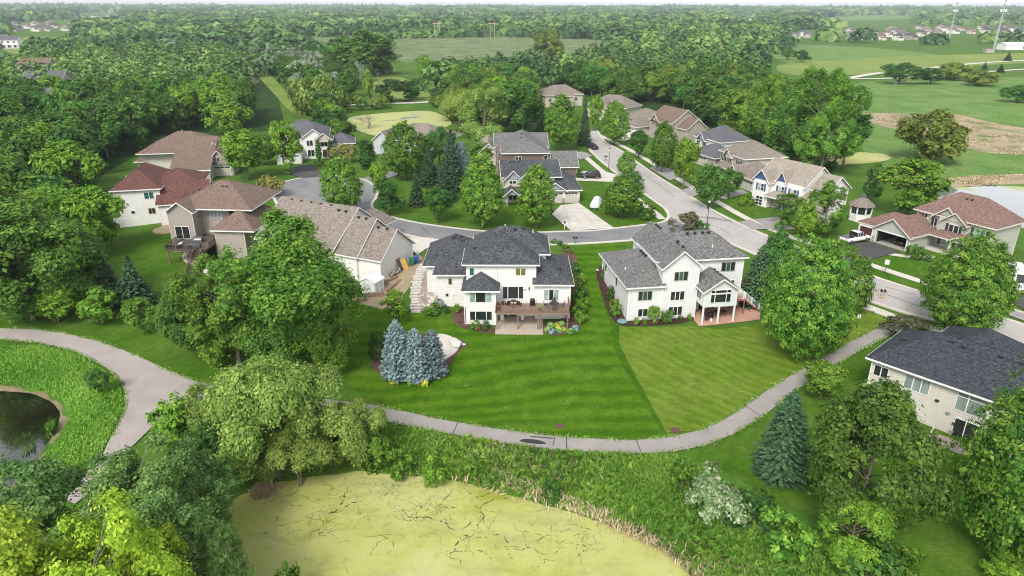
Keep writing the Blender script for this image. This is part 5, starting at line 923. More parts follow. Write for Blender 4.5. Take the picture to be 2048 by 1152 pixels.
for x, z, w_, m_ in ((-9.1, 2.3, .35, 'metal_dark'), (-8.2, 2.4, .22, 'trim_white'), (-7.7, 2.4, .22, 'trim_white')): m = MB(); m.box(x-w_/2, x+w_/2, 7.88, 7.99, z, z+w_); m.build('wall_vent', m_, h1)
m = MB(); m.box(2.25, 2.4, 5.25, 5.4, 4.35, 4.75); m.build('wall_lamp', 'metal_dark', h1); m = MB(); m.lathe([(.0, 0), (.22, .01), (.24, .06)], 12, (1.7, 5.3, 4.5)); m.build('satellite_dish', 'paint_white', h1); spout(h1, -6.3, 2.95, 0, 5.1); spout(h1, 7.85, 4.6, 0, 5.3); spout(h1, -2.05, 5.3, 2.8, 7.9)
m = MB(); m.box(-10.6, -9.8, 6.9, 7.7, 1.0, 2.0); ac = m.build('air_conditioner', 'galvanised', h1); m = MB(); m.lathe([(.3, 0), (.3, .05), (.05, .06)], 12, (-10.2, 7.3, 2.0)); m.build('fan_grille', 'metal_dark', ac)
m = MB(); m.box(-2.15, 7.6, 1.5, 4.68, 2.42, 2.66); dk = m.build('deck', 'deck_wood', h1); planks(dk, -2.2, 7.65, 1.45, 4.66, 2.665, 'deck_wood')
for x, y in ((-2.0, 1.65), (.75, 1.65), (3.45, 1.65), (3.75, 1.65), (7.35, 1.65), (7.35, 4.2)): m = MB(); m.box(x-.08, x+.08, y-.08, y+.08, -.3, 2.42); m.build('post', 'rail_brown', dk)
railing(dk, [(-2.1, 3.0), (-2.1, 1.5), (7.6, 1.5), (7.6, 4.6)], 2.7, .95, 'rail_brown', .13, 1.7)
# ---------------------------------------------------------------- the grey-white house with the sunroom on posts
h2 = thing('house', 'grey-white walkout house with grey shingles and a sunroom on white posts', 'house', (15.6, 83.9, 0), math.radians(8.5))
W_, R_ = 'siding_coolwhite', 'shingle_grey'
walls(h2, 0, 4.7, .02, 13., -.4, 5.3, W_); walls(h2, 4.6, 9.6, 0, 12.8, -.45, 8.0, W_); walls(h2, 9.0, 16.8, 2.1, 10.6, -.4, 8.0, W_); walls(h2, 9.7, 14.3, -2.2, 2.1, 2.75, 5.2, W_)
leanhip(h2, 5.0, 0, .02, 13.1, 5.3, 2.55, R_, .5); gable(h2, 4.6, 9.6, 0, 12.8, 8.0, 2.1, R_, W_, 'y'); hip(h2, 4.6, 16.8, 2.1, 9.4, 8.02, 2.75, R_, .5); gable(h2, 9.7, 14.3, -2.2, 2.1, 5.2, 1.55, R_, W_, 'y', ends=(True, False))
window(h2, 'S', 7.1, 0, 5.95, 1.8, 1.2, 3, ['glass_dark', 'glass_teal', 'glass_dark'], 'trim_tan'); window(h2, 'S', 6.85, 0, 3.1, 1.9, 1.25, 3, 'glass_dark'); window(h2, 'S', 6.75, 0, .85, 1.9, 1.25, 3, 'glass_dark'); window(h2, 'S', 2.3, .02, 3.35, 1.85, 1.25, 3, ['glass_dark', 'glass_teal', 'glass_dark'], 'trim_tan'); window(h2, 'S', 2.15, .02, .95, 1.3, 1.1, 2, 'glass_dark'); window(h2, 'S', 14.7, 2.1, 6.1, 1.9, 1.25, 3, ['glass_dark', 'glass_teal', 'glass_dark'], 'trim_tan'); window(h2, 'S', 15.6, 2.1, 4.2, .5, .45, 1, 'glass_dark')
window(h2, 'S', 12.0, -2.2, 3.4, 2.75, 1.15, 3, 'glass_dark', split=[.2, .58, .22]); window(h2, 'S', 12.0, -2.2, 4.75, 2.75, .38, 3, 'glass_dark', split=[.2, .58, .22]); window(h2, 'W', 9.7, -.6, 3.45, 1.3, 1.3, 2, 'glass_dark'); window(h2, 'W', 0, 5.5, 3.4, .6, 1.2, 1, 'glass_dark', 'trim_tan'); window(h2, 'W', 0, 11., 3.4, .9, 1.2, 1, 'glass_dark')
window(h2, 'S', 12.2, 2.1, .1, 2.4, 2.0, 2, 'glass_dark')
vents(h2, [(7.2+.25, 1.2, 10.25), (7.45, 3.2, 10.25), (7.3, 10.5, 10.2), (7.3, 11.4, 10.2), (7.3, 9.6, 10.2), (9.6, 5.2, 10.75), (10.7, 5.2, 10.75), (11.8, 5.2, 10.75), (12.7, 5.2, 10.75), (12.15, -1.0, 6.75), (12.15, .0, 6.75), (12.15, 1.0, 6.75), (3.9, 5.5, 7.6), (3.9, 6.5, 7.6), (3.9, 7.5, 7.6)]); pipe(h2, 12.6, 3.2, 9.3); pipe(h2, .8, 4.6, 6.1); spout(h2, .08, -.06, 0, 5.2); spout(h2, 16.85, 2.05, 0, 7.9)
for x in (9.8, 12., 14.2): m = MB(); m.box(x-.1, x+.1, -2.2, -2.0, -.3, 2.75); m.box(x-.22, x+.22, -2.32, -1.88, -.3, .12); m.build('post', 'trim_white', h2)
m = MB(); m.box(14.4, 16.6, -.4, 2.05, 2.55, 2.8); dk = m.build('landing', 'red_wood', h2); railing(dk, [(14.5, -.35), (16.5, -.35)], 2.8, .95, 'paint_white', .14)
for x in (14.6, 16.5): m = MB(); m.box(x-.07, x+.07, -.35, -.21, -.2, 2.55); m.build('post', 'rail_brown', dk)
stairs(h2, (16.6, .8), (19.6, .8), 1.2, .3, 2.75, 11, 'red_wood', 'paint_white')
gdoor(h2, 'N', 12.5, 10.6, 2.6, 4.9, 2.2, 'garage_white')
# ---------------------------------------------------------------- navy roof, lower right
h3 = thing('house', 'long beige house with navy shingles beside the end of the trail', 'house', (38., 64.3, 0), math.radians(-48))
walls(h3, .3, 21, .4, 9.2, -.4, 5.3, 'siding_cream'); hip(h3, .3, 22, .4, 9.2, 5.3, 3.1, 'shingle_navy', .55); hip(h3, 3.5, 12., 5., 14.5, 5.25, 2.9, 'shingle_navy', .5); walls(h3, 3.5, 12., 9.2, 14.5, 1.5, 5.25, 'siding_cream')
window(h3, 'S', 1.35, .4, 3.55, 1.35, 1.15, 2, 'glass_dark'); window(h3, 'S', 4.9, .4, 3.35, 2.3, 1.5, 3, 'glass_blind'); window(h3, 'S', 9.9, .4, 3.0, 2.6, 1.9, 2, 'glass_blind', rows=(1., .25), split=[.36, .64]); window(h3, 'S', 9.9, .4, .05, 1.9, 2.05, 2, 'glass_dark')
for x, z, m_ in ((7.0, 3.1, 'metal_dark'), (8.2, 2.2, 'galvanised'), (8.95, 1.3, 'metal_dark'), (8.9, .4, 'galvanised')): m = MB(); m.box(x-.17, x+.17, .22, .39, z, z+.22); m.build('wall_vent', m_, h3)
vents(h3, [(6.0, 4.2, 8.05), (7.2, 4.0, 7.95), (10.4, 4.2, 8.05), (12.2, 4.2, 8.05), (14., 4.2, 8.05), (1.9, 4.2, 6.75), (1.4, 5., 6.4)], s=.4); spout(h3, .35, .33, .2, 5.2); m = MB(); m.tube([(7.4, .2, .25), (7.4, -.2, .18), (7.6, -1.6, .1)], .06, 6); m.build('drain_pipe', 'paint_white', h3)
# ---------------------------------------------------------------- open garage house, right
h4 = thing('house', 'sage grey house with pinkish brown roof and an open double garage', 'house', (60.3, 113.8, 2.7), math.radians(-61))
W_, R_ = 'siding_sage', 'shingle_pinkbrown'
walls(h4, 0, 3.0, 0, 7.2, -.6, 2.55, W_)
for a in ((3.0, 3.4, 0, 7.2), (8.8, 9.2, .02, 7.2), (3.4, 8.8, 6.9, 7.2)): walls(h4, *a, -.6, 2.55, W_, False)
walls(h4, 3.4, 8.8, .0, .3, 2.2, 2.58, W_, False); m = MB(); m.box(3.4, 8.8, .1, 6.9, -.4, .03); m.build('garage_floor', 'concrete_floor', h4); m = MB(); m.box(3.41, 8.79, 6.8, 6.89, .05, 2.5); m.box(3.41, 3.5, .4, 6.8, .05, 2.5); m.build('garage_inner_shade', 'inside_shade', h4)  # near-black sheets inside the walls paint the shade of the garage interior
m = MB()
for a0, a1, c0, c1 in ((3.38, 8.82, 2.18, 2.36), (3.28, 3.42, 0, 2.18), (8.78, 8.92, 0, 2.18)): m.box(a0, a1, -.06, .02, c0, c1)
m.build('garage_frame', 'trim_white', h4); m = MB(); m.box(2.75, 3.27, -.08, .0, -.4, .95); m.box(8.93, 9.3, -.08, .0, -.4, .95); m.box(9.2, 9.28, 0, .5, -.4, .95); m.build('stone_base', 'stone_veneer', h4)
gdoor(h4, 'S', 1.45, 0, 0, 2.3, 2.15, 'brown_door', 4, 4, False); gable(h4, 2.9, 9.2, 0, 7., 2.55, 2.2, R_, W_, 'y', trim='trim_cream'); hip(h4, 0, 9.2, 0.6, 7.2, 2.5, 2.1, R_, .5, 'trim_cream')
walls(h4, 5.5, 17.8, 7.0, 14.8, -2.6, 5.3, W_); hip(h4, 5.5, 17.8, 7.0, 14.8, 5.3, 3.3, R_, .55, 'trim_cream'); walls(h4, 9.6, 13.6, 6.3, 7.0, 2.8, 5.3, W_, False); gable(h4, 8.6, 12.8, 6.6, 10.5, 5.2, 1.75, R_, W_, 'y', trim='trim_cream', ends=(True, False)); gable(h4, 10.4, 14., 6.2, 10.5, 5.05, 1.4, R_, W_, 'y', trim='trim_cream', ends=(True, False))
hip(h4, 9.2, 17.5, 4.6, 7.3, 2.45, .75, R_, .35, 'trim_cream'); gable(h4, 13.2, 15.6, 4.3, 6.8, 2.55, .75, R_, W_, 'y', trim='trim_cream', ends=(True, False))
m = MB(); m.box(9.3, 17.4, 4.7, 7., -.6, .12); m.build('porch_floor', 'concrete', h4)
for x in (13.0, 16.9): m = MB(); m.box(x-.28, x+.28, 4.7, 5.25, .1, .95); m.build('porch_pier', 'stone_veneer', h4); m = MB(); m.prism([(x-.17, 4.8, .95), (x+.17, 4.8, .95), (x+.17, 5.14, .95), (x-.17, 5.14, .95)], (0, 0, 1.55)); m.build('porch_column', 'trim_white', h4)
window(h4, 'S', 6.7, 7.0, 4.3, 1.2, .6, 2, 'glass_dark'); window(h4, 'S', 9.1, 7.0, 3.3, 1.0, 1.35, 2, ['glass_dark', 'glass_curtain'], shut='metal_dark'); window(h4, 'S', 12.2, 6.2+.1, 3.1, 1.5, 1.35, 2, 'glass_dark', shut='metal_dark'); window(h4, 'S', 15.9, 7.0, 3.2, 1.7, 1.4, 2, 'glass_curtain', shut='metal_dark'); window(h4, 'S', 11.3, 7.0, .6, 1.8, 1.35, 2, 'glass_curtain', shut='metal_dark'); door(h4, 'S', 14.6, 7.0, .15, 1., 2.1, 'brown_door'); window(h4, 'S', 16.3, 7.0, .9, 1., 1.1, 2, 'glass_dark')
m = MB(); m.box(17.8, 18.6, 9.5, 11., -2.5, 1.4); m.build('chimney_box', W_, h4); m = MB(); m.prism([(17.7, 9.3, 1.4), (18.75, 9.3, 1.4), (17.7, 9.3, 2.2)], (0, 1.9, 0)); m.build('chimney_roof', R_, h4); vents(h4, [(11.2, 10.0, 8.05), (12., 10., 8.05)]); spout(h4, 9.3, .05, 0, 2.4)
# ---------------------------------------------------------------- white house with blue gables
h5 = thing('house', 'white house with dark blue gable peaks and beige shingles', 'house', (49.7, 136.2, 2.7), math.radians(-58))
W_, R_ = 'siding_white', 'shingle_beige'
walls(h5, 0, 10.5, 0, 9.5, -2.6, 5.4, W_); gable(h5, 0, 10.5, .6, 9.5, 5.4, 3.2, R_, W_, 'x', ends=(False, True)); walls(h5, 10.5, 14, 2.5, 9.3, -2.6, 4.9, W_); gable(h5, 10.5, 14., 2.5, 9.3, 4.9, 2.4, R_, W_, 'x', ends=(False, True)); walls(h5, .2, 3.8, -1.2, .0, -.3, 5.3, W_); gable(h5, .2, 3.8, -1.2, 4.5, 5.25, 2.0, R_, 'siding_blue', 'y', ends=(True, False)); gable(h5, 4.6, 7., .1, 4.2, 5.3, 2.1, R_, 'siding_blue', 'y', oe=.25, ends=(True, False))
walls(h5, 9.5, 16.5, -1., 3., -1.2, 2.4, W_); gable(h5, 9.5, 16.5, -1., 4., 2.4, 1.7, R_, W_, 'x'); hip(h5, 3.8, 10., -1.6, .6, 2.4, 1.0, R_, .3)
for x, y in ((2., -1.2), (5.9, 0), (8.7, 0)): window(h5, 'S', x, y, 3.15, 1.3, 1.35, 2, ['glass_curtain', 'glass_dark'], rows=(1., 1.), shut='siding_blue')
window(h5, 'S', 2., -1.2, .2, 1.5, 1.7, 2, 'glass_dark', rows=(1., 1., 1.)); m = MB(); m.box(3.9, 6.5, -.05, .0, -.3, 2.3); m.build('stone_front', 'stone_veneer', h5); door(h5, 'S', 7.2, 0, 0, 1., 2.05, 'siding_blue'); gdoor(h5, 'S', 12.6, -1., -.4, 4.6, 2.1, 'garage_white'); window(h5, 'E', 14, 6, 1.2, 1.4, 1.2, 2)
# ---------------------------------------------------------------- beige and slate houses up the street
h6 = thing('house', 'beige house with tan hip roof next to the blue-gabled house', 'house', (48.8, 162.5, 2.7), math.radians(-76))
W_, R_ = 'siding_beige', 'shingle_tan'
walls(h6, 0, 10.5, 1., 11., -1., 5.4, W_); hip(h6, 0, 10.5, 1., 11., 5.4, 3.0, R_); walls(h6, 8.5, 18.5, -1.5, 6, -1., 2.6, W_); hip(h6, 8.5, 18.5, -1.5, 7., 2.6, 2.4, R_); gable(h6, 9.2, 13.6, -2.2, 4., 2.6, 1.9, R_, W_, 'y', ends=(True, False)); gable(h6, 3.3, 6., .2, 4., 5.3, 1.4, R_, W_, 'y', ends=(True, False)); walls(h6, 3.3, 6., .3, 1., 2.8, 5.3, W_, False); hip(h6, 2.5, 7.5, -1.4, 1.5, 2.6, 1.1, R_, .3)
for x, y in ((1.4, 1.), (4.6, .3), (8.2, 1.)): window(h6, 'S', x, y, 3.3, 1.4, 1.3, 2, 'glass_dark', shut='metal_dark')
window(h6, 'E', 10.5, 8.5, 3.6, 1., 1., 2); window(h6, 'S', 1.4, 1., .6, 1.6, 1.3, 2); gdoor(h6, 'S', 11.4, -1.5, -.1, 2.6, 2.2, 'garage_tan'); gdoor(h6, 'S', 16., -1.5, -.1, 4.4, 2.2, 'garage_tan'); vents(h6, [(8., 8, 6.9)]); door(h6, 'S', 5.4, 1., 0)
h7 = thing('house', 'dark slate hip-roofed house behind the beige house', 'house', (46.8, 181.5, 2.7), math.radians(-68))
walls(h7, 0, 10.5, 2., 11., -.5, 5.4, 'siding_white'); hip(h7, 0, 10.5, 2., 11., 5.4, 3.1, 'shingle_slate'); walls(h7, 5, 15, -3., 4., -.5, 2.7, 'siding_taupe'); hip(h7, 5, 15, -3., 5., 2.7, 2.2, 'shingle_slate'); gable(h7, 2., 5., 1.2, 5., 5.3, 1.5, 'shingle_slate', 'siding_greygable', 'y', ends=(True, False))
for x in (1.2, 3.6, 7.): window(h7, 'S', x, 2., 3.3, 1.2, 1.2, 2, 'glass_dark')
gdoor(h7, 'S', 9.5, -3., 0, 4.6, 2.2, 'garage_tan')
h8 = thing('house', 'brown gabled house with taupe gable end near the street far end', 'house', (41.5, 213., 2.5), math.radians(-66))
walls(h8, 0, 11., 1., 11., -.5, 5.6, 'siding_taupe'); gable(h8, 0, 11, 1., 11., 5.6, 3.4, 'shingle_brown', 'siding_taupe', 'x'); gable(h8, 2., 6., 0., 6., 5.4, 2., 'shingle_brown', 'siding_taupe', 'y', ends=(True, False)); walls(h8, 11., 15.5, 3., 10., -.5, 4.4, 'siding_taupe'); gable(h8, 11., 15.5, 3., 10., 4.4, 2.6, 'shingle_brown', 'siding_taupe', 'x', ends=(False, True)); window(h8, 'S', 4., 1., 3.3, 1.5, 1.3, 2); window(h8, 'S', 9., 1., 3.3, 1.5, 1.3, 2)
h9 = thing('house', 'cream rambler with grey brown hip roof and white garage doors', 'house', (34.5, 230., 2.), math.radians(-60))
walls(h9, 0, 15., 0, 13., -.5, 3., 'siding_cream'); hip(h9, 0, 15., 0, 13., 3., 4., 'shingle_tan'); hip(h9, 8, 15, -4., 5., 2.95, 2.2, 'shingle_tan'); walls(h9, 8, 15, -4, 0, -.5, 2.95, 'siding_cream'); gdoor(h9, 'S', 11.5, -4., .2, 5., 2.2)
for n_, x_, y_, a_, l_ in ((0, 14., 296., 20, 'low house with grey brown hip roofs at the street far end'), (1, 29., 270., -40, 'low grey hip-roofed house nearest the wood at the street end')):
    hh = thing('house', l_, 'house', (x_, y_, 0.5), math.radians(a_)); walls(hh, 0, 17., 0, 11., -.5, 4.2, 'siding_beige'); hip(hh, 0, 17., 0, 11., 4.2, 3.6, 'shingle_tan'); hip(hh, 4., 11., -3.5, 6., 4.1, 2.6, 'shingle_tan'); walls(hh, 4., 11., -3.5, 0, -.5, 4.1, 'siding_beige'); window(hh, 'S', 2., 0, 1.8, 1.4, 1.3, 2); window(hh, 'S', 14., 0, 1.8, 1.4, 1.3, 2)
# ---------------------------------------------------------------- charcoal house behind the island, grey house behind it
h10 = thing('house', 'stone-tan house with charcoal roof, grey gables and a pale concrete driveway', 'house', (-2.2, 133.6, 2.7), math.radians(4))
W_, R_ = 'siding_stone_tan', 'shingle_charcoal'
walls(h10, .5, 11., 2.2, 13., -.3, 5.2, W_); gable(h10, .5, 12., 2.2, 13.8, 5.2, 2.1, R_, W_, 'x'); walls(h10, 8.6, 16., .8, 9.5, -.3, 2.7, W_); hip(h10, 7.5, 16., .8, 11., 2.7, 3.3, R_, .5); gable(h10, .8, 4.2, 1.2, 6., 5.0, 1.7, R_, 'siding_greygable', 'y', ends=(True, False)); walls(h10, .8, 4.2, 1.4, 2.2, -.3, 5., W_, False); gable(h10, 3.6, 7., 1.7, 6., 4.8, 1.3, R_, 'siding_greygable', 'y', ends=(True, False)); hip(h10, .2, 8.4, -1., 2.4, 2.4, 1.0, R_, .3); gable(h10, .6, 3.4, -1.5, 1.6, 2.45, 1.2, R_, 'siding_greygable', 'y', ends=(True, False)); gable(h10, 8.8, 13., .4, 5., 2.8, 1.5, R_, 'siding_greygable', 'y', ends=(True, False))
for x in (1., 8.): m = MB(); m.box(x-.3, x+.3, -1.1, -.5, -.2, .8); m.build('porch_pier', 'stone_veneer', h10); m = MB(); m.box(x-.18, x+.18, -1., -.64, .8, 2.4); m.build('porch_column', 'trim_white', h10)
window(h10, 'S', 2.4, 1.4, 4.0, 1.3, .6, 2); window(h10, 'S', 5.4, 2.2, 3.2, 1.4, 1.2, 2); window(h10, 'S', 2.4, 1.4, .7, 1.5, 1.4, 2); door(h10, 'S', 5.4, 2.2, 0, 1., 2.05, 'brown_door'); gdoor(h10, 'S', 14.3, .8, .1, 2.6, 2.2, 'garage_tan'); gdoor(h10, 'S', 10.8, .8, .1, 3.6, 2.2, 'garage_tan'); m = MB(); m.box(12.45, 12.95, .7, .78, -.2, 1.); m.box(15.65, 16.08, .7, .78, -.2, 1.); m.build('stone_base', 'stone_veneer', h10); vents(h10, [(3., 7., 7.2), (4., 7.2, 7.25), (2.2, 7., 7.2)])
h11 = thing('house', 'brown-walled house with grey hip and gable roofs behind the black car', 'house', (-3.5, 157.5, 2.7), math.radians(3))
W_, R_ = 'siding_brown', 'shingle_grey'
walls(h11, 0, 12.5, 1., 18., -.3, 5.4, W_); hip(h11, 1.5, 11.8, 1., 20., 5.4, 3.0, R_); gable(h11, 0, 12.6, 10., 21., 5.2, 2.4, R_, W_, 'x'); walls(h11, 11., 18.5, -1.2, 8, -.3, 2.7, W_); gable(h11, 11., 18.5, -1.2, 8., 2.7, 2.6, R_, W_, 'x'); window(h11, 'S', 11.4, 1., 3.8, .8, 1., 1); window(h11, 'S', 5., 1., 3.4, 1.4, 1.2, 2); vents(h11, [(5.9, 6., 8.1), (6.2, 10., 8.3), (7.3, 4.5, 7.5)], s=.4); walls(h11, -4., 0, 12., 22., -.3, 3.6, 'siding_cream'); gable(h11, -4., 0.5, 12., 24., 3.6, 2., 'shingle_beige', 'siding_cream', 'y')
# ---------------------------------------------------------------- arched entrance house and lavender house
h12 = thing('house', 'cream house with slate roof, arched entrance and white garage behind the turning circle', 'house', (-54., 177.5, 2.7), math.radians(12))
W_, R_ = 'siding_white', 'shingle_slate'
walls(h12, -5.5, 5.5, 4., 14., -.3, 5.4, W_); hip(h12, -6.5, 6., 4., 15., 5.4, 3.2, R_); walls(h12, -.5, 6., 1.2, 4., -.3, 5.3, W_); gable(h12, -.5, 5.6, 1.2, 8., 5.3, 2.1, R_, W_, 'y', ends=(True, False)); gable(h12, 3.0, 7., .2, 6., 4.9, 1.6, R_, 'siding_stone_tan', 'y', ends=(True, False)); walls(h12, 3.1, 6.9, .3, 4., 4.2, 4.92, 'siding_stone_tan', False)
for x in (3.25, 6.75): m = MB(); m.box(x-.22, x+.22, .3, .75, -.3, 4.2); m.build('porch_column', 'siding_stone_tan', h12)
m = MB()
for i in range(10):
    a, b = math.pi*i/10, math.pi*(i+1)/10; m.prism([(5+1.55*math.cos(a), .35, 3.3+1.*math.sin(a)), (5+1.55*math.cos(b), .35, 3.3+1.*math.sin(b)), (5+1.85*math.cos(b), .35, 3.3+1.3*math.sin(b)), (5+1.85*math.cos(a), .35, 3.3+1.3*math.sin(a))], (0, .35, 0))
m.build('arch', 'trim_white', h12); window(h12, 'S', 5., 1.2, 2.9, 1.6, 1.3, 2, 'glass_dark'); window(h12, 'S', 1.4, 1.2, 3.2, 1.5, 1.4, 2, 'glass_dark'); door(h12, 'S', 5., 1.2, 0, 1.1, 2.1, 'brown_door'); window(h12, 'S', 1.5, 1.2, .5, 1.6, 1.6, 2)
walls(h12, 6., 12., 6., 13., -.3, 2.7, W_); hip(h12, 6., 12.5, 5.5, 13., 2.7, 2.2, R_); walls(h12, -6.5, -.6, -5., 6., -.3, 2.6, W_); gable(h12, -6.5, -.6, -5., 7., 2.6, 2., R_, W_, 'y'); gdoor(h12, 'S', -3.4, -5., 0, 4.6, 2.2, 'garage_white')
h13 = thing('house', 'lavender grey gabled house with tan roof half hidden by the large bright maple', 'house', (-38., 188., 1.7), math.radians(-18))
walls(h13, 0, 5., 0, 14., -.5, 4.3, 'siding_lavender'); gable(h13, 0, 5., 0, 15., 4.3, 2.1, 'shingle_tan', 'siding_lavender', 'y'); walls(h13, 3., 18., 2.5, 15., -.5, 4., 'siding_lavender'); hip(h13, 1., 19., 2.5, 16., 4., 3.6, 'shingle_tan'); window(h13, 'S', 2.5, 0, 1.6, 1.4, 1.7, 2, 'glass_curtain')
# ---------------------------------------------------------------- left cluster: red roof, stone front, taupe with deck, tan gables
h14 = thing('house', 'white house with dark red shingle roof beside the wood', 'house', (-74.5, 123.6, .5), math.radians(14))
W_, R_ = 'siding_white', 'shingle_red'
walls(h14, .3, 8.2, .3, 12., -.8, 7.4, W_); hip(h14, .3, 8.2, .3, 14., 7.4, 3.0, R_); walls(h14, 8., 16., -1.6, 8., -.8, 5., W_); gable(h14, 8., 16.5, -1.6, 8., 4.9, 3.0, R_, W_, 'x'); hip(h14, 6., 15., 3.5, 12., 7.2, 2.2, R_); walls(h14, 8., 15., 3.5, 12., 4., 7.2, W_, False)
window(h14, 'S', 6.3, .3, 5.6, 1.6, 1.2, 2, 'glass_teal'); window(h14, 'S', 6.3, .3, 2.7, 1.1, 1., 2, 'glass_dark', 'trim_tan'); window(h14, 'S', 3., .3, 2.9, .6, .5, 1); door(h14, 'S', 12.6, -1.6, .9, 1.4, 2.1, 'paint_white'); vents(h14, [(3.7, 4.6, 9.9), (4., 5.4, 10.1), (3.6, 6.2, 10.1)]); pipe(h14, 1.5, 6., 8.6); hip(h14, -2., .3, 3., 9., 4.6, 1.2, R_, .2); walls(h14, -1.6, .3, 3.4, 8.6, -.5, 4.6, W_, False)
h15 = thing('house', 'cream house with brown roof and stone-faced garages at the cul-de-sac', 'house', (-75.5, 152., 2.7), math.radians(10))
W_, R_ = 'siding_cream', 'shingle_brown'
walls(h15, -9., 5., 7.5, 18., -2.5, 5.4, W_); hip(h15, -9.5, 8., 6.5, 21., 5.4, 3.7, R_); walls(h15, 0, 6.8, 0, 9., -.5, 2.8, W_); m = MB(); m.prism([(-1.6, -.5, 2.55), (7.3, -.5, 2.55), (7.3, 11.5, 8.1), (-1.6, 11.5, 8.1)], (0, 0, .17)); m.build('roof', R_, h15); m = MB(); m.prism([(-1.2, 0, -.5), (-1.2, 11., -.5), (-1.2, 11., 7.8), (-1.2, 0, 2.75)], (.12, 0, 0)); m.build('side_wall', W_, h15); m = MB(); m.box(-1.65, 7.35, -.56, -.5, 2.48, 2.72); m.build('fascia', 'trim_white', h15); walls(h15, 4.5, 11., 5., 13., -.5, 2.8, 'stone_veneer', False); gable(h15, 5., 11., 4.6, 14., 2.8, 3.2, R_, 'stone_veneer', 'y', ends=(True, False)); gable(h15, 5.2, 8., 8.8, 14., 5.6, 1.7, R_, W_, 'y', ends=(True, False))
gdoor(h15, 'S', 8., 5., .1, 4.6, 2.2, 'garage_tan'); m = MB(); m.box(.2, 6.6, -.05, 0, -.3, 2.4); m.build('stone_front', 'stone_veneer', h15); gdoor(h15, 'S', 4., -.06, .1, 3.4, 2.2, 'garage_tan'); window(h15, 'S', 6.6, 8.9, 5.5, 1.8, .7, 3); window(h15, 'S', 8., 4.55, 3.6, .5, .9, 1); walls(h15, -11, -9, 9., 13., -2, 3.2, W_, False); hip(h15, -11.2, -9, 8.5, 13.5, 3.2, .9, R_, .3); pipe(h15, -1., 13., 8.8, 'galvanised', .9, .12)
h16 = thing('house', 'taupe three-level house with brown roof and a raised dark deck with stairs', 'house', (-58.4, 110.6, .4), math.radians(-4))
W_, R_ = 'siding_taupe', 'shingle_brown'
walls(h16, .3, 4.6, .3, 10., -.8, 7.5, W_); gable(h16, .3, 4.6, .3, 9., 7.5, 1.5, R_, W_, 'y', ends=(True, False)); hip(h16, .4, 14., 2., 14., 7.5, 3.4, R_); walls(h16, 1., 9.5, 3.2, 13., -.8, 7.5, W_)
window(h16, 'W', .3, 3.2, 5.9, .9, .9, 1, 'glass_teal'); window(h16, 'S', 2.4, .3, 2.7, 2.4, 2.1, 2, 'glass_dark'); window(h16, 'S', 7.2, 3.2, 5.6, 1.9, 1.3, 3, 'glass_curtain'); window(h16, 'W', .3, 5.5, 2.8, 2.2, 1.7, 3, 'glass_teal'); window(h16, 'S', 7.6, 3.2, 2.8, .6, 1.3, 1); window(h16, 'S', 9., 3.2, 2.9, .8, 1.4, 1, 'glass_dark', 'paint_white')
walls(h16, 9., 14., -1.5, 9., -.6, 4.9, W_); hip(h16, 9., 15.5, -1.5, 10., 4.9, 2.7, R_); vents(h16, [(3.5, 6., 9.7), (4.3, 6.2, 9.8), (5.6, 6.4, 10.), (7.5, 6.5, 10.2), (8.2, 6.5, 10.2), (3., 4.4, 8.9), (4.2, 4.6, 9.), (5.4, 4.8, 9.1)]); pipe(h16, 6.4, 5., 9.2); pipe(h16, 8.6, 4., 8.5)
m = MB(); m.box(2.2, 8.8, -5.2, .28, 2.35, 2.6); dk = m.build('deck', 'deck_dark', h16); m = MB(); m.box(4.62, 8.8, .28, 3.18, 2.35, 2.6); m.build('deck_return', 'deck_dark', dk); planks(dk, 2.15, 8.85, -5.25, .27, 2.605, 'deck_dark')
for x, y in ((2.4, -5.), (5.5, -5.), (8.6, -5.), (2.4, -1.), (8.6, -1.)): m = MB(); m.box(x-.1, x+.1, y-.1, y+.1, -.6, 2.35); m.build('post', 'rail_brown', dk)
railing(dk, [(2.2, .2), (2.2, -5.2), (7.2, -5.2)], 2.62, .95, 'rail_brown', .14, 1.8, bal='black_paint'); railing(dk, [(8.8, -3.9), (8.8, 2.8)], 2.62, .95, 'rail_brown', .14, 1.8, bal='black_paint'); stairs(h16, (8.0, -5.25), (8.0, -9.2), 1.3, -.2, 2.6, 13, 'deck_dark', 'rail_brown', 'black_paint')
h17 = thing('house', 'off-white house with long tan roof and three stepped gable ends beside the shed', 'house', (-19.7, 94.6, 1.), math.radians(-25))
W_, R_ = 'siding_white', 'shingle_tan'
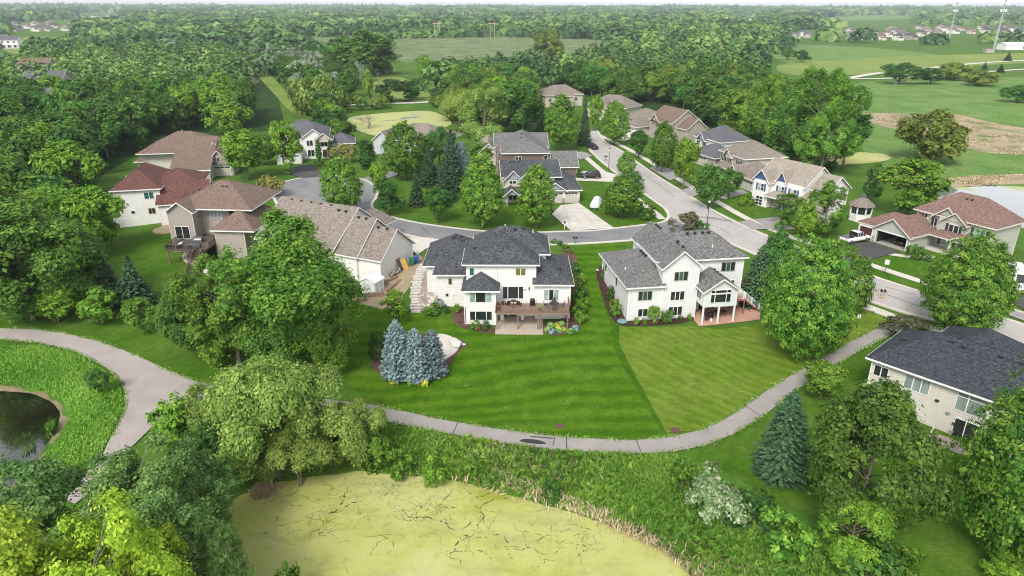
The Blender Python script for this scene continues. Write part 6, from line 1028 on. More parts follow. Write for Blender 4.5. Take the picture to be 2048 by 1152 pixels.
# local x runs along the ridges towards the lowest gable end, y towards the street
walls(h17, -4.2, .0, .3, 9., -1.2, 4.2, W_); gable(h17, -4.2, .0, .3, 9., 4.2, 3.4, R_, W_, 'x', ends=(False, True)); walls(h17, -8.4, -4.1, .0, 10.4, -1.2, 4.3, W_); gable(h17, -8.6, -4.1, .0, 10.6, 4.3, 4.3, R_, W_, 'x', ends=(False, True))
walls(h17, -23., -8.3, -.4, 13., -1.4, 4.6, W_); gable(h17, -23., -8.3, -.4, 13.4, 4.6, 4.9, R_, W_, 'x', ends=(True, True)); hip(h17, -13.5, -9., 9.5, 17., 4.4, 2.5, R_); walls(h17, -13., -9.3, 12., 17., .5, 4.4, W_)
gdoor(h17, 'N', -2.1, 9., 1.6, 3.4, 2.2); vents(h17, [(-1.2, 4.3, 7.6), (-2.8, 4.3, 7.6), (-5.4, 4.9, 8.5), (-6.8, 4.9, 8.5), (-9.6, 5.4, 9.0), (-11., 5.4, 9.), (-13., 6.2, 9.35), (-15., 6.2, 9.35), (-17., 6.2, 9.35), (-19., 6.2, 9.35), (-21., 6.2, 9.35)]); pipe(h17, -7.6, 7.5, 7.2); pipe(h17, -7., 7.6, 7.2); pipe(h17, -14., 2., 6.6); spout(h17, .02, .25, -.4, 4.); spout(h17, .02, 9., 1., 4.)
window(h17, 'S', -12., -.4, 1.6, 1.6, 1.4, 2, 'glass_curtain'); window(h17, 'S', -16., -.4, 1.6, 1.6, 1.4, 2); window(h17, 'S', -20., -.4, 1.6, 1.6, 1.4, 2)
# ---------------------------------------------------------------- houses in the left wood
for x_, y_, a_, l_, r_ in ((-205, 297, 10, 'grey roof showing between trees in the left wood, larger of two', 'shingle_slate'), (-168, 238, -25, 'grey roof showing between trees in the left wood, nearest the red-roofed house', 'shingle_slate'), (-258, 372, 5, 'brown roof showing above trees in the left wood', 'shingle_brown')):
    hh = thing('house', l_, 'house', (x_, y_, 4.), math.radians(a_)); walls(hh, 0, 15., 0, 10., -4.2, 6.5, 'siding_taupe'); gable(hh, 0, 15., 0, 10., 6.5, 3.2, r_, 'siding_taupe', 'x'); window(hh, 'S', 4., 0, 3., 1.5, 1.3, 2); window(hh, 'S', 10., 0, 3., 1.5, 1.3, 2)
# ---------------------------------------------------------------- gazebo
gz = thing('gazebo', 'small white octagonal gazebo with shake roof beside the white house', 'gazebo', (67.3, 127.5, ht(67.3, 127.5)))
m = MB(); m.lathe([(2., -.5), (2., 1.7)], 8); m.build('base_wall', 'siding_white', gz); m = MB(); m.lathe([(2.5, 3.2), (2.45, 3.35), (.5, 4.7), (.5, 5.0), (.05, 5.35)], 8); rf = m.build('roof', 'shingle_tan', gz); m = MB(); m.lathe([(.55, 4.95), (.6, 5.02), (.05, 5.5)], 8); m.build('cupola', 'shingle_slate', rf)
for i in range(8):
    a = math.pi/4*i; m = MB(); m.box(1.95*math.cos(a)-.1, 1.95*math.cos(a)+.1, 1.95*math.sin(a)-.1, 1.95*math.sin(a)+.1, 1.7, 3.25); m.build('post', 'trim_white', gz)
    b = a+math.pi/4; p, q = (1.86*math.cos(a), 1.86*math.sin(a)), (1.86*math.cos(b), 1.86*math.sin(b)); m = MB(); m.prism([(*p, 1.72), (*q, 1.72), (*q, 3.2), (*p, 3.2)], (-.03*math.cos((a+b)/2), -.03*math.sin((a+b)/2), 0)); m.build('screen', 'glass_dark', gz)
# ---------------------------------------------------------------- far subdivisions
def far_house_meshes(i):
    w_, d_ = (11, 9) if i % 2 else (13, 10); m = MB(); m.box(0, w_, 0, d_, -1, 5.6); m.box(w_*.5, w_, -3.5, 0, -1, 3.2); wall = m.mesh('far_wall', ('siding_white', 'siding_beige', 'siding_cream', 'siding_taupe')[i % 4])
    m = MB(); z1, z2 = 5.6, 8.8
    X0, X1, Y0, Y1 = -.5, w_+.5, -.5, d_+.5; k = (Y1-Y0)/2; a, b = (X0+k, (Y0+Y1)/2, z2), (X1-k, (Y0+Y1)/2, z2)
    for f_ in ([(X0,Y0,z1),(X1,Y0,z1),b,a], [(X1,Y1,z1),(X0,Y1,z1),a,b], [(X1,Y0,z1),(X1,Y1,z1),b], [(X0,Y1,z1),(X0,Y0,z1),a]): m.face(f_)
    m.prism([(w_*.5-.4, -3.9, 3.2), (w_+.4, -3.9, 3.2), (w_*.75, -3.9, 5.3)], (0, 5, 0)); roof = m.mesh('far_roof', ('shingle_slate', 'shingle_tan', 'shingle_brown', 'shingle_charcoal')[i // 2 % 4])
    m = MB(); m.box(-.6, .6, -.06, .02, 0, 1.2); return wall, roof, m.mesh('far_window', 'glass_dark'), w_
FH = [far_house_meshes(i) for i in range(8)]
def far_house(u, v, i, label, group, rz=None):
    x, y = P(u, v); r = thing('house', label, 'house', (x, y, 0), rnd.uniform(-.5, .5) if rz is None else rz, group); wm, rm, gm, w_ = FH[i % 8]; link('wall', wm, r); link('roof', rm, r)
    for x_, z_ in ((1.6, 3.6), (1.6, .8), (w_*.42, 3.6), (w_*.8, 3.7)): link('window', gm, r, (x_, 0, z_))
k = 0
for row, (v0, us) in enumerate(((77, (1580, 1612, 1652)), (80, (1690, 1722, 1752, 1783, 1815)), (73, (1600, 1665, 1700, 1735, 1768, 1800, 1830)), (68, (1740, 1775, 1806, 1838, 1868, 1900, 1935, 1970, 2005, 2035)), (63, (1690, 1780, 1850, 1885, 1920, 1955, 1990, 2025)), (59, (1830, 1870, 1910, 1960, 2010)))):
    for u in us: far_house(u+rnd.uniform(-4, 4), v0+rnd.uniform(-1, 1), k, 'far house in the subdivision beyond the hill meadow, '+('grey','tan','brown','charcoal')[k // 2 % 4]+' roof', 'far houses beyond the hill meadow'); k += 1
for v0, us in ((63, (5, 30, 62, 88, 118)), (57, (15, 48, 75, 105, 135, 155)), (51, (20, 60, 95, 140)), (34, (40, 60, 165, 180, 195, 215, 235))):
    for u in us: far_house(u+rnd.uniform(-4, 4), v0+rnd.uniform(-1, 1), k, 'far house in the subdivision at the wood horizon, '+('grey','tan','brown','charcoal')[k // 2 % 4]+' roof', 'far houses beyond the left wood'); k += 1
for i, (u, v, l_) in enumerate(((8, 98, 'white row house with balconies beyond the left wood, next to the field'), (-15, 92, 'white row house with balconies beyond the left wood, behind the first'))):
    x, y = P(u, v); r = thing('house', l_, 'house', (x-15, y, 0), .25); walls(r, 0, 26, 0, 12, -.5, 8., 'siding_white', False); gable(r, 0, 26, 0, 12, 8., 3., 'shingle_slate', 'siding_white', 'x')
    for q in range(5):
        window(r, 'S', 3+q*5, 0, 5.4, 2., 1.5, 2); window(r, 'S', 3+q*5, 0, 1., 2., 2., 2); m = MB(); m.box(1.6+q*5, 4.6+q*5, -2., 0, 3.4, 3.6); m.build('balcony', 'trim_white', r)
for u, v, w_, l_, mt in ((2010, 100, 40, 'long white low shed beside the cell tower', 'siding_white'), (2040, 78, 40, 'long pale building with red lower wall on the right horizon', 'siding_cream'), (1483, 44, 26, 'white barn among far trees', 'siding_white'), (1418, 47, 14, 'small white barn among far trees', 'siding_white')):
    x, y = P(u, v); r = thing('barn' if 'barn' in l_ else 'shed', l_, 'barn' if 'barn' in l_ else 'shed', (x, y, 0), .1); walls(r, 0, w_, 0, 12, -.5, 5., mt, False); gable(r, 0, w_, 0, 12, 5., 2., 'canvas_white', mt, 'x'); window(r, 'S', w_/2, 0, 1., 3., 2., 3)
# ================================================================== smaller things
def at(u, v): x, y = P(u, v); return x, y, ht(x, y)
def loft(sections, mat, name, parent, smooth=True, cap=True):
    """skin over rings of equal length"""
    mb = MB(); k = len(sections[0])
    for r in sections: mb.v += [tuple(p) for p in r]
    for i in range(len(sections)-1):
        for j in range(k): mb.f.append((i*k+j, i*k+(j+1) % k, (i+1)*k+(j+1) % k, (i+1)*k+j))
    if cap: mb.f.append(tuple(range(k))[::-1]); mb.f.append(tuple((len(sections)-1)*k+j for j in range(k)))
    return mb.build(name, mat, parent, smooth=smooth)
def ring(x, w, z0, z1, tuck=.12, r=.12):
    return [(x, -w+tuck, z0), (x, -w, z0+r*1.5), (x, -w, z1-r), (x, -w+r, z1), (x, w-r, z1), (x, w, z1-r), (x, w, z0+r*1.5), (x, w-tuck, z0)]
def car(label, u=None, v=None, rz=0, kind='suv', paint='car_black', pos=None, cat='car', name='parked_car'):
    """x points forwards"""
    x, y, z = pos or at(u, v); z = z if pos else z+.15; r = thing(name, label, cat, (x, y, z), rz); L, hw = {'suv': (4.7, .95), 'car': (4.5, .9), 'pickup': (5.8, 1.0)}[kind]; s = L/2
    body = [ring(-s, hw*.82, .45, .8), ring(-s+.12, hw*.95, .32, .98), ring(-s*.5, hw, .28, 1.02), ring(0, hw, .28, 1.02), ring(s*.45, hw, .28, 1.0), ring(s*.8, hw*.96, .3, .93), ring(s*.95, hw*.88, .36, .82), ring(s, hw*.76, .45, .72)]
    loft(body, paint, 'body', r)
    if kind == 'pickup': a, b, c, d, top = -.5, -.35, .85, 1.55, 1.78
    elif kind == 'suv': a, b, c, d, top = -s+.15, -s+.45, .45, 1.2, 1.68
    else: a, b, c, d, top = -s+.45, -1.05, .3, 1.15, 1.42
    loft([ring(a, hw*.86, .98, 1.04, .02, .02), ring(b, hw*.76, .98, top-.03, -.1, .08), ring((b+c)/2, hw*.77, .98, top, -.1, .08), ring(c, hw*.74, .98, top-.05, -.1, .08), ring(d, hw*.84, .98, 1.02, .02, .02)], 'car_glass', 'windows', r)
    loft([ring(b-.02, hw*.72, top-.07, top-.01, .02, .03), ring((b+c)/2, hw*.74, top-.05, top+.03, .02, .03), ring(c+.05, hw*.70, top-.09, top-.02, .02, .03)], paint, 'roof', r)
    for xx in (b+.1, (b+c)/2, c+.02):
        for sg in (-1, 1): m = MB(); m.tube([(xx, sg*hw*.865, 1.0), (xx-(.0 if xx < c else .1), sg*hw*.775, top-.06)], .035, 4); m.build('pillar', paint, r)
    if kind == 'pickup': m = MB(); m.box(-s+.2, -.6, -hw*.8, hw*.8, 1.0, 1.03); m.build('bed', 'black_paint', r)
    for xx in (-s*.62, s*.6):
        for sg in (-1, 1):
            m = MB(); m.tube([(xx, sg*(hw-.2), .34), (xx, sg*(hw+.02), .34)], .34, 14); wh = m.build('wheel', 'tyre', r); m = MB(); m.tube([(xx, sg*(hw+.0), .34), (xx, sg*(hw+.035), .34)], .21, 10); m.build('rim', 'rim', wh)
    for sg in (-1, 1):
        m = MB(); m.box(s-.16, s-.03, sg*hw*.62-.16, sg*hw*.62+.16, .62, .76); m.build('headlight', 'lamp_clear', r); m = MB(); m.box(-s-.01, -s+.12, sg*hw*.7-.12, sg*hw*.7+.12, .72, .92); m.build('tail_light', 'lamp_red', r); m = MB(); m.box(c+.35, c+.5, sg*(hw+.1)-.1, sg*(hw+.1)+.1, 1.0, 1.14); m.build('mirror', paint, r)
    return r
car('black sport utility car parked on the driveway of the brown-walled house', 1181, 357, math.radians(176), 'suv')
car('dark car parked at the kerb on the far part of the street', 1184, 298, math.radians(-62), 'car')
car('white pickup truck on the dark driveway beside the wooden garage door', 1708, 484, math.radians(24), 'pickup', 'car_white', cat='truck', name='pickup_truck')
car('black car inside the open double garage', rz=math.radians(-61-90), kind='car', pos=(66.6, 109.6, 2.74))
# camper van
x, y, z = at(2040, 590); r = thing('camper_van', 'white camper van with raised roof on the driveway beside the house', 'van', (x+1., y+2.5, z+.15), math.radians(250))
loft([ring(-3.3, .95, .5, 2.7), ring(-3.1, 1.05, .4, 2.85), ring(.9, 1.05, .35, 2.9), ring(1.7, 1.0, .35, 2.65), ring(2.35, 1.0, .35, 1.45), ring(3.1, .95, .38, 1.15), ring(3.35, .82, .45, .9)], 'car_white', 'body', r)
m = MB(); m.prism([(1.74, -.85, 2.55), (1.74, .85, 2.55), (2.36, .9, 1.5), (2.36, -.9, 1.5)], (.05, 0, .03)); m.build('windscreen', 'car_glass', r)
for sg in (-1, 1):
    m = MB(); m.box(.4, 1.5, sg*1.06-.02, sg*1.06+.02, 1.5, 2.1); m.build('side_window', 'car_glass', r); m = MB(); m.box(-2.8, -.4, sg*1.06-.02, sg*1.06+.02, 1.6, 2.2); m.build('side_window', 'car_glass', r); m = MB(); m.box(3.2, 3.38, sg*.6-.18, sg*.6+.18, .75, .95); m.build('headlight', 'lamp_clear', r)
    for xx in (-2., 2.3): m = MB(); m.tube([(xx, sg*.85, .36), (xx, sg*1.06, .36)], .36, 14); m.build('wheel', 'tyre', r)
m = MB(); m.box(3.28, 3.42, -.85, .85, .36, .62); m.build('bumper', 'black_paint', r); m = MB(); m.box(3.3, 3.4, -.38, .38, .68, .86); m.build('grille', 'black_paint', r); m = MB(); m.box(-1.6, -.6, -.4, .4, 2.88, 3.1); m.build('roof_unit', 'paint_white', r)
# covered boat
x, y, z = at(1193, 412); r = thing('covered_boat', 'boat under a white tarpaulin on the lawn beside the concrete driveway', 'boat', (x, y, z+.1), math.radians(75))
loft([[(a, b*w_, zz) for b, zz in ((-1, .35), (-1.02, .8), (-.55, .8+h_), (0, .9+h_*1.15), (.55, .8+h_), (1.02, .8), (1, .35), (0, .25))] for a, w_, h_ in ((-3., .75, .3), (-2.6, .95, .5), (-1., 1., .85), (.3, 1., .9), (1.6, .85, .5), (2.6, .45, .25), (3.1, .12, .1))], 'canvas_white', 'tarpaulin', r, False)
m = MB(); m.box(-.7, .1, -.99, -.9, .95, 1.25); m.build('window_patch', 'glass_dark', r); m = MB(); m.box(-2.5, 3.6, -.08, .08, .12, .24); t_ = m.build('trailer', 'galvanised', r)
for sg in (-1, 1): m = MB(); m.tube([(-1., sg*.9, .25), (-1., sg*1.1, .25)], .28, 12); m.build('wheel', 'tyre', t_)
# mailboxes
def mailbox(u, v, label, n=2, post='wood_grey', box='black_paint', rz=0, h_=1.05, frame=False):
    x, y, z = at(u, v); r = thing('mailbox', label, 'mailbox', (x, y, z), rz); m = MB(); m.box(-.06, .06, -.06, .06, -.3, h_); m.box(-.5, .5, -.06, .06, h_, h_+.1)
    if frame: m.box(-.45, -.33, -.06, .06, -.3, h_); m.box(.33, .45, -.06, .06, -.3, h_+.35); m.box(-.45, .45, -.05, .05, .35, .45)
    m.build('post', post, r)
    for i in range(n):
        xx = (i-(n-1)/2)*.42; m = MB(); m.prism([(xx+.15*math.cos(a) if 0 < k < 6 else xx+(.15 if k == 0 else -.15), -.28, h_+.24+.13*math.sin(a)) for k, a in enumerate([math.pi*q/6 for q in range(7)])]+[(xx-.15, -.28, h_+.1), (xx+.15, -.28, h_+.1)], (0, .56, 0)); b_ = m.build('box', box, r); m = MB(); m.box(xx+.15, xx+.18, -.1, -.06, h_+.2, h_+.42); m.build('flag', 'lamp_red', b_)
    return r
mailbox(1150, 489, 'pair of black mailboxes on one post at the kerb behind the cream house'); mailbox(763, 412, 'pale wooden mailbox stand on the island kerb nearest the turning circle', 1, 'wood_pale', frame=True, rz=.5); mailbox(778, 420, 'pale wooden mailbox stand on the island kerb farther along', 1, 'wood_pale', frame=True, rz=.7); mailbox(1129, 458, 'black mailbox on a white post left of the concrete driveway', 1, 'paint_white'); mailbox(1763, 598, 'two black mailboxes on a pale wooden stand by the lower street', 2, 'wood_pale', frame=True, rz=-.4); mailbox(1211, 322, 'pair of mailboxes on the verge along the far street', 2); mailbox(1435, 398, 'white mailbox post on the lawn by the dark round trees', 1, 'paint_white', 'paint_white')
# lamp posts and signs
def lamp(u, v, label, h_=4.6):
    x, y, z = at(u, v); r = thing('street_lamp', label, 'street lamp', (x, y, z)); m = MB(); m.tube([(0, 0, -.3), (0, 0, .5), (0, 0, h_)], [.1, .07, .05], 8); m.build('pole', 'metal_dark', r); m = MB(); m.lathe([(.09, h_), (.2, h_+.12), (.24, h_+.5)], 6); m.build('lantern', 'lamp_clear', r); m = MB(); m.lathe([(.32, h_+.5), (.3, h_+.56), (.06, h_+.78), (.03, h_+.95)], 6); m.build('cap', 'metal_dark', r)
lamp(1413, 455, 'black lantern street lamp at the corner by the purplish tree'); lamp(1217, 340, 'dark street lamp on the verge near the black car')
def sign(u, v, label, h_=2.2, w_=.6, hh=.75, rz=0, mat='paint_white'):
    x, y, z = at(u, v); r = thing('sign', label, 'sign', (x, y, z), rz); m = MB(); m.box(-.035, .035, -.03, .03, -.3, h_); m.build('post', 'metal_dark', r); m = MB(); m.prism([(-w_/2, -.05, h_-hh+.1), (w_/2, -.05, h_-hh+.1), (w_/2, -.05, h_+.1), (-w_/2, -.05, h_+.1)], (0, .02, 0)); m.build('panel', mat, r); return r
sign(1769, 548, 'white rectangular sign on a dark post beside the pavement', rz=-.3); s_ = sign(1713, 657, 'small white sign on a post beside the trail', 1.9, .4, .5); m = MB(); m.box(-.05, .05, -.062, -.05, 1.55, 1.9); m.build('mark', 'metal_dark', s_); sign(1746, 628, 'low white marker post beside the pavement', .9, .16, .5)
# utility poles, wires, towers
def upole(u, vb, vt, label, arms=2):
    x, y = P(u, vb); d = ray(u, vt); z0 = ht(x, y); hh = H+d[2]*y/d[1]-z0; r = thing('utility_pole', label, 'pole', (x, y, z0)); m = MB(); m.tube([(0, 0, -.4), (0, 0, hh)], [.18, .12], 8); m.build('pole', 'wood_grey', r)
    for i in range(arms): m = MB(); zz = hh-.5-i*1.1; m.box(-1.3, 1.3, -.07, .07, zz, zz+.14); a = m.build('crossarm', 'wood_grey', r); m = MB(); [m.tube([(q, 0, zz+.14), (q, 0, zz+.34)], .05, 6) for q in (-1.2, 0, 1.2)]; k_ = m.build('insulators', 'galvanised', a); k_['kind'] = 'stuff'
    return x, y, z0+hh
upole(1780, 221, 163, 'wooden utility pole standing in the marsh'); a = upole(758, 182, 145, 'utility pole behind the weedy pond trees', 1); b = upole(536, 168, 140, 'utility pole beside the mown clearing', 1); c = upole(965, 190, 152, 'utility pole before the middle wood', 1); upole(1849, 122, 96, 'pole on the hill meadow', 1)
for p, q, n_ in ((b, a, 'left span'), (a, c, 'right span')):
    m = MB(); p, q = Vector(p), Vector(q); m.tube([p.lerp(q, i/14)-Vector((0, 0, 4*2.2*(i/14)*(1-i/14)+.3)) for i in range(15)], .035, 4); tag(m.build('power_line', 'metal_dark', uv=False), 'power line above the weedy pond clearing, '+n_, 'cable')
for u in (875, 985):
    x, y = P(u, 76); r = thing('transmission_tower', 'pale H-frame power pole pair in the far meadow, '+('nearest the oak group' if u == 875 else 'before the dark tree belt'), 'pole', (x, y, 0))
    for sx in (-3, 3): m = MB(); m.tube([(sx, 0, -.5), (sx, 0, 21)], [.3, .2], 8); m.build('pole', 'wood_pale', r)
    m = MB(); m.box(-6, 6, -.2, .2, 17.5, 18.); m.build('crossarm', 'wood_pale', r)
def tower(u, vb, vt, label):
    x, y = P(u, vb); d = ray(u, vt); hh = H+d[2]*y/d[1]; r = thing('cell_tower', label, 'tower', (x, y, 0)); m = MB(); m.tube([(0, 0, -.5), (0, 0, hh)], [1.1, .45], 12); m.build('mast', 'galvanised', r)
    for zz in (hh-2, hh-6, hh-12):
        m = MB(); m.lathe([(2.2, zz), (2.2, zz+.25)], 12); pf = m.build('platform', 'galvanised', r)
        for k_ in range(9): an = 6.283*k_/9; m = MB(); m.box(2.3*math.cos(an)-.22, 2.3*math.cos(an)+.22, 2.3*math.sin(an)-.22, 2.3*math.sin(an)+.22, zz-.6, zz+1.7); m.build('antenna', 'paint_white', pf)
tower(1897, 82, 1, 'grey cell tower mast beside the far subdivision'); tower(1986, 104, -6, 'taller grey cell tower mast by the small brick hut')
x, y = P(1972, 106); r = thing('shed', 'small brown brick hut at the foot of the taller cell tower', 'shed', (x, y, 0)); walls(r, 0, 7, 0, 5, -.3, 3.2, 'siding_taupe', False); hip(r, 0, 7, 0, 5, 3.2, .8, 'shingle_brown', .3)
# storm drain covers
for u, v, l_ in ((1119, 853, 'rusty round drain cover in the mown lawn before the cream house'), (1350, 861, 'rusty round drain cover at the trail edge in the paler lawn')):
    x, y, z = at(u, v); r = thing('drain_cover', l_, 'drain cover', (x, y, z)); m = MB(); m.lathe([(.5, -.1), (.5, .1), (.42, .12), (.42, .08)], 20); m.build('rim', 'terracotta', r)
    for i in range(-3, 4): w_ = math.sqrt(.42**2-(i*.12)**2); m = MB(); m.box(i*.12-.035, i*.12+.035, -w_, w_, .08, .13); m.build('bar', 'terracotta', r)
# garden shed, bins, boards, bicycles
x, y, z = at(738, 588); r = thing('garden_shed', 'white plastic garden shed with double doors below the tan-roofed house', 'shed', (x-1.2, y+.2, z+.1), math.radians(-25)); walls(r, 0, 2.5, 0, 2.3, -.6, 1.9, 'paint_white', False); gable(r, 0, 2.5, 0, 2.3, 1.9, .6, 'paint_white', 'paint_white', 'y', .1, .1, 'paint_white')
for q in (.65, 1.35): m = MB(); m.box(q-.3+.12, q+.3+.12, -.05, 0, .05, 1.75); d_ = m.build('door_leaf', 'canvas_white', r); m = MB(); m.box(q-.02+.1, q+.05+.1, -.1, -.05, .9, 1.1); m.build('handle', 'metal_dark', d_)
for q in (.6, 1.6): m = MB(); m.box(2.5, 2.53, q-.35, q+.35, .1, 1.7); m.build('wall_panel', 'canvas_white', r)
def bin_(u, v, mat, label):
    x, y, z = at(u, v); r = thing('wheeled_bin', label, 'bin', (x, y, z+.08), rnd.uniform(-.3, .3)); m = MB(); m.v = [(a*.28, b*.3, 0.05) for a, b in ((-1,-1),(1,-1),(1,1),(-1,1))]+[(a*.36, b*.4, 1.05) for a, b in ((-1,-1),(1,-1),(1,1),(-1,1))]; m.f = [(3,2,1,0),(4,5,6,7),(0,1,5,4),(1,2,6,5),(2,3,7,6),(3,0,4,7)]; m.build('body', mat, r); m = MB(); m.prism([(-.4, -.46, 1.05), (.4, -.46, 1.05), (.4, .44, 1.13), (-.4, .44, 1.13)], (0, 0, .07)); m.build('lid', mat, r)
    for sx in (-1, 1): m = MB(); m.tube([(sx*.3, .32, .12), (sx*.37, .32, .12)], .13, 10); m.build('wheel', 'tyre', r)
bin_(823, 531, 'plastic_green', 'green wheeled bin against the off-white gable wall'); bin_(833, 527, 'plastic_blue', 'blue wheeled bin beside the green one')
for i, (u, v, mt, l_, w_) in enumerate(((806, 541, 'terracotta', 'brown wooden board leaning on the off-white gable wall', 1.0), (811, 541, 'wood_pale', 'pale plank leaning on the off-white gable wall', .5), (816, 540, 'plastic_yellow', 'yellow panel leaning beside the green bin', .45))):
    x, y, z = at(u, v); m = MB(); m.prism([(-w_/2, 0, 0), (w_/2, 0, 0), (w_/2, .9, 1.7), (-w_/2, .9, 1.7)], (0, -.05, .04)); m.box(-w_/2, w_/2, .02, .1, 0.02, .12); tag(m.build('leaning_board', mt, loc=(x, y, z+.07), rz=math.radians(60)), l_, 'board')
def bicycle(u, v, label, rz):
    x, y, z = at(u, v); r = thing('bicycle', label, 'bicycle', (x, y, z+.08), rz)
    for xx in (-.5, .5):
        m = MB(); m.tube([(xx+.32*math.cos(a), 0, .34+.32*math.sin(a)) for a in [6.2832*k_/16 for k_ in range(17)]], .035, 5); wh = m.build('wheel', 'tyre', r); m = MB(); [m.tube([(xx, 0, .34), (xx+.3*math.cos(k_), 0, .34+.3*math.sin(k_))], .01, 3) for k_ in (0, 1.05, 2.1, 3.14, 4.2, 5.2)]; sp = m.build('spokes', 'rim', wh); sp['kind'] = 'stuff'
    m = MB(); [m.tube([a, b], .03, 5) for a, b in (((-.5,0,.34),(-.12,0,.34)),((-.12,0,.34),(-.25,0,.85)),((-.25,0,.78),(.35,0,.8)),((-.12,0,.34),(.35,0,.72)),((.33,0,.95),(.5,0,.34)),((-.5,0,.34),(-.22,0,.7)))]; m.build('frame', 'paint_white', r); m = MB(); m.box(-.38, -.12, -.07, .07, .85, .91); m.build('saddle', 'black_paint', r); m = MB(); m.tube([(.3, -.28, 1.0), (.34, 0, .97), (.3, .28, 1.0)], .025, 5); m.build('handlebar', 'black_paint', r)
bicycle(797, 549, 'white bicycle against the off-white wall, nearer the boards', math.radians(62)); bicycle(787, 555, 'white bicycle against the off-white wall, nearer the shed', math.radians(58))
# stone steps and boulders beside the cream house
st = thing('stone_steps', 'pale stone steps climbing between gravel beds to the street side', 'steps', (0, 0, 0))
line = smooth_line([P(832, 624), P(830, 600), P(833, 570), P(839, 548), P(848, 532)], 2); line = resample(line, .85)
for i, p in enumerate(line):
    t_ = (line[min(i+1, len(line)-1)]-line[max(i-1, 0)]).normalized(); s_ = Vector((-t_.y, t_.x)); z = ht(*p); w_ = rnd.uniform(.6, .85); m = MB(); q = [p+s_*w_*a+t_*b for a, b in ((-1, -.2), (-.4, -.26), (.5, -.23), (1, -.18), (1.02, .18), (.3, .25), (-.5, .2), (-1, .22))]
    m.prism([(a.x+rnd.uniform(-.05, .05), a.y+rnd.uniform(-.05, .05), z-.15) for a in q], (0, 0, .33+rnd.uniform(0, .05))); m.build('step', 'stone_pale', st)
def rock_mesh(seed, mat):
    r_ = random.Random(seed); m = MB(); pr = [(.02, -.4), (.75, -.3), (1.0, .0), (.8, .38), (.4, .55), (.03, .6)]; m.lathe(pr, 8); me = m.mesh('rock', mat, smooth=False)
    for v in me.vertices: k_ = 1+r_.uniform(-.22, .22); v.co.x *= k_; v.co.y *= 1+r_.uniform(-.22, .22); v.co.z *= 1+r_.uniform(-.2, .2)
    return me
RK = [rock_mesh(i, ('boulder', 'stone_pale', 'boulder')[i % 3]) for i in range(6)]
def rock(x, y, s, label, group=None, k_=None):
    o = link('boulder', RK[rnd.randrange(6) if k_ is None else k_], None, (x, y, ht(x, y)+.05), rnd.uniform(0, 6)); o.scale = (s, s*rnd.uniform(.8, 1.2), s*rnd.uniform(.7, 1.)); return tag(o, label, 'boulder', group)
for i in range(46):
    u, v = rnd.uniform(836, 874), rnd.uniform(588, 612); x, y = P(u, v); rock(x, y, rnd.uniform(.18, .42), 'rounded boulder in the stone bank beside the stone steps', 'boulders of the stone bank')
o = rock(*P(909, 690), .95, 'large white boulder on the concrete garden circle', k_=1); o.scale = (.8, 1.25, .9); o.rotation_euler.z = .5; o.location.z += .25
for u, v in ((927, 690), (921, 686), (1278, 493), (1195, 541), (1144, 500)): rock(*P(u, v), .28, 'small pale stone at a garden bed edge', 'bed edge stones')
# timber retaining wall under the shed
rw = thing('retaining_wall', 'stepped timber retaining wall beside the white garden shed', 'wall', (0, 0, 0))
for (ua, va), (ub, vb), n_ in (((725, 596), (768, 592), 4), ((765, 572), (795, 556), 4), ((775, 586), (802, 560), 3), ((712, 606), (735, 602), 3), ((560+220, 556), (800, 545), 3)):
    a, b = Vector(P(ua, va)), Vector(P(ub, vb)); z = min(ht(*a), ht(*b)); d = (b-a); s_ = Vector((-d.y, d.x)).normalized()*.12
    for k_ in range(n_): m = MB(); j = rnd.uniform(-.04, .04); m.prism([(*(a-s_), z+.02+k_*.19), (*(b-s_), z+.02+k_*.19), (*(b+s_), z+.02+k_*.19), (*(a+s_), z+.02+k_*.19)], (0, 0, .175)); m.build('timber', 'timber', rw)
# ---- furniture of the cream house deck and patio
def dpos(x, y): return (x, 80+y, 2.725)
def patio_chair(x, y, rz, mat, label, group=None, z=2.725):
    r = thing('patio_chair', label, 'chair', (x, 80+y, z), rz, group)
    for a in (-.24, .24):
        for b in (-.24, .24): m = MB(); m.tube([(a, b, 0), (a, b, .42 if b < 0 else .6)], .025, 5); m.build('leg', mat, r)
    m = MB(); m.box(-.28, .28, -.28, .28, .4, .45); m.build('seat', mat, r); m = MB(); m.prism([(-.28, .24, .42), (.28, .24, .42), (.24, .42, 1.02), (-.24, .42, 1.02)], (0, .04, 0)); m.build('backrest', mat, r)
    for a in (-.29, .29): m = MB(); m.box(a-.03, a+.03, -.26, .26, .6, .64); m.build('armrest', mat, r)
def round_table(x, y, rad, h_, mat, label, z=2.725):
    r = thing('patio_table', label, 'table', (x, 80+y, z)); m = MB(); m.lathe([(rad, h_-.04), (rad, h_)], 18); m.build('table_top', mat, r); m = MB(); m.tube([(0, 0, .03), (0, 0, h_-.04)], .05, 8); m.build('pedestal', mat, r); m = MB(); m.lathe([(rad*.55, 0), (rad*.5, .04)], 12); m.build('base', mat, r)
plain('chair_brown', (.065, .03, .025), .6)
patio_chair(-.55, 3.4, math.radians(200), 'chair_brown', 'dark brown slatted chair on the deck, left of the tall square table'); patio_chair(.95, 3.4, math.radians(160), 'chair_brown', 'dark brown slatted chair on the deck, right of the tall square table'); round_table(.2, 3.2, .42, .95, 'metal_dark', 'tall dark bistro table between the brown deck chairs'); round_table(-1.2, 3.9, .28, .45, 'metal_dark', 'small dark side table next to the deck flowerpots')
r = thing('grill', 'black covered barbecue grill standing on the deck', 'grill', dpos(2.75, 3.6)); m = MB(); m.lathe([(.34, .12), (.36, .7), (.34, .95), (.2, 1.1), (.05, 1.14)], 12); m.build('cover', 'black_paint', r); m = MB(); m.box(-.4, .4, -.25, .25, 0, .12); m.build('base', 'metal_dark', r)
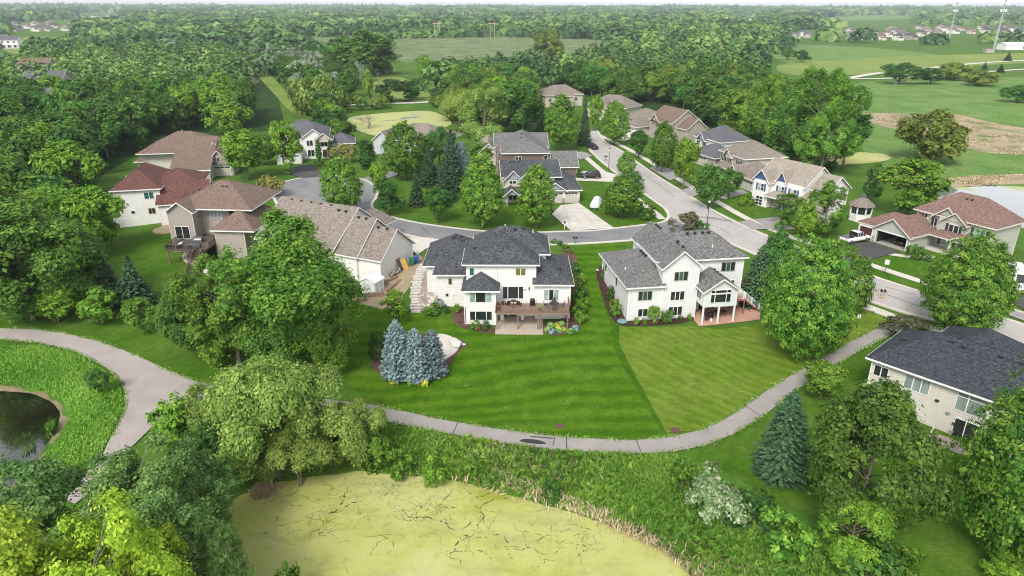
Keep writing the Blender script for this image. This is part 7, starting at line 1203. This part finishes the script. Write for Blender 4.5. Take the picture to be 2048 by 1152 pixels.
round_table(5.6, 2.9, .68, .72, 'metal_dark', 'round dark dining table on the deck')
for a, n_ in ((0, 'beside the rail corner'), (90, 'with its back to the window'), (180, 'facing the grill'), (270, 'with its back to the deck rail')): q = math.radians(a); patio_chair(5.6+1.0*math.cos(q), 2.9+.8*math.sin(q), q-math.pi/2, 'metal_dark', 'dark metal chair at the round deck table, '+n_)
def pot(x, y, z, label, mat, plantk, s=1., h_=.5, rel=True):
    Y = 80+y if rel else y; r = thing('flowerpot', label, 'flowerpot', (x, Y, z)); m = MB(); m.lathe([(.16*s, 0), (.24*s, h_), (.26*s, h_+.03), (.2*s, h_)], 12); m.build('pot', mat, r); c = link('plant', PROTO[plantk][0][0][0], r, (0, 0, h_-.05)); k_ = .62*s/PROTO[plantk][2]; c.scale = (k_, k_, .5*s/PROTO[plantk][1])
pot(-1.75, 2.1, 2.725, 'low deck flowerpot with red blossoms at the rail corner', 'terracotta', 'redflower', .9, .3); pot(-1.75, 3.0, 2.725, 'deck flowerpot with red blossoms against the bay wall', 'terracotta', 'redflower', 1., .35); pot(3.6, 1.3, 3.2, 'small round planter hanging on the deck rail', 'terracotta', 'hosta', .8, .3)
zp = ht(-1, 84)+.1; pot(-1.35, 4.5, zp, 'tall white planter with a small bush left of the patio door', 'paint_white', 'shrub', 1.25, .8); pot(1.45, 4.5, zp, 'tall white planter with a small bush right of the patio door', 'paint_white', 'shrub', 1.25, .8)
# ---- under the sunroom and beside the grey-white house
def hp(x, y): a = math.radians(8.5); return 15.6+x*math.cos(a)-y*math.sin(a), 83.9+x*math.sin(a)+y*math.cos(a)
x, y = hp(11.2, -1.2); r = thing('grill', 'black barbecue grill with white gas bottle under the sunroom', 'grill', (x, y, ht(x, y)+.1), .3); m = MB(); m.box(-.5, .5, -.28, .28, .55, .85); m.build('firebox', 'black_paint', r); m = MB(); m.prism([(-.48, -.28, .85), (-.48, .28, .85), (-.48, .2, 1.15), (-.48, -.1, 1.18)], (.96, 0, 0)); m.build('lid', 'black_paint', r)
for a in (-.45, .45): m = MB(); m.box(a-.04, a+.04, -.25, .25, 0, .55); m.build('leg', 'metal_dark', r)
m = MB(); m.lathe([(.14, 0), (.16, .1), (.16, .35), (.06, .45)], 10, (.1, -.42, 0)); m.build('gas_bottle', 'paint_white', r)
x, y = hp(13.2, -.2); r = thing('patio_table', 'dark patio table under the sunroom', 'table', (x, y, ht(x, y)+.1), .15); m = MB(); m.box(-.8, .8, -.45, .45, .68, .72); m.build('table_top', 'metal_dark', r)
for a in (-.7, .7):
    for b in (-.35, .35): m = MB(); m.tube([(a, b, 0), (a, b, .68)], .03, 6); m.build('leg', 'metal_dark', r)
x, y = P(1244, 645); r = thing('turtle_sandbox', 'pale green plastic sandbox lid at the house corner', 'sandbox', (x, y, ht(x, y)+.08)); m = MB(); m.lathe([(.65, 0), (.72, .1), (.7, .18), (.6, .2)], 10); m.build('tray', 'leaf_blue', r); plain('plastic_mint', (.13, .25, .22), .5); r.children[0].data.materials[0] = M['plastic_mint']; m = MB(); m.lathe([(.62, .2), (.45, .32), (.25, .4), (.05, .42)], 10); m.build('lid', 'plastic_mint', r)
# ---- taupe house deck furniture
def tp(x, y): a = math.radians(-4); return -58.4+x*math.cos(a)-y*math.sin(a), 110.6+x*math.sin(a)+y*math.cos(a)
def sofa(x, y, rz, label, mat, w_=1.8):
    px_, py_ = tp(x, y); r = thing('garden_sofa', label, 'sofa', (px_, py_, 3.07), rz); m = MB(); m.box(-w_/2, w_/2, -.4, .4, .08, .35); m.build('frame', 'mesh_grey', r); m = MB(); m.box(-w_/2+.08, w_/2-.08, -.36, .25, .35, .48); m.build('seat_cushion', mat, r); m = MB(); m.box(-w_/2, w_/2, .25, .42, .35, .85); m.build('backrest', 'mesh_grey', r)
    for a in (-w_/2, w_/2): m = MB(); m.box(a-.08, a+.08, -.4, .4, .35, .62); m.build('armrest', 'mesh_grey', r)
sofa(3.7, -3.6, math.radians(90), 'outdoor sofa with pale cushions on the dark raised deck, along the left rail', 'canvas_white'); sofa(5.6, -1.0, 0, 'outdoor sofa with pale cushions on the dark raised deck, by the wall', 'cushion', 1.5); sofa(6.6, -4.0, math.radians(180), 'dark wicker sofa on the deck beside the stairs', 'mesh_grey')
# ================================================================== haze
mb = MB(); mb.box(-12500, 12500, -300, 12000, -22, 75)
t = NT('haze_air'); pv = t.n('ShaderNodeVolumePrincipled'); pv.inputs['Color'].default_value = (.86, .92, 1, 1); pv.inputs['Density'].default_value = .00011; pv.inputs['Anisotropy'].default_value = .2
t.t.links.new(pv.outputs[0], t.out.inputs['Volume'])
o = mb.build('haze', 'haze_air', uv=False); o['kind'] = 'stuff'; o['label'] = 'pale haze over the far country'
